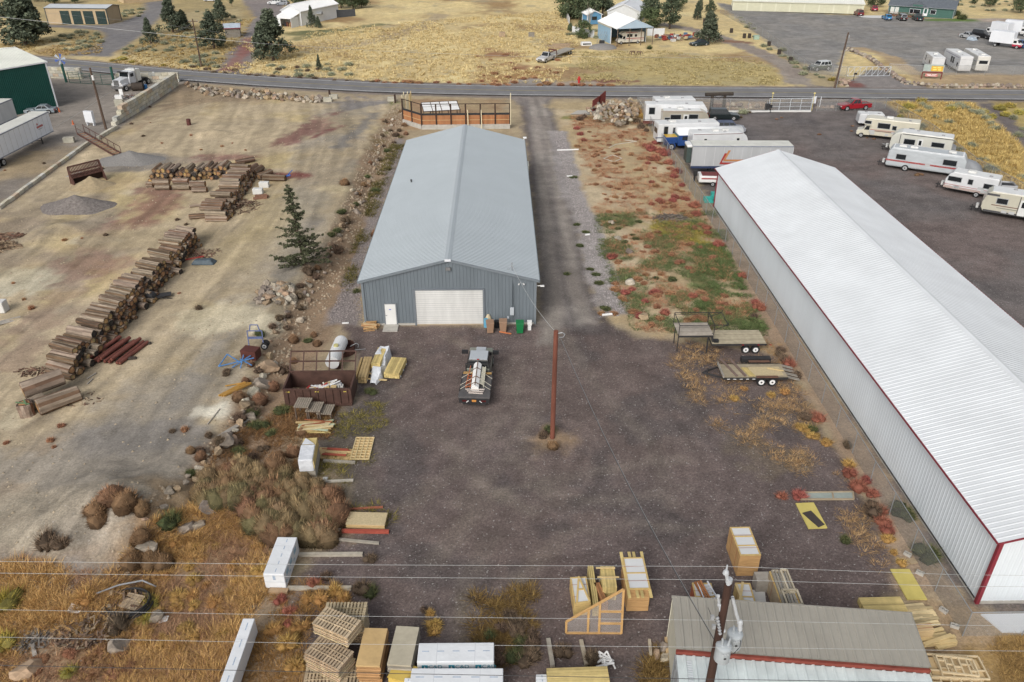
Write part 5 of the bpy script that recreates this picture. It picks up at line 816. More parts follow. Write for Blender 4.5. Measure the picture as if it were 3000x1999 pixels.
m=MB();m.path([(.1,-.05,8.6),(.45,-.1,8.7),(.62,-.1,8.55),(.5,-.1,8.35),(.25,-.05,8.3)],.03);m.build('cable_loop',galv,mp)
f1=P(2445,258);t1=pole('tall leaning pole at the far lot entrance',f1,upto(2470,95,f1),.2,.14,lean=(.55,0),arm=.0);MB().tube((.2,-.25,0),(.45,-.25,7),.05).build('conduit',galv,t1);m=MB();m.tube((.75,-.1,9.1),(.75,-.1,9.6),.14,n=8);m.build('insulator',grey_p,t1)
f2=P(590,196);pole('dark roadside power pole by the junipers beyond the road',f2,upto(556,56,f2),.17,.12,arm=1.0);f3=P(311,380);t3=pole('weathered pole at the end of the block wall',f3,upto(269,207,f3),.2,.15,lean=(-.1,0));m=MB();m.tube((.1,-.2,7.6),(.1,-.2,8.3),.16,n=10);m.build('insulator',white_p,t3)
a1=onY(0,50,f2 .y-6);A2=Vector((f2 .x+.2,f2 .y,upto(556,60,f2)-.3));wire('bright roadside power line sloping across to the dark pole',[onY(-200,28,f2 .y+6),onY(0,50,f2 .y+3),onY(570,110,f2 .y),onY(760,127,f2 .y-3)],.0,.03);wire('thin power line crossing the field beyond the road',[onY(760,127,f2 .y-3),onY(1150,152,170),onY(1500,165,165),onY(2100,170,160),onY(2462,155,155.5),onY(3000,185,155)],.0,.022,'g')
T3=f3+Vector((-.1,0,upto(269,207,f3)-.3));wire('thin service line from the weathered pole to the roadside pole',[T3,f2+Vector((0,0,8.7))],.5,.015,'g');wire('second service line from the roadside pole down past the semi truck',[f2+Vector((0,0,5.0)),onY(300,283,129),onY(160,372,118)],.2,.015,'w');wire('steep guy line on the roadside pole',[f2+Vector((0,0,8.8)),P(310,190)],.1,.012,'g');wire('faint high line above the tan garage',[onY(0,25,215),onY(450,68,205),onY(640,95,195),onY(760,106,190)],0,.015,'g')
NZ=10.6;nt_=Z(2134,1713,NZ);NY=nt_.y;np_=thing('utility_pole','dark front power pole carrying two grey transformers and insulators','pole',(nt_.x,NY,0))
MB().tube((0,0,-.3),(0,0,NZ),.2,.155,16).build('shaft',M('dark_brown_pole',(.055,.028,.02),.9,.5,3,streak=.12),np_)
ins_m=M('pale_grey_porcelain',(.46,.48,.5),.3,.1,3);tr_m=M('transformer_grey',(.37,.40,.42),.4,.12,2)
def rel(px,py,dy=0):q=onY(px,py,NY+dy);return Vector((q.x-nt_.x,dy,q.z))
def can(px,py,pb,r,dy):
 a,b=rel(px,py,dy),rel(px,pb,dy);m=MB();m.tube((a.x,dy,b.z),(a.x,dy,a.z),r,n=18);m.dome(a.x,dy,a.z-.01,r*1.05,r*1.05,.14,18,4);[m.tube((a.x+o,dy-.05,a.z+.08),(a.x+o*1.3,dy-.05,a.z+.5),.06,.04,n=8) for o in(-.1,.14)];c=m.build('transformer',tr_m,np_,smooth=False,bevel=0);k=MB();[k.tube((a.x+o,dy-r-.0,a.z-.12),(a.x+o,dy-r-.03,a.z-.12),.03,n=6) for o in(-.1,0,.1)];k.build('bolt',ins_m,c);MB().quad((a.x-.04,dy-r-.01,(a.z+b.z)/2-.05),(a.x+.06,dy-r-.01,(a.z+b.z)/2-.05),(a.x+.06,dy-r-.01,(a.z+b.z)/2+.05),(a.x-.04,dy-r-.01,(a.z+b.z)/2+.05)).build('number_plate',black,c);return a
c1=can(2121,1893,1930,.32,-.35);c2=can(2154,1856,1892,.32,.42)
def stick(pts,r,name='bracket',n=8):MB().path(pts,r,n).build(name,ins_m,np_)
i0=rel(2134,1712);it=rel(2131,1656);m=MB();m.tube(i0,(it.x+.02,0,it.z-.45),.09,.07,10);m.dome(it.x,0,it.z-.45,.13,.13,.2,10,3);m.tube((it.x,0,it.z-.4),(it.x,0,it.z),.05,.03,8);m.tube((i0 .x,0,i0 .z+.1),(i0 .x,0,i0 .z+.3),.13,.13,10);m.build('pin_insulator',ins_m,np_)
for pts,r in(((rel(2103,1746),rel(2112,1800),rel(2120,1850)),.05),((rel(2146,1750),rel(2158,1800),rel(2168,1830)),.07)):stick(pts,r,'arrester_arm')
m=MB();[m.tube(rel(x-3,y),rel(x+4,y+1),.07,n=8) for x,y in((2103,1746),(2106,1772),(2113,1820),(2119,1848))];m.dome(*rel(2168,1826),.12,.12,.2,8,3);m.tube(rel(2168,1845),rel(2168,1822),.1,.08,8);m.build('insulator',ins_m,np_)
m=MB();[m.tube(rel(2100+i*1.5,1808+i*9,-.2),rel(2104+i*1.5,1814+i*9,-.25),.07,n=8) for i in range(6)];[m.box(*rel(x,y,-.2),.14,.1,.2) for x,y in((2086,1814),(2090,1841))];m.build('cutout_fuse',grey_p,np_);m=MB();m.path([rel(2125,1925,-.6),rel(2150,1915,-.5),rel(2168,1895,.0),rel(2172,1860,.3)],.014);m.path([rel(2105,1945,-.3),rel(2120,1938,-.5),rel(2130,1915,-.6)],.014);m.path([rel(2074,1780,.2),rel(2085,1806,0),rel(2098,1822,-.1)],.012);m.build('jumper_wire',black,np_)
for i,(ys,dy,cl,rr) in enumerate((((1645,1658,1660,1684,1690),.0,'w',.0065),((1679,1694,1699,1718,1722),.15,'w',.0065),((1784,1808,1818,1832,1838),-.1,'w',.0065),((1864,1890,1897,1906,1911),-.5,'w',.0065),((1946,1974,1991,2001,2006),-.9,'b',.013))):
 wire(('topmost thin power line crossing the yard in front','second thin power line just below the topmost one','middle thin power line above the pallet stacks','lower thin power line crossing the pallet stacks','bottom thick black line near the lower picture edge')[i],[onY(x,y,NY+dy) for x,y in zip((-300,1000,2131,2800,3300),(ys[0]-3,ys[1]-3 if i else 1655,*ys[2:]))],.0,rr,cl)
sd=rel(2099,1886)+Vector((nt_.x,NY,0));wire('twisted service drop from the front pole to the red pole',[sd,mp_top+Vector((.3,0,-.4))],.8,.018,'b',seg=24);wire('pale neutral strand twisted with the service drop',[sd+Vector((.03,0,.03)),mp_top+Vector((.3,.0,-.37))],.8,.009,'g',seg=24)
mast=Vector((-12.03+mx,63.1,5.6));wire('twisted service drop from the red pole to the workshop mast',[mp_top,mast],.5,.014,'w',seg=16)
tyre_m=M('tyre_rubber',(.018,.018,.019),.85,.3,6);rim_m=M('steel_rim',(.45,.46,.47),.35,.2,5,metal=.3);lamp_w=M('headlamp',(.6,.6,.58),.15,.1,5);lamp_r=M('tail_lamp',(.3,.015,.015),.25,.1,5);chrome=M('chrome',(.5,.5,.5),.2,.1,3,metal=.8);grille_m=M('dark_grille',(.03,.03,.032),.5,.3,20);under_m=M('underbody',(.02,.02,.02),.9,.3,4)
def paint(name,c):return M('paint_'+name,c,.28,.10,.8,coat=.22,spec=.4)
def wheel(t,x,y,r,w_=.24,rim=None):
 s=1 if y>0 else-1;o=MB().tube((x,y-w_/2,r),(x,y+w_/2,r),r,n=20).build('wheel',tyre_m,t,bevel=.02);m=MB();m.tube((x,y+s*(w_/2-.01),r),(x,y+s*(w_/2+.012),r),r*.62,n=14);m.build('rim',rim or rim_m,o);MB().tube((x,y+s*(w_/2),r),(x,y+s*(w_/2+.03),r),r*.2,n=8).build('hub_cap',dark_metal,o)
def facequad(m,b0,b1,t1,t0,u0,u1,v0,v1,off=.014):
 b0,b1,t1,t0=map(Vector,(b0,b1,t1,t0));f=lambda u,v:b0 .lerp(b1,u).lerp(t0 .lerp(t1,u),v);n=(b1-b0).cross(t0-b0).normalized()*off
 m.quad(f(u0,v0)+n,f(u1,v0)+n,f(u1,v1)+n,f(u0,v1)+n)
SHP={'sedan':(.17,-.36,.0,-.22,.9),'suv':(.2,-.49,.07,-.445,1.05),'pickup':(.16,-.1,.04,-.075,1.08),'crew':(.19,-.16,.07,-.13,1.08),'van':(.38,-.49,.24,-.48,1.1),'hatch':(.2,-.47,.02,-.38,.92)}
def car(name,label,loc,yaw,col,typ='sedan',L=4.7,W=1.8,Hh=1.45,top=None,cat='car',group=None,bed=True,wr=.34,gc=.22,rim=None):
 t=thing(name,label,cat,loc,yaw,group);cf,cr,tf,tr,belt=SHP[typ];cf,cr,tf,tr=cf*L,cr*L,tf*L,tr*L;belt=belt*(Hh/1.5 if typ in('sedan','hatch') else Hh/1.8);nb=L/2;hood=belt*.93
 x0=-nb if typ not in('pickup','crew') else cr
 m=MB();m.prism([(x0,gc+.08),(x0+.12,gc),(nb-.15,gc),(nb-.02,gc+.15),(nb,belt*.62),(nb-.06,belt*.82),(nb-.35,hood*.95),(cf,belt),(x0+.04,belt)],-W/2,W/2);body=m.build('body',col,t,bevel=.07)
 if typ in('pickup','crew'):
  m=MB();m.box((-nb+cr)/2,0,gc+.05,nb+cr,W-.04,.5);m.box((-nb+cr)/2,W/2-.06,gc+.5,nb+cr,.1,belt-gc-.5);m.box((-nb+cr)/2,-W/2+.06,gc+.5,nb+cr,.1,belt-gc-.5);m.box(-nb+.05,0,gc+.5,.1,W-.24,belt-gc-.5);m.build('cargo_bed',col,t,bevel=.03)
  MB().box((-nb+cr)/2,0,gc+.56,nb+cr-.2,W-.26,.02).build('bed_liner',black,t)
 wb,wt=W/2-.06,W/2-.26;zb=belt-.02
 B_=[(cr,-wb,zb),(cf,-wb,zb),(cf,wb,zb),(cr,wb,zb)];T_=[(tr,-wt,Hh),(tf,-wt,Hh),(tf,wt,Hh),(tr,wt,Hh)];MB().frus(B_,T_).build('cabin',top or col,t,bevel=.06)
 m=MB();facequad(m,B_[1],B_[2],T_[2],T_[1],.06,.94,.12,.93,.02);m.build('windscreen',dark_glass,t);m=MB();facequad(m,B_[3],B_[0],T_[0],T_[3],.08,.92,.18,.9,.02);m.build('rear_window',dark_glass,t)
 for s in(0,1):
  segs=((.06,.30),(.34,.63),(.67,.95)) if typ in('suv','van') else((.12,.46),(.5,.9))
  for u0,u1 in segs:
   m=MB();A=(B_[0],B_[1],T_[1],T_[0]) if s==0 else(B_[2],B_[3],T_[3],T_[2]);facequad(m,*A,*((u0,u1) if s==0 else(1-u1,1-u0)),.16,.9,.02);m.build('side_window',dark_glass,t)
 for sx in(.31,-.31):
  for sy in(-1,1):wheel(t,sx*L,sy*(W/2-.11),wr,rim=rim)
 for sy in(-1,1):
  m=MB().box(nb-.06,sy*(W/2-.25),belt*.62,.1,.36,.17);m.build('headlight',lamp_w,t);MB().box(-nb+.01,sy*(W/2-.17),belt*.62,.06,.2,.28).build('tail_light',lamp_r,t);MB().box(cf-.15,sy*(W/2+.09),belt,.12,.18,.14).build('mirror',black if col is not white_p else white_p,t)
 MB().box(nb-.02,0,belt*.5,.06,W*.5,.26).build('grille',grille_m,t);MB().box(nb-.02,0,gc+.06,.14,W*.94,.18).build('bumper',dark_metal if typ!='pickup' else chrome,t);MB().box(-nb,0,gc+.08,.12,W*.94,.2).build('bumper',dark_metal,t)
 m=MB();[m.tube((sx*L,sy*(W/2-.12),wr),(sx*L,sy*(W/2+.004),wr),wr*1.2,n=18) for sx in(.31,-.31) for sy in(-1,1)];m.build('wheel_arch',under_m,t);MB().box(-nb-.065,0,belt*.5,.01,.4,.16).build('number_plate',white_p,t)
 return t
def edge_place(fp,rp,H_,W,toward=(0,1)):
 a,b=Z(*fp,H_),Z(*rp,H_);d=(a-b);L=d.length;yaw=math.atan2(d.y,d.x);n=Vector((-d.y,d.x,0)).normalized()
 if n.x*toward[0]+n.y*toward[1]<0:n=-n
 c=(a+b)/2+n*W/2;c.z=gz(c.x,c.y);return c,yaw,L
def arc(cx,cz,r,a0,a1,n=5):return[(cx+r*math.cos(R(a0+(a1-a0)*i/n)),cz+r*math.sin(R(a0+(a1-a0)*i/n))) for i in range(n+1)]
def rv(name,label,pl,Hh,col,kind='trailer',W=2.45,win=(),stripes=(),ac=(0,),wheels=(-.4,.45),roof=None,cat='camper',group=None,hitch=True,doors=(),zb=.55,nose=None,winm=None,L=None,trimc=None,wr=.36):
 c,yaw,L0=pl;L=L or L0;t=thing(name,label,cat,c,yaw,group);h=L/2;top=Hh-.03
 if kind=='trailer':pr=[(-h,zb),(h-.3,zb),(h-.02,zb+.45),(h,zb+1.1),(h-.35,top-.35),(h-.75,top),(-h+.06,top),(-h,top-.12)]
 elif kind=='round':pr=[(-h,zb),(h-.2,zb),(h,zb+.4)]+arc(h-1.3,top-1.3,1.3,10,90)+[(-h+.1,top),(-h,top-.15)]
 elif kind=='fifth':pr=[(-h,zb),(h-2.5,zb),(h-2.3,1.75),(h-.25,1.85),(h,2.3),(h-.05,2.9),(h-.5,top),(-h+.06,top),(-h,top-.12)]
 elif kind=='classc':pr=[(-h,zb),(h-1.9,zb),(h-1.9,1.95),(h-1.0,2.0),(h-.75,2.25),(h-1.0,top-.12),(h-1.5,top),(-h+.06,top),(-h,top-.12)]
 elif kind=='vintage':pr=[(-h,zb+.1),(-h+.1,zb-.1),(h-.1,zb-.1),(h,zb+.1),(h-.12,top-.5)]+arc(h-.75,top-.5,.55,20,90,3)+arc(-h+.75,top-.5,.55,90,170,3)+[(-h+.06,top-.6)]
 else:pr=[(-h,zb),(h-.05,zb),(h,zb+.1),(h-.04,top-.1),(h-.15,top),(-h+.08,top),(-h,top-.1)]
 MB().prism(pr,-W/2,W/2).build('body',col,t,bevel=.09 if kind!='vintage' else .2)
 xs=[x for x,z in pr if z>top-.02] or[-h+.4,h-.4];x0,x1=min(xs),max(xs);MB().box((x0+x1)/2,0,top-.015,x1-x0-.02,W-.14,.05).build('roof',roof or M('rv_roof_membrane',(.64,.65,.65),.6,.12,.7),t,bevel=.03)
 for s,x,z,w_,hh_ in win:
  m=MB()
  if s in 'LR':y=(W/2)*(1 if s=='L' else-1);m.box(x,y,z,w_,.05,hh_)
  else:m.box(h if s=='F' else-h,x,z,.05,w_,hh_)
  f=m.build('window',winm or dark_glass,t,bevel=.0);fm=MB();(fm.box(x,y,z-.07,w_+.14,.03,hh_+.14) if s in 'LR' else fm.box(h if s=='F' else-h,x,z-.07,.03,w_+.14,hh_+.14));fm.build('window_frame',M('window_trim_grey',(.33,.34,.35),.5,.1,3),f)
 for s,x,w_ in doors:
  y=(W/2)*(1 if s=='L' else-1);f=MB().box(x,y,zb+.12,w_,.04,1.85).build('door',M('rv_door',(.60,.61,.6),.5,.06,1),t);MB().box(x,y*1.02,zb+1.1,w_*.5,.04,.65).build('door_window',dark_glass,f)
 for s,xa,xb,z,hh_,cm in stripes:
  m=MB()
  for sd in(s if len(s)>1 else s):
   y=(W/2+.006)*(1 if sd=='L' else-1);m.box((xa+xb)/2,y,z,xb-xa,.014,hh_)
  m.build('stripe',cm,t)
 hq=random.Random(label);hm=MB();[hm.box(hq.uniform(-h*.8,h*.55),sd*W/2,zb+hq.choice((.12,.15,.5)),hq.uniform(.35,.8),.03,.32) for sd in(-1,1) for i in range(4)];hm.build('hatch',M('hatch_panel',(.44,.45,.45),.5,.1,3),t)
 for x in ac:m=MB().box(x,0,top+.02,.95,.75,.26);m.build('air_conditioner',M('off_white_shroud',(.62,.62,.6),.5,.1,3),t,bevel=.06)
 m=MB();[m.box(x0+(x1-x0)*u,v,top+.02,.4,.4,.12) for u,v in((.2,.5),(.7,-.4))];m.build('roof_vent',M('grey_vent',(.3,.3,.31),.5,.2,3),t,bevel=.02)
 for x in wheels:
  for sy in(-1,1):wheel(t,x,sy*(W/2-.09),wr,rim=rim_m)
 MB().box(0,0,zb-.16,L-.5 if kind not in('fifth','classc') else L-3.2,W-.5,.18).build('chassis',under_m,t)
 if hitch and kind in('trailer','round','vintage'):m=MB();[m.beam((h-.3,s*.55,.5),(h+1.1,0,.5),.09) for s in(-1,1)];m.tube((h+.85,0,.05),(h+.85,0,.8),.05);m.build('hitch',dark_metal,t);m=MB();[m.tube((h+.35,s*.2,.55),(h+.35,s*.2,1.0),.16,n=10) for s in(-1,1)];m.build('gas_bottle',M('white_gas_bottle',(.55,.55,.54),.4,.1,3),t)
 if hitch and kind=='fifth':m=MB();m.beam((h-1.0,0,1.8),(h-1.0,0,1.1),.2);m.build('hitch',dark_metal,t);m=MB();[m.tube((h-2.6,s*.9,0),(h-2.6,s*.9,1.0),.07) for s in(-1,1)];m.build('landing_leg',dark_metal,t)
 if kind=='classc':
  m=MB();m.prism([(h-1.9,.45),(h-.05,.4),(h,.7),(h-.02,1.02),(h-.85,1.25),(h-1.25,1.97),(h-1.9,1.97)],-W/2+.2,W/2-.2);m.build('cab',nose or col,t,bevel=.06);m=MB();m.quad((h-.87,-.85,1.3),(h-.87,.85,1.3),(h-1.2,.8,1.9),(h-1.2,-.8,1.9));m.build('windscreen',dark_glass,t)
  for s in(-1,1):MB().prism([(h-1.75,1.25),(h-1.0,1.25),(h-1.3,1.85),(h-1.75,1.85)],s*(W/2-.2)-.015,s*(W/2-.2)+.015).build('cab_window',dark_glass,t);MB().box(h,s*.65,.75,.05,.3,.22).build('headlight',lamp_w,t);wheel(t,h-.75,s*(W/2-.24),.36)
  MB().box(h+.02,0,.42,.12,W-.5,.18).build('bumper',chrome,t);MB().box(h,0,.72,.04,.9,.25).build('grille',grille_m,t)
 return t
RW_=paint('rv_white',(.60,.61,.62));RC_=paint('rv_cream',(.55,.52,.42));RT_=paint('rv_tan',(.36,.33,.27));REDS=M('red_stripe',(.33,.04,.035),.5,.1,2);BRN=M('brown_stripe',(.13,.05,.04),.5,.1,2);GRY=M('charcoal_graphic',(.07,.07,.075),.5,.1,2);GRY2=M('grey_graphic',(.3,.3,.32),.5,.1,2);NAVY=M('navy_stripe',(.03,.045,.1),.5,.1,2)
g='campers and motorhomes parked by the golden field'
a,b=Z(2457,327),Z(2552,322);c=(a+b)/2+Vector((0,.9,0));car('pickup_truck','red crew cab pickup parked at the road fence of the storage yard',(c.x,c.y,0),heading(b,a),paint('red',(.27,.012,.02)),'crew',5.7,1.95,1.85,cat='truck',wr=.4,gc=.35)
rv('camper','low white folding camper trailer with roof hatches behind the red pickup',edge_place((2520,334),(2594,337),2.0,2.2),2.0,RW_,'box',2.2,win=(('L',-1,1.2,.9,.4),),ac=(),zb=.5,group=g)
rv('motorhome','cream motorhome with brown stripes and over cab bunk',edge_place((2537,345),(2678,360),3.1,2.4),3.1,RC_,'classc',2.4,L=8.6,win=(('L',.6,1.75,1.7,.75),('L',-.9,1.7,.55,.55),('L',-3.3,1.7,.7,.5),('L',2.9,2.25,.9,.4)),stripes=(('LR',-4.25,2.4,1.2,.1,BRN),('LR',-4.25,2.4,1.38,.06,REDS)),wheels=(-2.2,),cat='motorhome',group=g,roof=M('cream_roof_membrane',(.6,.58,.5),.6,.1,1))
rv('travel_trailer','long cream travel trailer with awning rail and three dark roof vents',edge_place((2615,384),(2796,406),3.2,2.45),3.2,paint('rv_pale',(.52,.52,.47)),'round',win=(('L',1.5,1.6,1.4,.7),('L',-2.2,1.7,1.6,.6)),doors=(('L',.1,.7),),stripes=(('L',-4,2.6,2.9,.1,GRY),('L',2.75,2.85,.7,2.2,GRY)),ac=(),group=g)
rv('vintage_trailer','old silver white trailer with red side stripe and rounded roof',edge_place((2604,432),(2838,463),2.95,2.4),3.0,M('aged_silver_siding',(.43,.46,.48),.45,.15,.7,streak=3),'vintage',2.4,win=(('L',3.1,1.55,1.2,.65),('L',-2.9,1.6,1.6,.7)),stripes=(('LR',-4.9,4.9,1.18,.2,REDS),('LR',-4.9,4.9,1.26,.03,M('white_stripe',(.6,.6,.6),.5,.1,2))),ac=(3.2,-2.9,1.8),wheels=(2.3,),roof=M('white_roof_coat',(.76,.77,.77),.5,.05,1),group=g,wr=.44)
rv('travel_trailer','small white travel trailer with pink brown lower stripe',edge_place((2776,501),(2930,528),2.7,2.3),2.7,RW_,'trailer',2.3,win=(('L',1.9,1.55,1.5,.55),('L',.1,1.5,.5,.6),('L',-2.0,1.35,1.1,.55)),stripes=(('LR',-3.2,3.0,1.05,.05,REDS),('LR',-3.2,3.0,.62,.3,M('pinkish_panel',(.42,.33,.3),.5,.1,2))),ac=(.3,),wheels=(-.9,),group=g)
rv('travel_trailer','cream travel trailer with dark swirl graphics at the picture edge',edge_place((2886,557),(3010,576),3.1,2.45),3.1,paint('rv_sand',(.46,.44,.36)),'trailer',L=8.4,win=(('L',2.2,1.75,1.1,.6),('L',-1.2,1.6,1.1,.7)),doors=(('L',.0,.75),),stripes=(('LR',-4.1,3.2,1.45,.08,BRN),('LR',-4.1,2.6,1.2,.05,GRY),('LR',2.6,3.9,2.55,.25,GRY),('LR',-4.1,3.9,.6,.22,GRY),('L',.42,.5,.7,2.2,GRY)),ac=(-.5,),wheels=(-1.0,-1.85),group=g)
for o in[x for x in bpy.data.objects if x.get('label','').startswith('cream travel trailer with dark swirl')]:o.location=o.location-Vector((math.cos(o.rotation_euler.z),math.sin(o.rotation_euler.z),0))*2.1
p=Z(2895,572);car('pickup_truck','silver pickup nose showing between the last two trailers',(p.x+1.0,p.y+1.6,0),R(168),paint('silver',(.42,.43,.45)),'crew',5.6,1.95,1.85,cat='truck',wr=.4,gc=.35)
def tarp_boat(label,pl,Hh,W,mat):
 c,yaw,L=pl;t=thing('covered_boat',label,'boat',c,yaw);h=L/2;m=MB();secs=[]
 for i in range(9):
  u=i/8;x=-h+L*u;w_=W/2*(1-.75*max(0,(u-.55)/.45)**2);zt=Hh*(.62+.38*math.sin(math.pi*min(1,u*1.15))**1.0) if u<.9 else Hh*.55;zt*=1+.04*rnd.uniform(-1,1)
  secs.append([(x,-w_*.85,.75),(x,-w_,1.15),(x,-w_*.55,zt*.86),(x,0,zt),(x,w_*.55,zt*.86),(x,w_,1.15),(x,w_*.85,.75)])
 n=7;vs=[p for s in secs for p in s];m.add(vs,[(i*n+j,(i+1)*n+j,(i+1)*n+j+1,i*n+j+1) for i in range(8) for j in range(n-1)]+[tuple(range(n)),tuple(range(8*n+n-1,8*n-1,-1))]);m.build('tarp',mat,t,smooth=True)
 m=MB();m.prism([(-h+.2,.45),(h-1.6,.45),(h-.4,.95),(-h+.2,.95)],-W*.36,W*.36);m.build('hull',M('dark_hull',(.06,.065,.08),.4,.2,2),t);m=MB();[m.beam((-h,s*.8,.4),(h+.2,s*.3,.45),.09) for s in(-1,1)];m.beam((h-.2,0,.45),(h+1.6,0,.45),.1);m.build('boat_trailer',galv,t)
 for s in(-1,1):wheel(t,-.8,s*(W/2-.1),.3)
tarp_m=M('grey_tarp',(.25,.26,.275),.6,.25,1.2,bump=.05,bscale=4);tarp_boat('boat under a grey tarp beside the long cream trailer',edge_place((2622,415),(2802,435),1.3,2.4),2.3,2.4,tarp_m);tarp_boat('boat under a wrinkled grey tarp in front of the silver trailer',edge_place((2728,490),(2880,500),1.2,2.4),2.5,2.4,tarp_m)
g='campers parked along the chain link fence'
rv('motorhome','furthest white camper of the fence row with only its roof showing',edge_place((2040,290),(1921,292),3.3,2.45),3.3,RW_,'box',ac=(-1.2,),group=g);rv('fifth_wheel','white camper with dark lower band and black side window',edge_place((2075,308),(1893,306.5),3.6,2.45),3.6,RW_,'fifth',win=(('R',-3.9,2.1,.9,1.0),),stripes=(('R',-5.2,2.3,.55,.5,BRN),('R',-5.2,2.3,1.2,.06,GRY)),ac=(),group=g)
rv('travel_trailer','tan sided trailer with dark rounded nose beside the dark suv',edge_place((2080,325),(1943,324.5),3.1,2.45),3.1,RT_,'round',win=(('R',-1.6,1.7,1.6,.75),('R',-2.9,1.5,.8,.5),('R',1.2,1.5,1.4,1.0)),doors=(('R',.0,.8),),stripes=(('R',-4,2.6,2.9,.06,BRN),('R',-4,3.4,.7,.12,REDS)),ac=(-.8,),group=g)
rv('motorhome','long white motorhome with navy swoosh beside the blue bus',edge_place((2110,359),(1930,364),3.2,2.5),3.2,RW_,'box',2.5,win=(('R',-3.5,1.7,.6,1.1),('R',-1.2,1.8,2.4,.8),('B',0,1.7,1.6,.7)),stripes=(('R',-5,-2.6,1.1,.14,NAVY),('R',-2.6,1,1.5,.08,GRY)),ac=(-2.3,),wheels=(-2.6,3),cat='motorhome',group=g)
rv('travel_trailer','white trailer with black flame graphics and two doors beside the blue bus',edge_place((2195,388.5),(2031,392.5),3.1,2.45),3.1,RW_,'round',win=(('R',-3.3,1.45,.8,.6),('R',-.6,1.5,.9,.5)),doors=(('R',-2.2,.75),('R',2.6,.75)),stripes=(('R',-.1,1.8,1.9,.06,GRY),('R',.1,2.2,1.6,.08,GRY),('R',.4,2.4,1.35,.05,GRY),('R',-4.0,3.2,2.92,.07,BRN)),ac=(-.5,.9),group=g)
c,yaw,L=edge_place((1990,386),(2181,381),2.75,2.4);bt=thing('school_bus','old blue bus with yellow bonnet and long white rounded roof','bus',c,yaw);h=L/2;blu=paint('bus_blue',(.02,.06,.2))
MB().box(0,0,.6,L,2.4,1.6).build('body',blu,bt,bevel=.08);m=MB();pr=[(1.2*math.cos(a),2.15+.85*math.sin(a)) for a in np.linspace(0,math.pi,9)];vs=[(-h+.03,y,z) for y,z in pr]+[(h-.03,y,z) for y,z in pr];m.add(vs,[(i,i+1,10+i,9+i) for i in range(8)]+[tuple(range(8,-1,-1)),tuple(range(9,18))]);m.build('roof',M('white_roof_coat',None),bt,smooth=True)
MB().box(h+.85,0,.85,1.9,1.6,.95).build('bonnet',blu,bt,bevel=.12);MB().box(h+.9,0,1.79,1.7,1.45,.08).build('bonnet_top',paint('bus_yellow',(.55,.35,.03)),bt,bevel=.03)
for s in(-1,1):MB().tube((h+.95,s*.95,.62),(h+.95,s*1.25,.62),.62,n=16).build('mudguard',blu,bt);wheel(bt,h+.95,s*1.12,.5,.28);wheel(bt,-h+2.2,s*1.05,.5,.28);MB().box(0,s*1.2,1.45,L-1.2,.04,.55).build('window',dark_glass,bt)
MB().box(h,0,1.5,.05,2.0,.6).build('windscreen',M('teal_glass',(.05,.16,.17),.1,.2,2),bt)
p=Z(2118,350);car('suv','dark green black suv parked beside the tan sided trailer',(p.x,p.y,0),R(-3),paint('black_green',(.012,.018,.02)),'suv',5.0,1.9,1.8,wr=.38,gc=.3);c,yaw,L=edge_place((2176,360),(2116,360),1.7,1.9);car('pickup_truck','grey covered pickup roof showing behind the bus',c,yaw,M('grey_cover',(.27,.28,.31),.6,.2,2),'suv',max(4.6,L),1.9,1.75,top=M('navy_cover',(.08,.1,.16),.6,.3,2),cat='truck')
def semi_trailer(label,pl,Hh,mat,L=None,W=2.55,logo=None,reefer=False,doors=True):
 c,yaw,L0=pl;L=L or L0;t=thing('semi_trailer',label,'trailer',c,yaw);h=L/2;m=MB();m.box(0,0,1.15,L,W,Hh-1.15);m.build('box',mat,t,bevel=.05);MB().box(0,0,Hh-.01,L-.1,W-.1,.03).build('roof',M('chalky_roof',(.60,.60,.55),.6,.15,.8),t)
 m=MB();[m.box(-h+.6+i*1.22,s*(W/2+.008),1.2,.05,.016,Hh-1.3) for i in range(int(L/1.22)) for s in(-1,1)];m.build('panel_seam',M('seam_grey',(.5,.51,.52),.5,.1,2),t);m=MB();[m.box(0,s*(W/2+.015),z,L,.05,.14) for s in(-1,1) for z in(1.1,Hh-.16)];m.build('side_rail',M('rail_grey',(.25,.27,.31),.5,.2,2),t)
 m=MB();m.box(-h-.02,W/4,1.2,.05,W/2-.1,Hh-1.4);m.box(-h-.02,-W/4,1.2,.05,W/2-.1,Hh-1.4);m.build('rear_door',white_metal,t) if doors else None
 for x in(-h+1.4,-h+2.65):
  for s in(-1,1):wheel(t,x,s*(W/2-.25),.52,.5)
 m=MB();m.box(-h+2,0,.55,3.2,.9,.5);m.beam((-h+.2,0,.55),(-h+.2,0,1.1),W-.4,.1);m.build('bogie',under_m,t);m=MB();[m.beam((h-2.8,s*.8,0),(h-2.8,s*.8,1.15),.14) for s in(-1,1)];m.beam((h-2.8,-.8,.5),(h-2.8,.8,.5),.08);m.build('landing_gear',dark_metal,t)
 if reefer:m=MB();m.box(h+.35,0,1.6,.65,1.9,2.3);m.build('cooling_unit',M('dark_green_unit',(.05,.07,.065),.5,.3,2),t,bevel=.1);MB().box(h+.35,0,3.7,.7,2.0,.35).build('cooling_unit_top',white_p,t,bevel=.1)
 return t,h,W
t,h,W=semi_trailer('white box trailer with faint red emblem in the left neighbouring yard',(lambda a,b:((a+b)/2+Vector((-.0,0,0)),heading(b,a),16))(Vector((0,0,0)),Vector((1,0,0))),4.1,M('bright_trailer_white',(.76,.79,.84),.4,.06,.5),L=16)
a,b=Z(144,338,4.05),Z(0,407.5,4.05);d=(a-b).normalized();n=Vector((-d.y,d.x,0));c=a-d*8+n*1.28;t.location=(c.x,c.y,gz(c.x,c.y));t.rotation_euler.z=math.atan2(d.y,d.x)
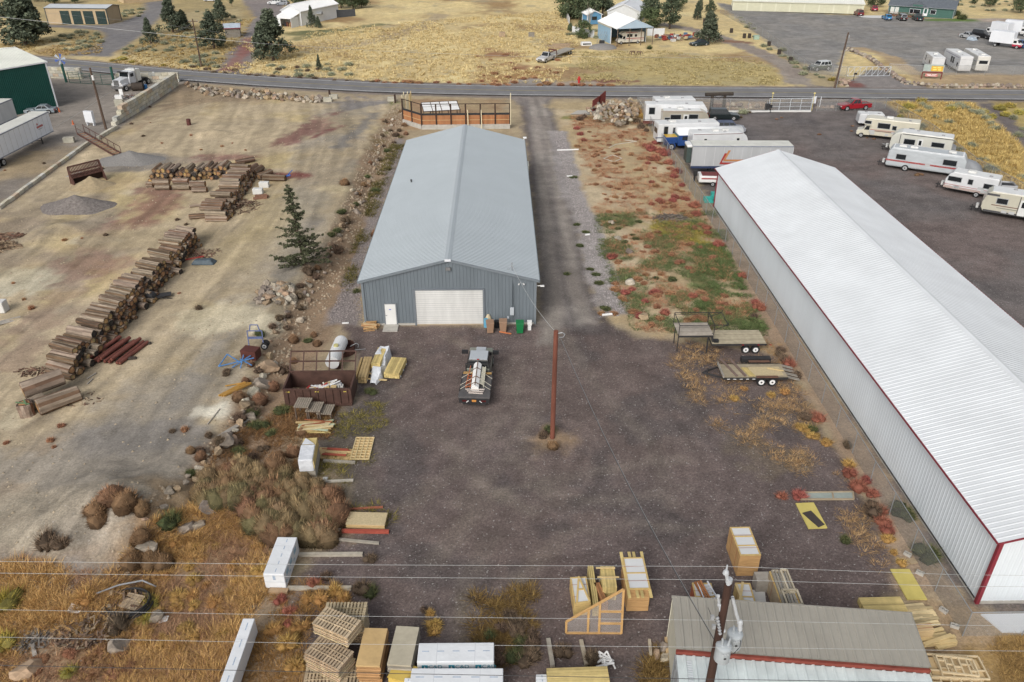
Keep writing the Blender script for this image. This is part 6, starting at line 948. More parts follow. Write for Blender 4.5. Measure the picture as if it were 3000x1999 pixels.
m=MB();m.tube((h-3.6,-W/2-.005,3.1),(h-3.6,-W/2-.03,3.1),.16,n=12);m.box(h-3.1,-W/2-.02,2.55,1.6,.02,.28);m.build('emblem',M('faded_red_print',(.5,.16,.15),.6,.4,8),t);MB().box(h-3.1,-W/2-.02,2.3,1.0,.02,.1).build('emblem_line',M('faded_grey_print',(.4,.42,.45),.6,.3,8),t)
t,h,W=semi_trailer('ribbed white trailer end against the green building',(c,0,14),4.1,M('grey_white_trailer',(.56,.57,.57),.5,.15,1,streak=.2),L=14);a=Z(35,290,4.05);c2_=a-d*7+n*1.28;t.location=(c2_.x,c2_.y,0);t.rotation_euler.z=math.atan2(d.y,d.x)
t,h,W=semi_trailer('long white trailer with orange and red angular stripe behind the white building',edge_place((2031,427),(2327,428),4.05,2.6),4.05,M('grey_trailer_side',(.40,.41,.42),.5,.12,.6,streak=.2),reefer=True)
def lstripe(mat,y0,z0,hx,ln,wd):
 m=MB();y=W/2+.03;m.add([(hx,y,z0+1.5+y0),(hx-.32,y,z0+1.5+y0),(hx+.55-.32,y,z0+y0+wd),(hx+.55,y,z0+y0)],[(0,1,2,3)]);m.add([(hx+.55,y,z0+y0),(hx+.55-.2,y,z0+y0+wd),(hx-ln,y,z0+y0+wd),(hx-ln,y,z0+y0)],[(0,1,2,3)]);m.build('stripe',mat,t)
lstripe(REDS,0,1.55,h-4.3,5,.26);lstripe(M('orange_stripe',(.45,.2,.08),.5,.1,2),.35,1.6,h-4.75,4.5,.26);MB().box(0,W/2+.05,1.0,2*h,.03,.3).build('navy_band',NAVY,t)
p=P(2075,540);t=thing('motor_boat','white and red motor boat with black outboard beside the white building corner','boat',(p.x+1.2,p.y,0),R(-5));MB().prism([(-2.6,.5),(2,.5),(3,1.35),(-2.6,1.35)],-1,1).build('hull',white_p,t,bevel=.1);m=MB();[m.box(.2,s*1.01,.95,5,.03,.16) for s in(-1,1)];m.build('stripe',REDS,t);MB().box(-.2,0,1.32,4.0,1.6,.06).build('cockpit',M('dark_red_seat',(.16,.04,.04),.7,.2,3),t);m=MB();m.box(-3.0,0,1.1,.5,.5,.75);m.box(-3.05,0,.3,.25,.2,.9);m.build('outboard_motor',black,t,bevel=.08);m=MB();m.beam((-2.6,-.6,.4),(3.4,0,.4),.1);m.beam((-2.6,.6,.4),(3.4,0,.4),.1);m.build('boat_trailer',galv,t);[wheel(t,-.8,s*.95,.3) for s in(-1,1)]
m=MB();m.box(0,0,.1,1.1,.4,.5);m.box(.7,.5,.1,.5,.5,.9);m.box(.1,-.6,.0,1.3,.12,.3);single('garden_cart',m,M('teal_plastic',(.05,.4,.35),.5,.2,3),'teal plastic items at the corner of the white building','clutter',loc=P(2073,590))
p=P(122,332);car('sedan','old silver blue sedan beside the white trailer and green building',p,R(188),paint('silver_blue',(.23,.27,.30)),'sedan',4.9,1.8,1.42)
p1,p0_=P(352,268),P(428,243);c=(p1+p0_)/2;t=thing('semi_truck','white long nose semi truck parked beside the block wall','truck',c,heading(p0_,p1));h=4.3;wp_=paint('truck_white',(.62,.63,.65))
MB().prism([(h-2.5,1.05),(h-.1,.95),(h,1.3),(h-.05,2.05),(h-2.5,2.3)],-.85,.85).build('bonnet',wp_,t,bevel=.1);m=MB();m.prism([(h-4.2,1.0),(h-2.4,1.0),(h-2.4,2.2),(h-2.6,3.1),(h-4.2,3.15)],-1.1,1.1);m.build('cab',wp_,t,bevel=.08);MB().quad((h-2.37,-.95,2.3),(h-2.37,.95,2.3),(h-2.56,.9,3.0),(h-2.56,-.9,3.0)).build('windscreen',dark_glass,t);m=MB();m.box(h-5.0,0,1.1,1.4,2.3,2.2);m.build('sleeper',paint('truck_cream',(.66,.66,.62)),t,bevel=.08);MB().box(h-.0,0,1.15,.08,1.1,.95).build('grille',M('chrome_grille',(.3,.3,.3),.3,.3,25,metal=.6),t);MB().box(h+.1,0,.5,.25,2.3,.4).build('bumper',chrome,t);MB().box(h-2.3,0,3.05,.3,2.3,.18).build('visor',dark_metal,t)
for s in(-1,1):MB().box(h-.9,s*1.0,1.0,1.7,.5,.35).build('mudguard',wp_,t,bevel=.1);MB().box(h-.1,s*.95,1.3,.12,.3,.25).build('headlight',lamp_w,t);wheel(t,h-.95,s*1.05,.52,.32,white_p);wheel(t,-h+1.2,s*1.0,.52,.5);wheel(t,-h+2.5,s*1.0,.52,.5);MB().tube((h-4.3,s*1.2,1),(h-4.3,s*1.2,3.9),.09).build('exhaust_stack',chrome,t);MB().box(h-3.3,s*1.11,2.2,.9,.03,.6).build('side_window',dark_glass,t)
MB().box(-1.6,0,.75,5.4,.9,.3).build('chassis',under_m,t);MB().box(-2.6,0,1.05,1.4,1.3,.2).build('fifth_wheel_plate',dark_metal,t)
g='white campers parked in the far lot'
rv('toy_hauler','white camper with a plain rear ramp, first of three in the far lot',edge_place((2708,148),(2736,169),3.0,2.45,(1,0)),3.0,RW_,'trailer',win=(('L',-1.8,1.4,.7,.7),('L',1.5,1.6,.5,.9)),stripes=(('L',-3,2,1.0,.1,GRY2),),group=g,L=7);rv('toy_hauler','white camper with double side window, middle of three in the far lot',edge_place((2768,140),(2819,166.5),3.4,2.45,(1,0)),3.4,RW_,'fifth',win=(('L',-1.2,1.5,.8,1.1),('L',-.1,1.5,.8,1.1),('L',-3.6,1.2,.6,.8)),stripes=(('L',-4,4,2.9,.1,M('violet_grey_graphic',(.25,.24,.32),.5,.1,2)),),ac=(.5,),group=g,L=9.5);rv('fifth_wheel','white camper with dark rear window, last of three in the far lot',edge_place((2826,141),(2866,164),3.4,2.45,(1,0)),3.4,paint('rv_warm_white',(.6,.59,.55)),'fifth',win=(('B',0,1.9,1.6,.6),),stripes=(('L',-4,2,2.2,.1,NAVY),),ac=(2.5,-3.2),group=g,L=9.5)
def fc(px,py,yaw,*a,**k):p=P(px,py);return car(*a[:2],p,R(yaw),*a[2:],**k)
fc(2597,58,84,'hatchback','bright blue hatchback parked at the green house deck',paint('bright_blue',(.02,.2,.42)),'hatch',4.2,1.8,1.5);fc(2640,59,82,'suv','black suv with white roof parked at the green house',paint('black',(.015,.015,.017)),'suv',4.7,1.85,1.75,top=paint('roof_grey',(.3,.31,.33)));fc(2687,59,80,'pickup_truck','dark teal pickup with chrome bumper at the green house',paint('dark_teal',(.02,.045,.05)),'pickup',5.4,1.95,1.8,cat='truck',gc=.35,wr=.38)
fc(2515,44,84,'suv','dark red suv with rear spare wheel at the cream storage units',paint('dark_red',(.12,.015,.02)),'suv',4.4,1.8,1.8);fc(2560,31,75,'hatchback','red hatchback parked between the cream units and green house',paint('bright_red',(.32,.01,.05)),'hatch',4.2,1.75,1.5);fc(2838,113,-62,'sedan','light grey sedan half under a pale cover in the far lot',paint('light_grey',(.35,.36,.37)),'sedan',4.6,1.8,1.45);fc(2875,111,-55,'suv','black suv with light grille beside the grey sedan in the far lot',paint('black',(.015,.015,.017)),'suv',4.9,1.9,1.85)
m=MB();m.add([(-1,-.9,.05),(1,-1,.05),(1.1,.9,.05),(-1,.9,.1),(-.8,-.7,.8),(.5,-.7,.7),(.5,.7,.7),(-.8,.7,.8)],[(4,5,6,7),(0,1,5,4),(1,2,6,5),(2,3,7,6),(3,0,4,7)]);p=P(2847,118);single('car_cover',m,M('pale_blue_cover',(.36,.42,.48),.6,.2,2),'pale blue cover slumped over the nose of the grey sedan','cover',loc=p,rz=R(-62),bevel=.15)
def box_truck(label,px,py,yaw,colr,L=7.2,cab=True):
 t=thing('box_truck',label,'truck',P(px,py),R(yaw));h=L/2;MB().box(-1.0,0,.95,L-2.0,2.4,2.55).build('cargo_box',white_metal,t,bevel=.06)
 m=MB();m.prism([(h-2,.5),(h-.05,.5),(h,.75),(h-.05,1.05),(h-.75,1.25),(h-1.2,2.0),(h-2,2.05)],-1,1);m.build('cab',white_p,t,bevel=.07);m=MB();m.prism([(h-2,.5),(h,.5),(h+.01,.75),(h-.03,.98),(h-2,.98)],-1.015,1.015);m.build('cab_band',colr,t,bevel=.05);MB().quad((h-.76,-.85,1.3),(h-.76,.85,1.3),(h-1.15,.8,1.93),(h-1.15,-.8,1.93)).build('windscreen',dark_glass,t);MB().box(h,0,.6,.06,1.0,.25).build('grille',grille_m,t)
 for s in(-1,1):wheel(t,h-.9,s*.9,.38);wheel(t,-h+1.6,s*1.0,.38,.4);MB().box(h,s*.75,.72,.06,.28,.2).build('headlight',lamp_w,t);MB().box(h-1.5,s*1.0,1.25,.7,.03,.55).build('side_window',dark_glass,t)
 return t
box_truck('white box truck with red lower cab facing the near corner of the far lot',2945,138,-48,paint('truck_red',(.4,.03,.06)));box_truck('white box truck seen from behind the black suv',2916,108,118,paint('truck_pale',(.5,.5,.5)),6.5);box_truck('white box truck furthest right behind the red and white one',2975,104,-40,paint('truck_pale',None),6.0)
p=P(2912,117);m=MB();m.box(0,0,.5,3.6,1.9,.5);m.box(2.2,0,.45,1,.1,.1);t=thing('utility_trailer','low dark utility trailer in front of the black suv','trailer',p,R(190));m.build('deck',dark_metal,t);[wheel(t,0,s*.95,.33) for s in(-1,1)];fc(3000,142,-60,'suv','blue suv cut by the picture edge in the far lot',paint('mid_blue',(.04,.09,.2)),'suv',4.8,1.9,1.8)
fc(2400,206,201,'off_road_wagon','boxy green off road wagon with white roof at the far lot fence',paint('olive_green',(.045,.06,.045)),'suv',4.7,1.95,1.85,top=paint('roof_white',(.55,.57,.57)),gc=.4,wr=.42)
fc(2048,134,200,'sedan','dark teal sedan under the large juniper',paint('deep_teal',(.015,.03,.036)),'sedan',4.7,1.8,1.4);fc(806,10,170,'suv','white suv on the gravel behind the white barn',paint('fleet_white',(.6,.61,.62)),'suv',4.7,1.85,1.7);fc(829,14,165,'hatchback','grey hatchback beside the white suv behind the barn',paint('mid_grey',(.25,.27,.3)),'hatch',4.2,1.75,1.5);fc(620,4,175,'suv','white vehicle cut by the top edge near the far drive',paint('fleet_white',None),'suv',4.7,1.85,1.7)
c,yaw=Z(1846,130),R(194);rv('motorhome','white van camper with red stripes under the blue shelter',(c+Vector((0,1.2,0)),yaw,6.6),2.75,paint('camper_white',(.63,.61,.54)),'classc',2.2,win=(('L',.5,1.7,1.3,.6),('L',-1.1,1.7,.5,.5)),stripes=(('LR',-3.2,1.4,1.25,.16,REDS),('LR',-3.2,1.2,.95,.05,REDS),('LR',-1.5,1.5,2.6,.12,REDS)),wheels=(-1.7,),ac=(),zb=.45,cat='motorhome',hitch=False)
a,b=P(1583,186),P(1668,155);ang=heading(b,a);p=a+(b-a).normalized()*2.7;t=car('flatbed_truck','old white truck with dark nose hitched to the gooseneck trailer in the field',p,ang,paint('worn_white',(.5,.5,.5)),'pickup',5.8,2.0,1.95,cat='truck',gc=.4,wr=.42)
c=a+(b-a)*.62;t=thing('gooseneck_trailer','long empty gooseneck trailer behind the white truck in the field','trailer',(c.x,c.y,gz(c.x,c.y)),ang);MB().box(-1.5,0,.85,8.5,2.4,.18).build('deck',M('grey_deck_boards',(.33,.31,.27),.85,.25,2),t);m=MB();m.beam((2.7,-.9,.95),(3.1,-.9,2.0),.15);m.beam((2.7,.9,.95),(3.1,.9,2.0),.15);m.beam((3.1,-.9,2.0),(5.0,0,1.6),.15);m.beam((3.1,.9,2.0),(5.0,0,1.6),.15);m.beam((3.1,-1,2.0),(3.1,1,2.0),.2);m.build('gooseneck',M('rust_red_frame',(.1,.03,.03),.7,.3,3),t);[wheel(t,x,s*1.05,.36) for x in(-3.2,-4.1) for s in(-1,1)]
single('lumber_pile',MB().box(0,0,0,5,1.6,.5).box(.5,.2,.5,4,.9,.3),M('weathered_lumber',(.36,.27,.18),.85,.3,3),'brown lumber pile beyond the gooseneck trailer','lumber',loc=P(1638,139),rz=.2)
t=thing('pickup_topper','white pickup topper shell lying in the field','shell',P(1717,132),R(8));MB().frus([(-1.3,-.85,0),(1.3,-.85,0),(1.3,.85,0),(-1.3,.85,0)],[(-1.15,-.7,.75),(1.15,-.7,.75),(1.15,.7,.75),(-1.15,.7,.75)]).build('shell',white_p,t,bevel=.08);m=MB();m.box(0,-.81,.25,2,.05,.3);m.build('window',dark_glass,t)
m=MB();q=random.Random(3)
for i in range(46):m.box(q.gauss(0,2.2),q.gauss(0,1.0),max(0,q.gauss(.5,.35)),q.uniform(.3,2.2),q.uniform(.2,.9),q.uniform(.15,.6),q.random()*3,col=q.choice(((.3,.05,.04),(.5,.5,.48),(.06,.07,.09),(.28,.2,.14),(.2,.08,.05),(.12,.2,.3),(.4,.32,.2))))
single('junk_pile',m,MV('scrap'),'sprawling heap of red and white scrap beside the gravel drive','junk',loc=P(1980,118))
for px,py,lb in((1548,104,'small grey slatted crate alone in the open field'),(1558,104,'')):
 if lb:single('crate',MB().box(0,0,0,1.5,1.2,1.1),M('grey_plank',None),lb,'crate',loc=P(1557,110));single('crate',MB().box(0,0,0,1.5,1.2,1.2),M('weathered_lumber',None),'grey brown slatted crate further left in the open field','crate',loc=P(1471,109))
single('gravel_heap',MB().dome(0,0,-.1,3.4,2.4,1.2,16,5),M('grey_gravel',(.22,.21,.2),.95,.3,6,bump=.03),'grey gravel heap below the blue shelter','heap',loc=P(1766,142));m=MB();[m.beam((i*.5,0,0),(i*.5+.9,.6,2.6),.06) for i in range(5)];m.beam((.3,.2,.9),(2.4,.2,.9),.05);m.beam((.6,.4,1.8),(2.8,.4,1.8),.05);single('metal_rack',m,galv,'pale leaning rack against the blue shelter wall','rack',loc=P(1748,126));single('cart',MB().box(0,0,.3,1.2,.8,.7).box(0,-.42,.35,1,.05,.5),dark_metal,'small dark cart beside the leaning rack','cart',loc=P(1763,131))
for a,b,lb in(((1655,40),(1668,72),'white picket fence at the green trees beside the blue shed'),((1895,106),(1946,105),'white panel fence right of the blue shelter'),((1676,98),(1740,112),'white panel fence left of the blue shelter')):a,b=Z(*a),Z(*b);single('panel_fence',MB().beam(a+Vector((0,0,.9)),b+Vector((0,0,.9)),.08,1.8),M('white_vinyl',(.62,.64,.66),.5,.06,1),lb,'fence')
p=P(1696,244);t=thing('fire_hydrant','red fire hydrant at the road edge of the field','hydrant',p);MB().tube((0,0,0),(0,0,.75),.16,n=10).build('barrel',M('hydrant_red',(.45,.03,.03),.5,.2,4),t);m=MB();m.dome(0,0,.75,.18,.18,.2);m.build('cap',MATS['hydrant_red'],t);m=MB();m.tube((-.3,0,.55),(.3,0,.55),.08);m.build('nozzle',MATS['hydrant_red'],t);t.scale=(1.4,1.4,1.4)
for px,py,lb in((2256,30,'navy boat shape beside the cream storage units'),):pass
t=thing('entrance_sign','painted two post sign with yellow lettered panel at the bank','sign',P(2727,232),R(-14));a=3.6;m=MB();[m.beam((s*a/2,0,0),(s*a/2,0,2.6),.16) for s in(-1,1)];m.build('post',M('dark_red_post',(.16,.03,.03),.7,.2,2),t);MB().box(0,-.1,1.35,3.8,.1,1.45).build('panel',M('sign_pale',(.34,.4,.38),.6,.2,2),t);MB().box(.65,-.17,1.55,2.2,.04,1.0).build('yellow_panel',M('sign_yellow',(.62,.38,.05),.6,.15,3),t,bevel=.02);MB().box(0,-.16,1.2,3.7,.04,.28).build('red_band',M('dark_red_post',None),t);MB().box(-.1,-.1,.5,2.3,.06,.55).build('lower_panel',M('sign_rose',(.5,.2,.18),.6,.2,3),t);m=MB();[m.box(-.1+x,-.2 if 0 else-.14,z,w_,.02,.1) for x,z,w_ in((-.5,.85,.8),(.5,.85,.8),(0,.62,1.5))];m.build('lettering',white_p,t);m=MB();[m.box(.65+x,-.2,z,w_,.02,.2) for x,z,w_ in((-.5,2.15,.6),(.35,2.15,.7),(-.4,1.75,.7),(.45,1.75,.6))];m.build('lettering',M('sign_ochre',(.85,.68,.2),.6,.1,3),t)
m=MB();p=P(2500,236);m.tube((0,0,0),(0,0,1.2),.06);m.box(.2,0,1.1,.5,.25,.35);single('call_post',m,black,'dark call post beside the silver truss gate','post',loc=p)
def deer(label,px,py,yaw,s=1.0):
 t=thing('deer',label,'deer',P(px,py),R(yaw));bm=bmesh.new();sk=bm.verts.layers.skin.verify();V={}
 def v(n,co,r,par=None,root=False):
  x=bm.verts.new(Vector(co)*s);x[sk].radius=(r*s,r*s);x[sk].use_root=root;V[n]=x
  if par:bm.edges.new((V[par],x))
 v('pel',(-.45,0,.92),.17,root=True);v('belly',(-.1,0,.88),.18,'pel');v('chest',(.3,0,.88),.2,'belly');v('neck',(.55,0,1.0),.11,'chest');v('neck2',(.75,0,.78),.08,'neck');v('head',(.88,0,.5),.075,'neck2');v('muz',(.98,0,.3),.04,'head');v('tail',(-.68,0,.9),.05,'pel')
 for i,sy in enumerate((-.11,.11)):
  v('fs%d'%i,(.32,sy,.66),.09,'chest');v('fk%d'%i,(.34+.04*sy,sy,.36),.045,'fs%d'%i);v('ff%d'%i,(.32,sy,.02),.03,'fk%d'%i);v('ht%d'%i,(-.42,sy*1.2,.66),.11,'pel');v('hh%d'%i,(-.58,sy*1.2,.36),.045,'ht%d'%i);v('hf%d'%i,(-.52+.1*sy,sy*1.2,.02),.03,'hh%d'%i);v('ear%d'%i,(.8,sy*1.1,.62),.025,'head')
 me=bpy.data.meshes.new('body');bm.to_mesh(me);bm.free();me.materials.append(M('deer_hide',(.17,.12,.08),.9,.25,4));o=bpy.data.objects.new('body',me);C.objects.link(o);o.parent=t;o.modifiers.new('s','SKIN');sb=o.modifiers.new('d','SUBSURF');sb.levels=1;sb.render_levels=1
deer('deer grazing in the field, the one nearer the white truck',1853,163,200);deer('second deer grazing with its back to the first',1872,164,-25)
for i,q in enumerate(((2063,70),(2098,88),(2142,98),(2180,112),(2195,112),(2252,136),(2282,160),(2315,182))):single('fence_post_stub',MB().box(0,0,0,.7,.6,1.1),log_m,'dark squat wooden stub along the far gravel drive','post','stubs along the far drive',loc=P(*q))
single('utility_box',MB().box(0,0,0,1.3,1.0,1.0),M('pale_green_box',(.3,.4,.33),.5,.1,2),'pale green utility box beside the far drive','box',loc=P(2215,116),bevel=.05)
pine=MV('pine_boards',.75,.2,2,rand=.06);wood_v=MV('weathered_boards',.85,.3,2.5);wrap=M('white_lumber_wrap',(.68,.70,.72),.45,.10,.5,bump=.05,bscale=2.5);teal=M('teal_print',(.03,.22,.30),.5,.3,6);blue_pr=M('faint_blue_print',(.36,.44,.55),.5,.3,6)
YEL=(.56,.44,.19);FRE=(.52,.38,.19);CED=(.40,.235,.11);GRYW=(.33,.30,.25);ORG=(.36,.13,.065);WHT=(.62,.61,.56)
def jit(c,k=.18):f=1+rnd.uniform(-k,k);return tuple(min(1,x*f) for x in c)
def slab(TL,TR,BL,zt):
 a,b,d=Z(*TL,zt),Z(*TR,zt),Z(*BL,zt);c=(b+d)/2;return c,heading(a,b),(b-a).length,(d-a).length
def hat(bp_,tp):p=G(*bp_);return upto(tp[0],tp[1],p)-p.z
def log_mesh(seed,bark,end,ring):
 q=np.random.RandomState(seed);n=14;xs=[-.5,-.48,-.2,.15,.48,.5];V3=[]
 lump=1+.07*np.sin(np.arange(n)*1.3+seed)+.05*q.randn(n)
 for x in xs:
  for i in range(n):a=2*math.pi*i/n;r=lump[i]*(1-.06*x)*(.94 if abs(x)==.5 else 1)*(1+.03*q.randn());V3 .append((x,r*math.cos(a),r*math.sin(a)))
 m=MB();m.v=V3
 for k in range(len(xs)-1):
  for i in range(n):m.f.append((k*n+i,k*n+(i+1)%n,(k+1)*n+(i+1)%n,(k+1)*n+i));m.m.append(0);c=bark[(i*7+seed)%len(bark)];f=.85+.3*q.rand();m.c.append(tuple(v*f for v in c))
 for s,o in((-1,0),(1,(len(xs)-1)*n)):
  b=len(m.v);m.v+=[(s*.503,y*.72,z*.72) for x,y,z in V3[o:o+n]];c0=len(m.v);m.v.append((s*.505,0,0))
  for i in range(n):j=(i+1)%n;m.f+=[(o+i,o+j,b+j,b+i),(b+i,b+j,c0)];m.m+=[0,0];m.c+=[ring,tuple(v*(.85+.3*q.rand()) for v in end)]
 o=m.build('log',MV('log_wood',.9,.4,2.5,bump=.02,bscale=6,rand=.16));me=o.data;bpy.data.objects.remove(o);return me
G1,G2,B1,B2=(.30,.24,.185),(.21,.16,.12),(.16,.10,.065),(.10,.07,.05)
LM=[log_mesh(i,*a) for i,a in enumerate((((G1,G1,G2,B1),(.40,.25,.12),(.12,.08,.05)),((G1,G2,G2,B1),(.30,.17,.085),(.1,.065,.045)),((G2,B1,B1),(.20,.115,.065),(.07,.05,.04)),((B1,B2,G2),(.42,.28,.15),(.12,.08,.05)),((G1,G2,G1),(.055,.045,.042),(.03,.027,.025)),((G2,B1,G1),(.34,.2,.1),(.09,.06,.045))))]
def log(p,yaw,L,r,label,group=None,tilt=0,me=None):
 o=bpy.data.objects.new('log',me or rnd.choice(LM));C.objects.link(o);o.location=p;o.rotation_euler=(rnd.random()*6.28,tilt,yaw);o.rotation_mode='XYZ';o.scale=(L,r,r);return tag(o,label,'log',group)
A0,A1=P(182,1105),P(556,716);ax_=(A1-A0).normalized();la,lb_=Z(131,1060,1.4),Z(220,1070,1.4);ly=heading(la,lb_)-.16;ld=Vector((math.cos(ly),math.sin(ly),0));LA=(A1-A0).length;s=0.;q=random.Random(4)
while s<LA:
 t=s/LA;r=.35-.10*t+q.uniform(-.05,.05);b=A0+ax_*s;gap=q.random()<.06
 for lay,sh in((0,.45),(0,1.7),(1,.25),(1,1.4),(2,.12),(3,0.0)):
  if(sh>1.6 and q.random()<.85) or(lay==1 and sh>1 and q.random()<.9) or(lay==3 and q.random()<.25) or gap and lay:continue
  rr=r*q.uniform(.75,1.12);p=b+ax_*(lay*.3+q.uniform(-.12,.12))+ld*(sh+q.uniform(-.2,.2)-.3);L_=(2.55 if sh<1 else 1.3)*q.uniform(.88,1.1)
  log((p.x,p.y,gz(p.x,p.y)+rr*.9+lay*.47),ly+q.uniform(-.06,.06),L_,rr,('bottom log','lower log','upper log','top log')[lay]+' of the long diagonal log stack in the dirt lot','logs of the long diagonal stack')
 s+=r*2*.93+.06
p=P(140,1165);log((p.x,p.y,p.z+1.25),R(40),2.8,.62,'largest pale hollow log on top at the near end of the stack',me=LM[0],tilt=-.05);p=P(178,1190);log((p.x,p.y,p.z+.55),R(42),2.9,.6,'big bark log on the ground at the near end of the stack',me=LM[5]);p=P(112,1195);log((p.x,p.y,p.z+.5),R(48),1.3,.52,'dark hollow log under the largest pale one',me=LM[4])
p=P(84,1215);o=log((p.x,p.y,p.z+.5),0,1.1,.5,'upright stump with a green tool lying on top',me=LM[5],tilt=R(90));o['category']='stump';o.name='stump';m=MB();m.beam((-.6,0,0),(.5,-.25,.02),.08,.06);m.beam((-.1,.2,.03),(.3,-.3,.03),.12,.1);single('hand_saw',m,M('green_tool',(.12,.2,.1),.6,.2,4),'green bladed tool lying on the upright stump','tool',loc=(p.x,p.y,p.z+1.1))
g='logs of the corner stack';b0,b1=P(436,533),P(700,521);n=19
for lay in range(3):
 for i in range(n-lay):
  if lay==2 and q.random()<.25:continue
  t=(i+lay*.5+.5)/n;p=b0 .lerp(b1,t);rr=q.uniform(.25,.38);log((p.x+q.uniform(-.1,.1),p.y+1.1+q.uniform(-.3,.3),gz(p.x,p.y)+rr*.9+lay*.56),R(90)+q.uniform(-.1,.1),2.6,rr,('bottom','middle','top')[lay]+' row log seen end on in the corner stack',g,me=LM[(i*5+lay)%6])
for x0,x1,y,z_ in((447,495,527,.9),(506,551,524,.9),(555,600,533,.9),(454,497,543,.3),(506,555,542,.3),(562,605,550,.3),(428,447,535,.3)):
 a,b=Z(x0,y,z_+.9),Z(x1,y,z_+.9);c=(a+b)/2;log((c.x,c.y,gz(c.x,c.y)+z_+.05),heading(a,b),(b-a).length,.36,('upper ' if z_>.5 else 'lower ')+'pale log lying sideways in front of the corner stack','sideways logs of the corner stack',me=LM[0 if z_>.5 else 1])
d0,d1=P(628,648),P(716,520);dv_=(d1-d0).normalized();LD=(d1-d0).length;s=0
while s<LD:
 for lay,sh in((0,.35),(1,.1),(2,-.15)):
  if lay==2 and q.random()<.3:continue
  rr=q.uniform(.24,.38);p=d0+dv_*(s+lay*.3);log((p.x+sh+q.uniform(-.25,.25),p.y,gz(p.x,p.y)+rr*.9+lay*.55),R(-5)+q.uniform(-.07,.07),2.5,rr,('bottom','middle','top')[lay]+' log in the diagonal wing of the corner stack','logs of the wing of the corner stack')
 s+=.62
for px,py,yw,L_,r,lb in((740,500,75,2.4,.38,'log end at the right side of the corner stack'),(758,508,80,2.4,.42,'second log end at the right side of the corner stack'),(778,520,62,2.4,.42,'log leaning by the blue item at the corner stack'),(805,530,-8,3.0,.42,'hollow weathered log beside the red cinders'),(690,492,10,2.6,.35,'pale log on the far side of the corner stack'),(720,480,35,2.6,.35,'pale log pointing away behind the corner stack'),(590,640,10,2.6,.3,'log at the near tip of the wing of the corner stack'),(585,606,15,2.2,.14,'thin pale pole log beside the wing of the corner stack')):p=P(px,py);log((p.x,p.y,p.z+r),R(yw),L_,r,lb)
def scatter_sticks(name,label,px,py,rx,ry,n,cols,hh=.3,ln=(.3,.9),cat='debris'):
 c=P(px,py);m=MB()
 for i in range(n):a=q.random()*6.28;rr=q.random()**.6;x,y=rx*rr*math.cos(a),ry*rr*math.sin(a);b=q.random()*6.28;l=q.uniform(*ln)/2;z0=max(.02,hh*(1-rr)*q.random());m.beam((x-l*math.cos(b),y-l*math.sin(b),z0),(x+l*math.cos(b),y+l*math.sin(b),z0+q.uniform(-.05,.15)),q.uniform(.04,.12),.04,col=jit(q.choice(cols),.3))
 o=m.build(name,wood_v,None,(c.x,c.y,c.z));return tag(o,label,cat,kind='stuff')
BK=((.17,.10,.07),(.26,.19,.13),(.10,.06,.045),(.33,.26,.18));scatter_sticks('bark_debris','heap of loose bark slabs beside the corner log stack',705,608,2.6,2.4,220,BK,.7);scatter_sticks('bark_debris','wood chips along the far end of the long log stack',600,745,2,1.2,90,BK,.15);scatter_sticks('bark_debris','bark litter beside the long log stack',95,1090,1.2,.7,70,BK,.2);scatter_sticks('bark_debris','bark litter under the big logs',230,1170,2.2,1.0,80,BK,.08,(.1,.4));scatter_sticks('bark_debris','brown bark mulch heap below the black pipe coil',255,1830,1.8,1.6,260,((.09,.06,.045),(.16,.11,.08),(.25,.19,.13)),.35,(.15,.45));scatter_sticks('bark_debris','wood chip heap at the picture edge in the dirt lot',8,725,2,1.6,200,((.35,.26,.17),(.22,.15,.1)),.8);scatter_sticks('dead_branches','tangle of dead branches in the sandy lot',1965,640,2.2,1.2,160,((.12,.1,.09),(.2,.17,.14)),.4,(.5,1.4));scatter_sticks('dead_branches','brown dead brush in the dirt lot',30,695,2.4,1.2,90,((.15,.08,.06),(.24,.15,.1)),.4,(.4,1.1));scatter_sticks('dead_branches','grey twigs by the yellow bush at the corner',95,1875,.9,.7,90,((.12,.11,.1),(.2,.18,.16)),.3,(.3,.7))
t=thing('screening_grate','rusty slatted screening grate standing over a sand heap','grate',(0,0,0));a,b=P(222,548),P(313,528);hh=hat((222,548),(216,500));d=(b-a).normalized();nb=Vector((-d.y,d.x,0));up=Vector((0,0,1));m=MB();A_,B_=a+nb*.7+up*1.0,b+nb*.7+up*1.1;A2_,B2_=a+nb*1.3+up*2.3,b+nb*1.3+up*2.4
for u,v in((A_,B_),(A2_,B2_),(A_,A2_),(B_,B2_),(A_.lerp(A2_,.5),B_.lerp(B2_,.5)),(a,A_),(b,B_),(a+nb*1.6,A2_),(b+nb*1.6,B2_)):m.beam(u,v,.16)
m.build('frame',rust,t);m=MB();[m.beam(A_.lerp(B_,i/22),A2_.lerp(B2_,i/22),.08,.14) for i in range(23)];m.build('slat',rust,t);m=MB();m.quad(a,a+nb*1.6,A2_,A_);m.quad(b,b+nb*1.6,B2_,B_);m.build('side_plate',rust,t);m=MB();m.quad(a+nb*1.5,b+nb*1.5,B_.lerp(B2_,.25)+nb*.3,A_.lerp(A2_,.25)+nb*.3);m.build('back_plate',M('dark_rust_plate',(.05,.028,.022),.85,.3,2),t)
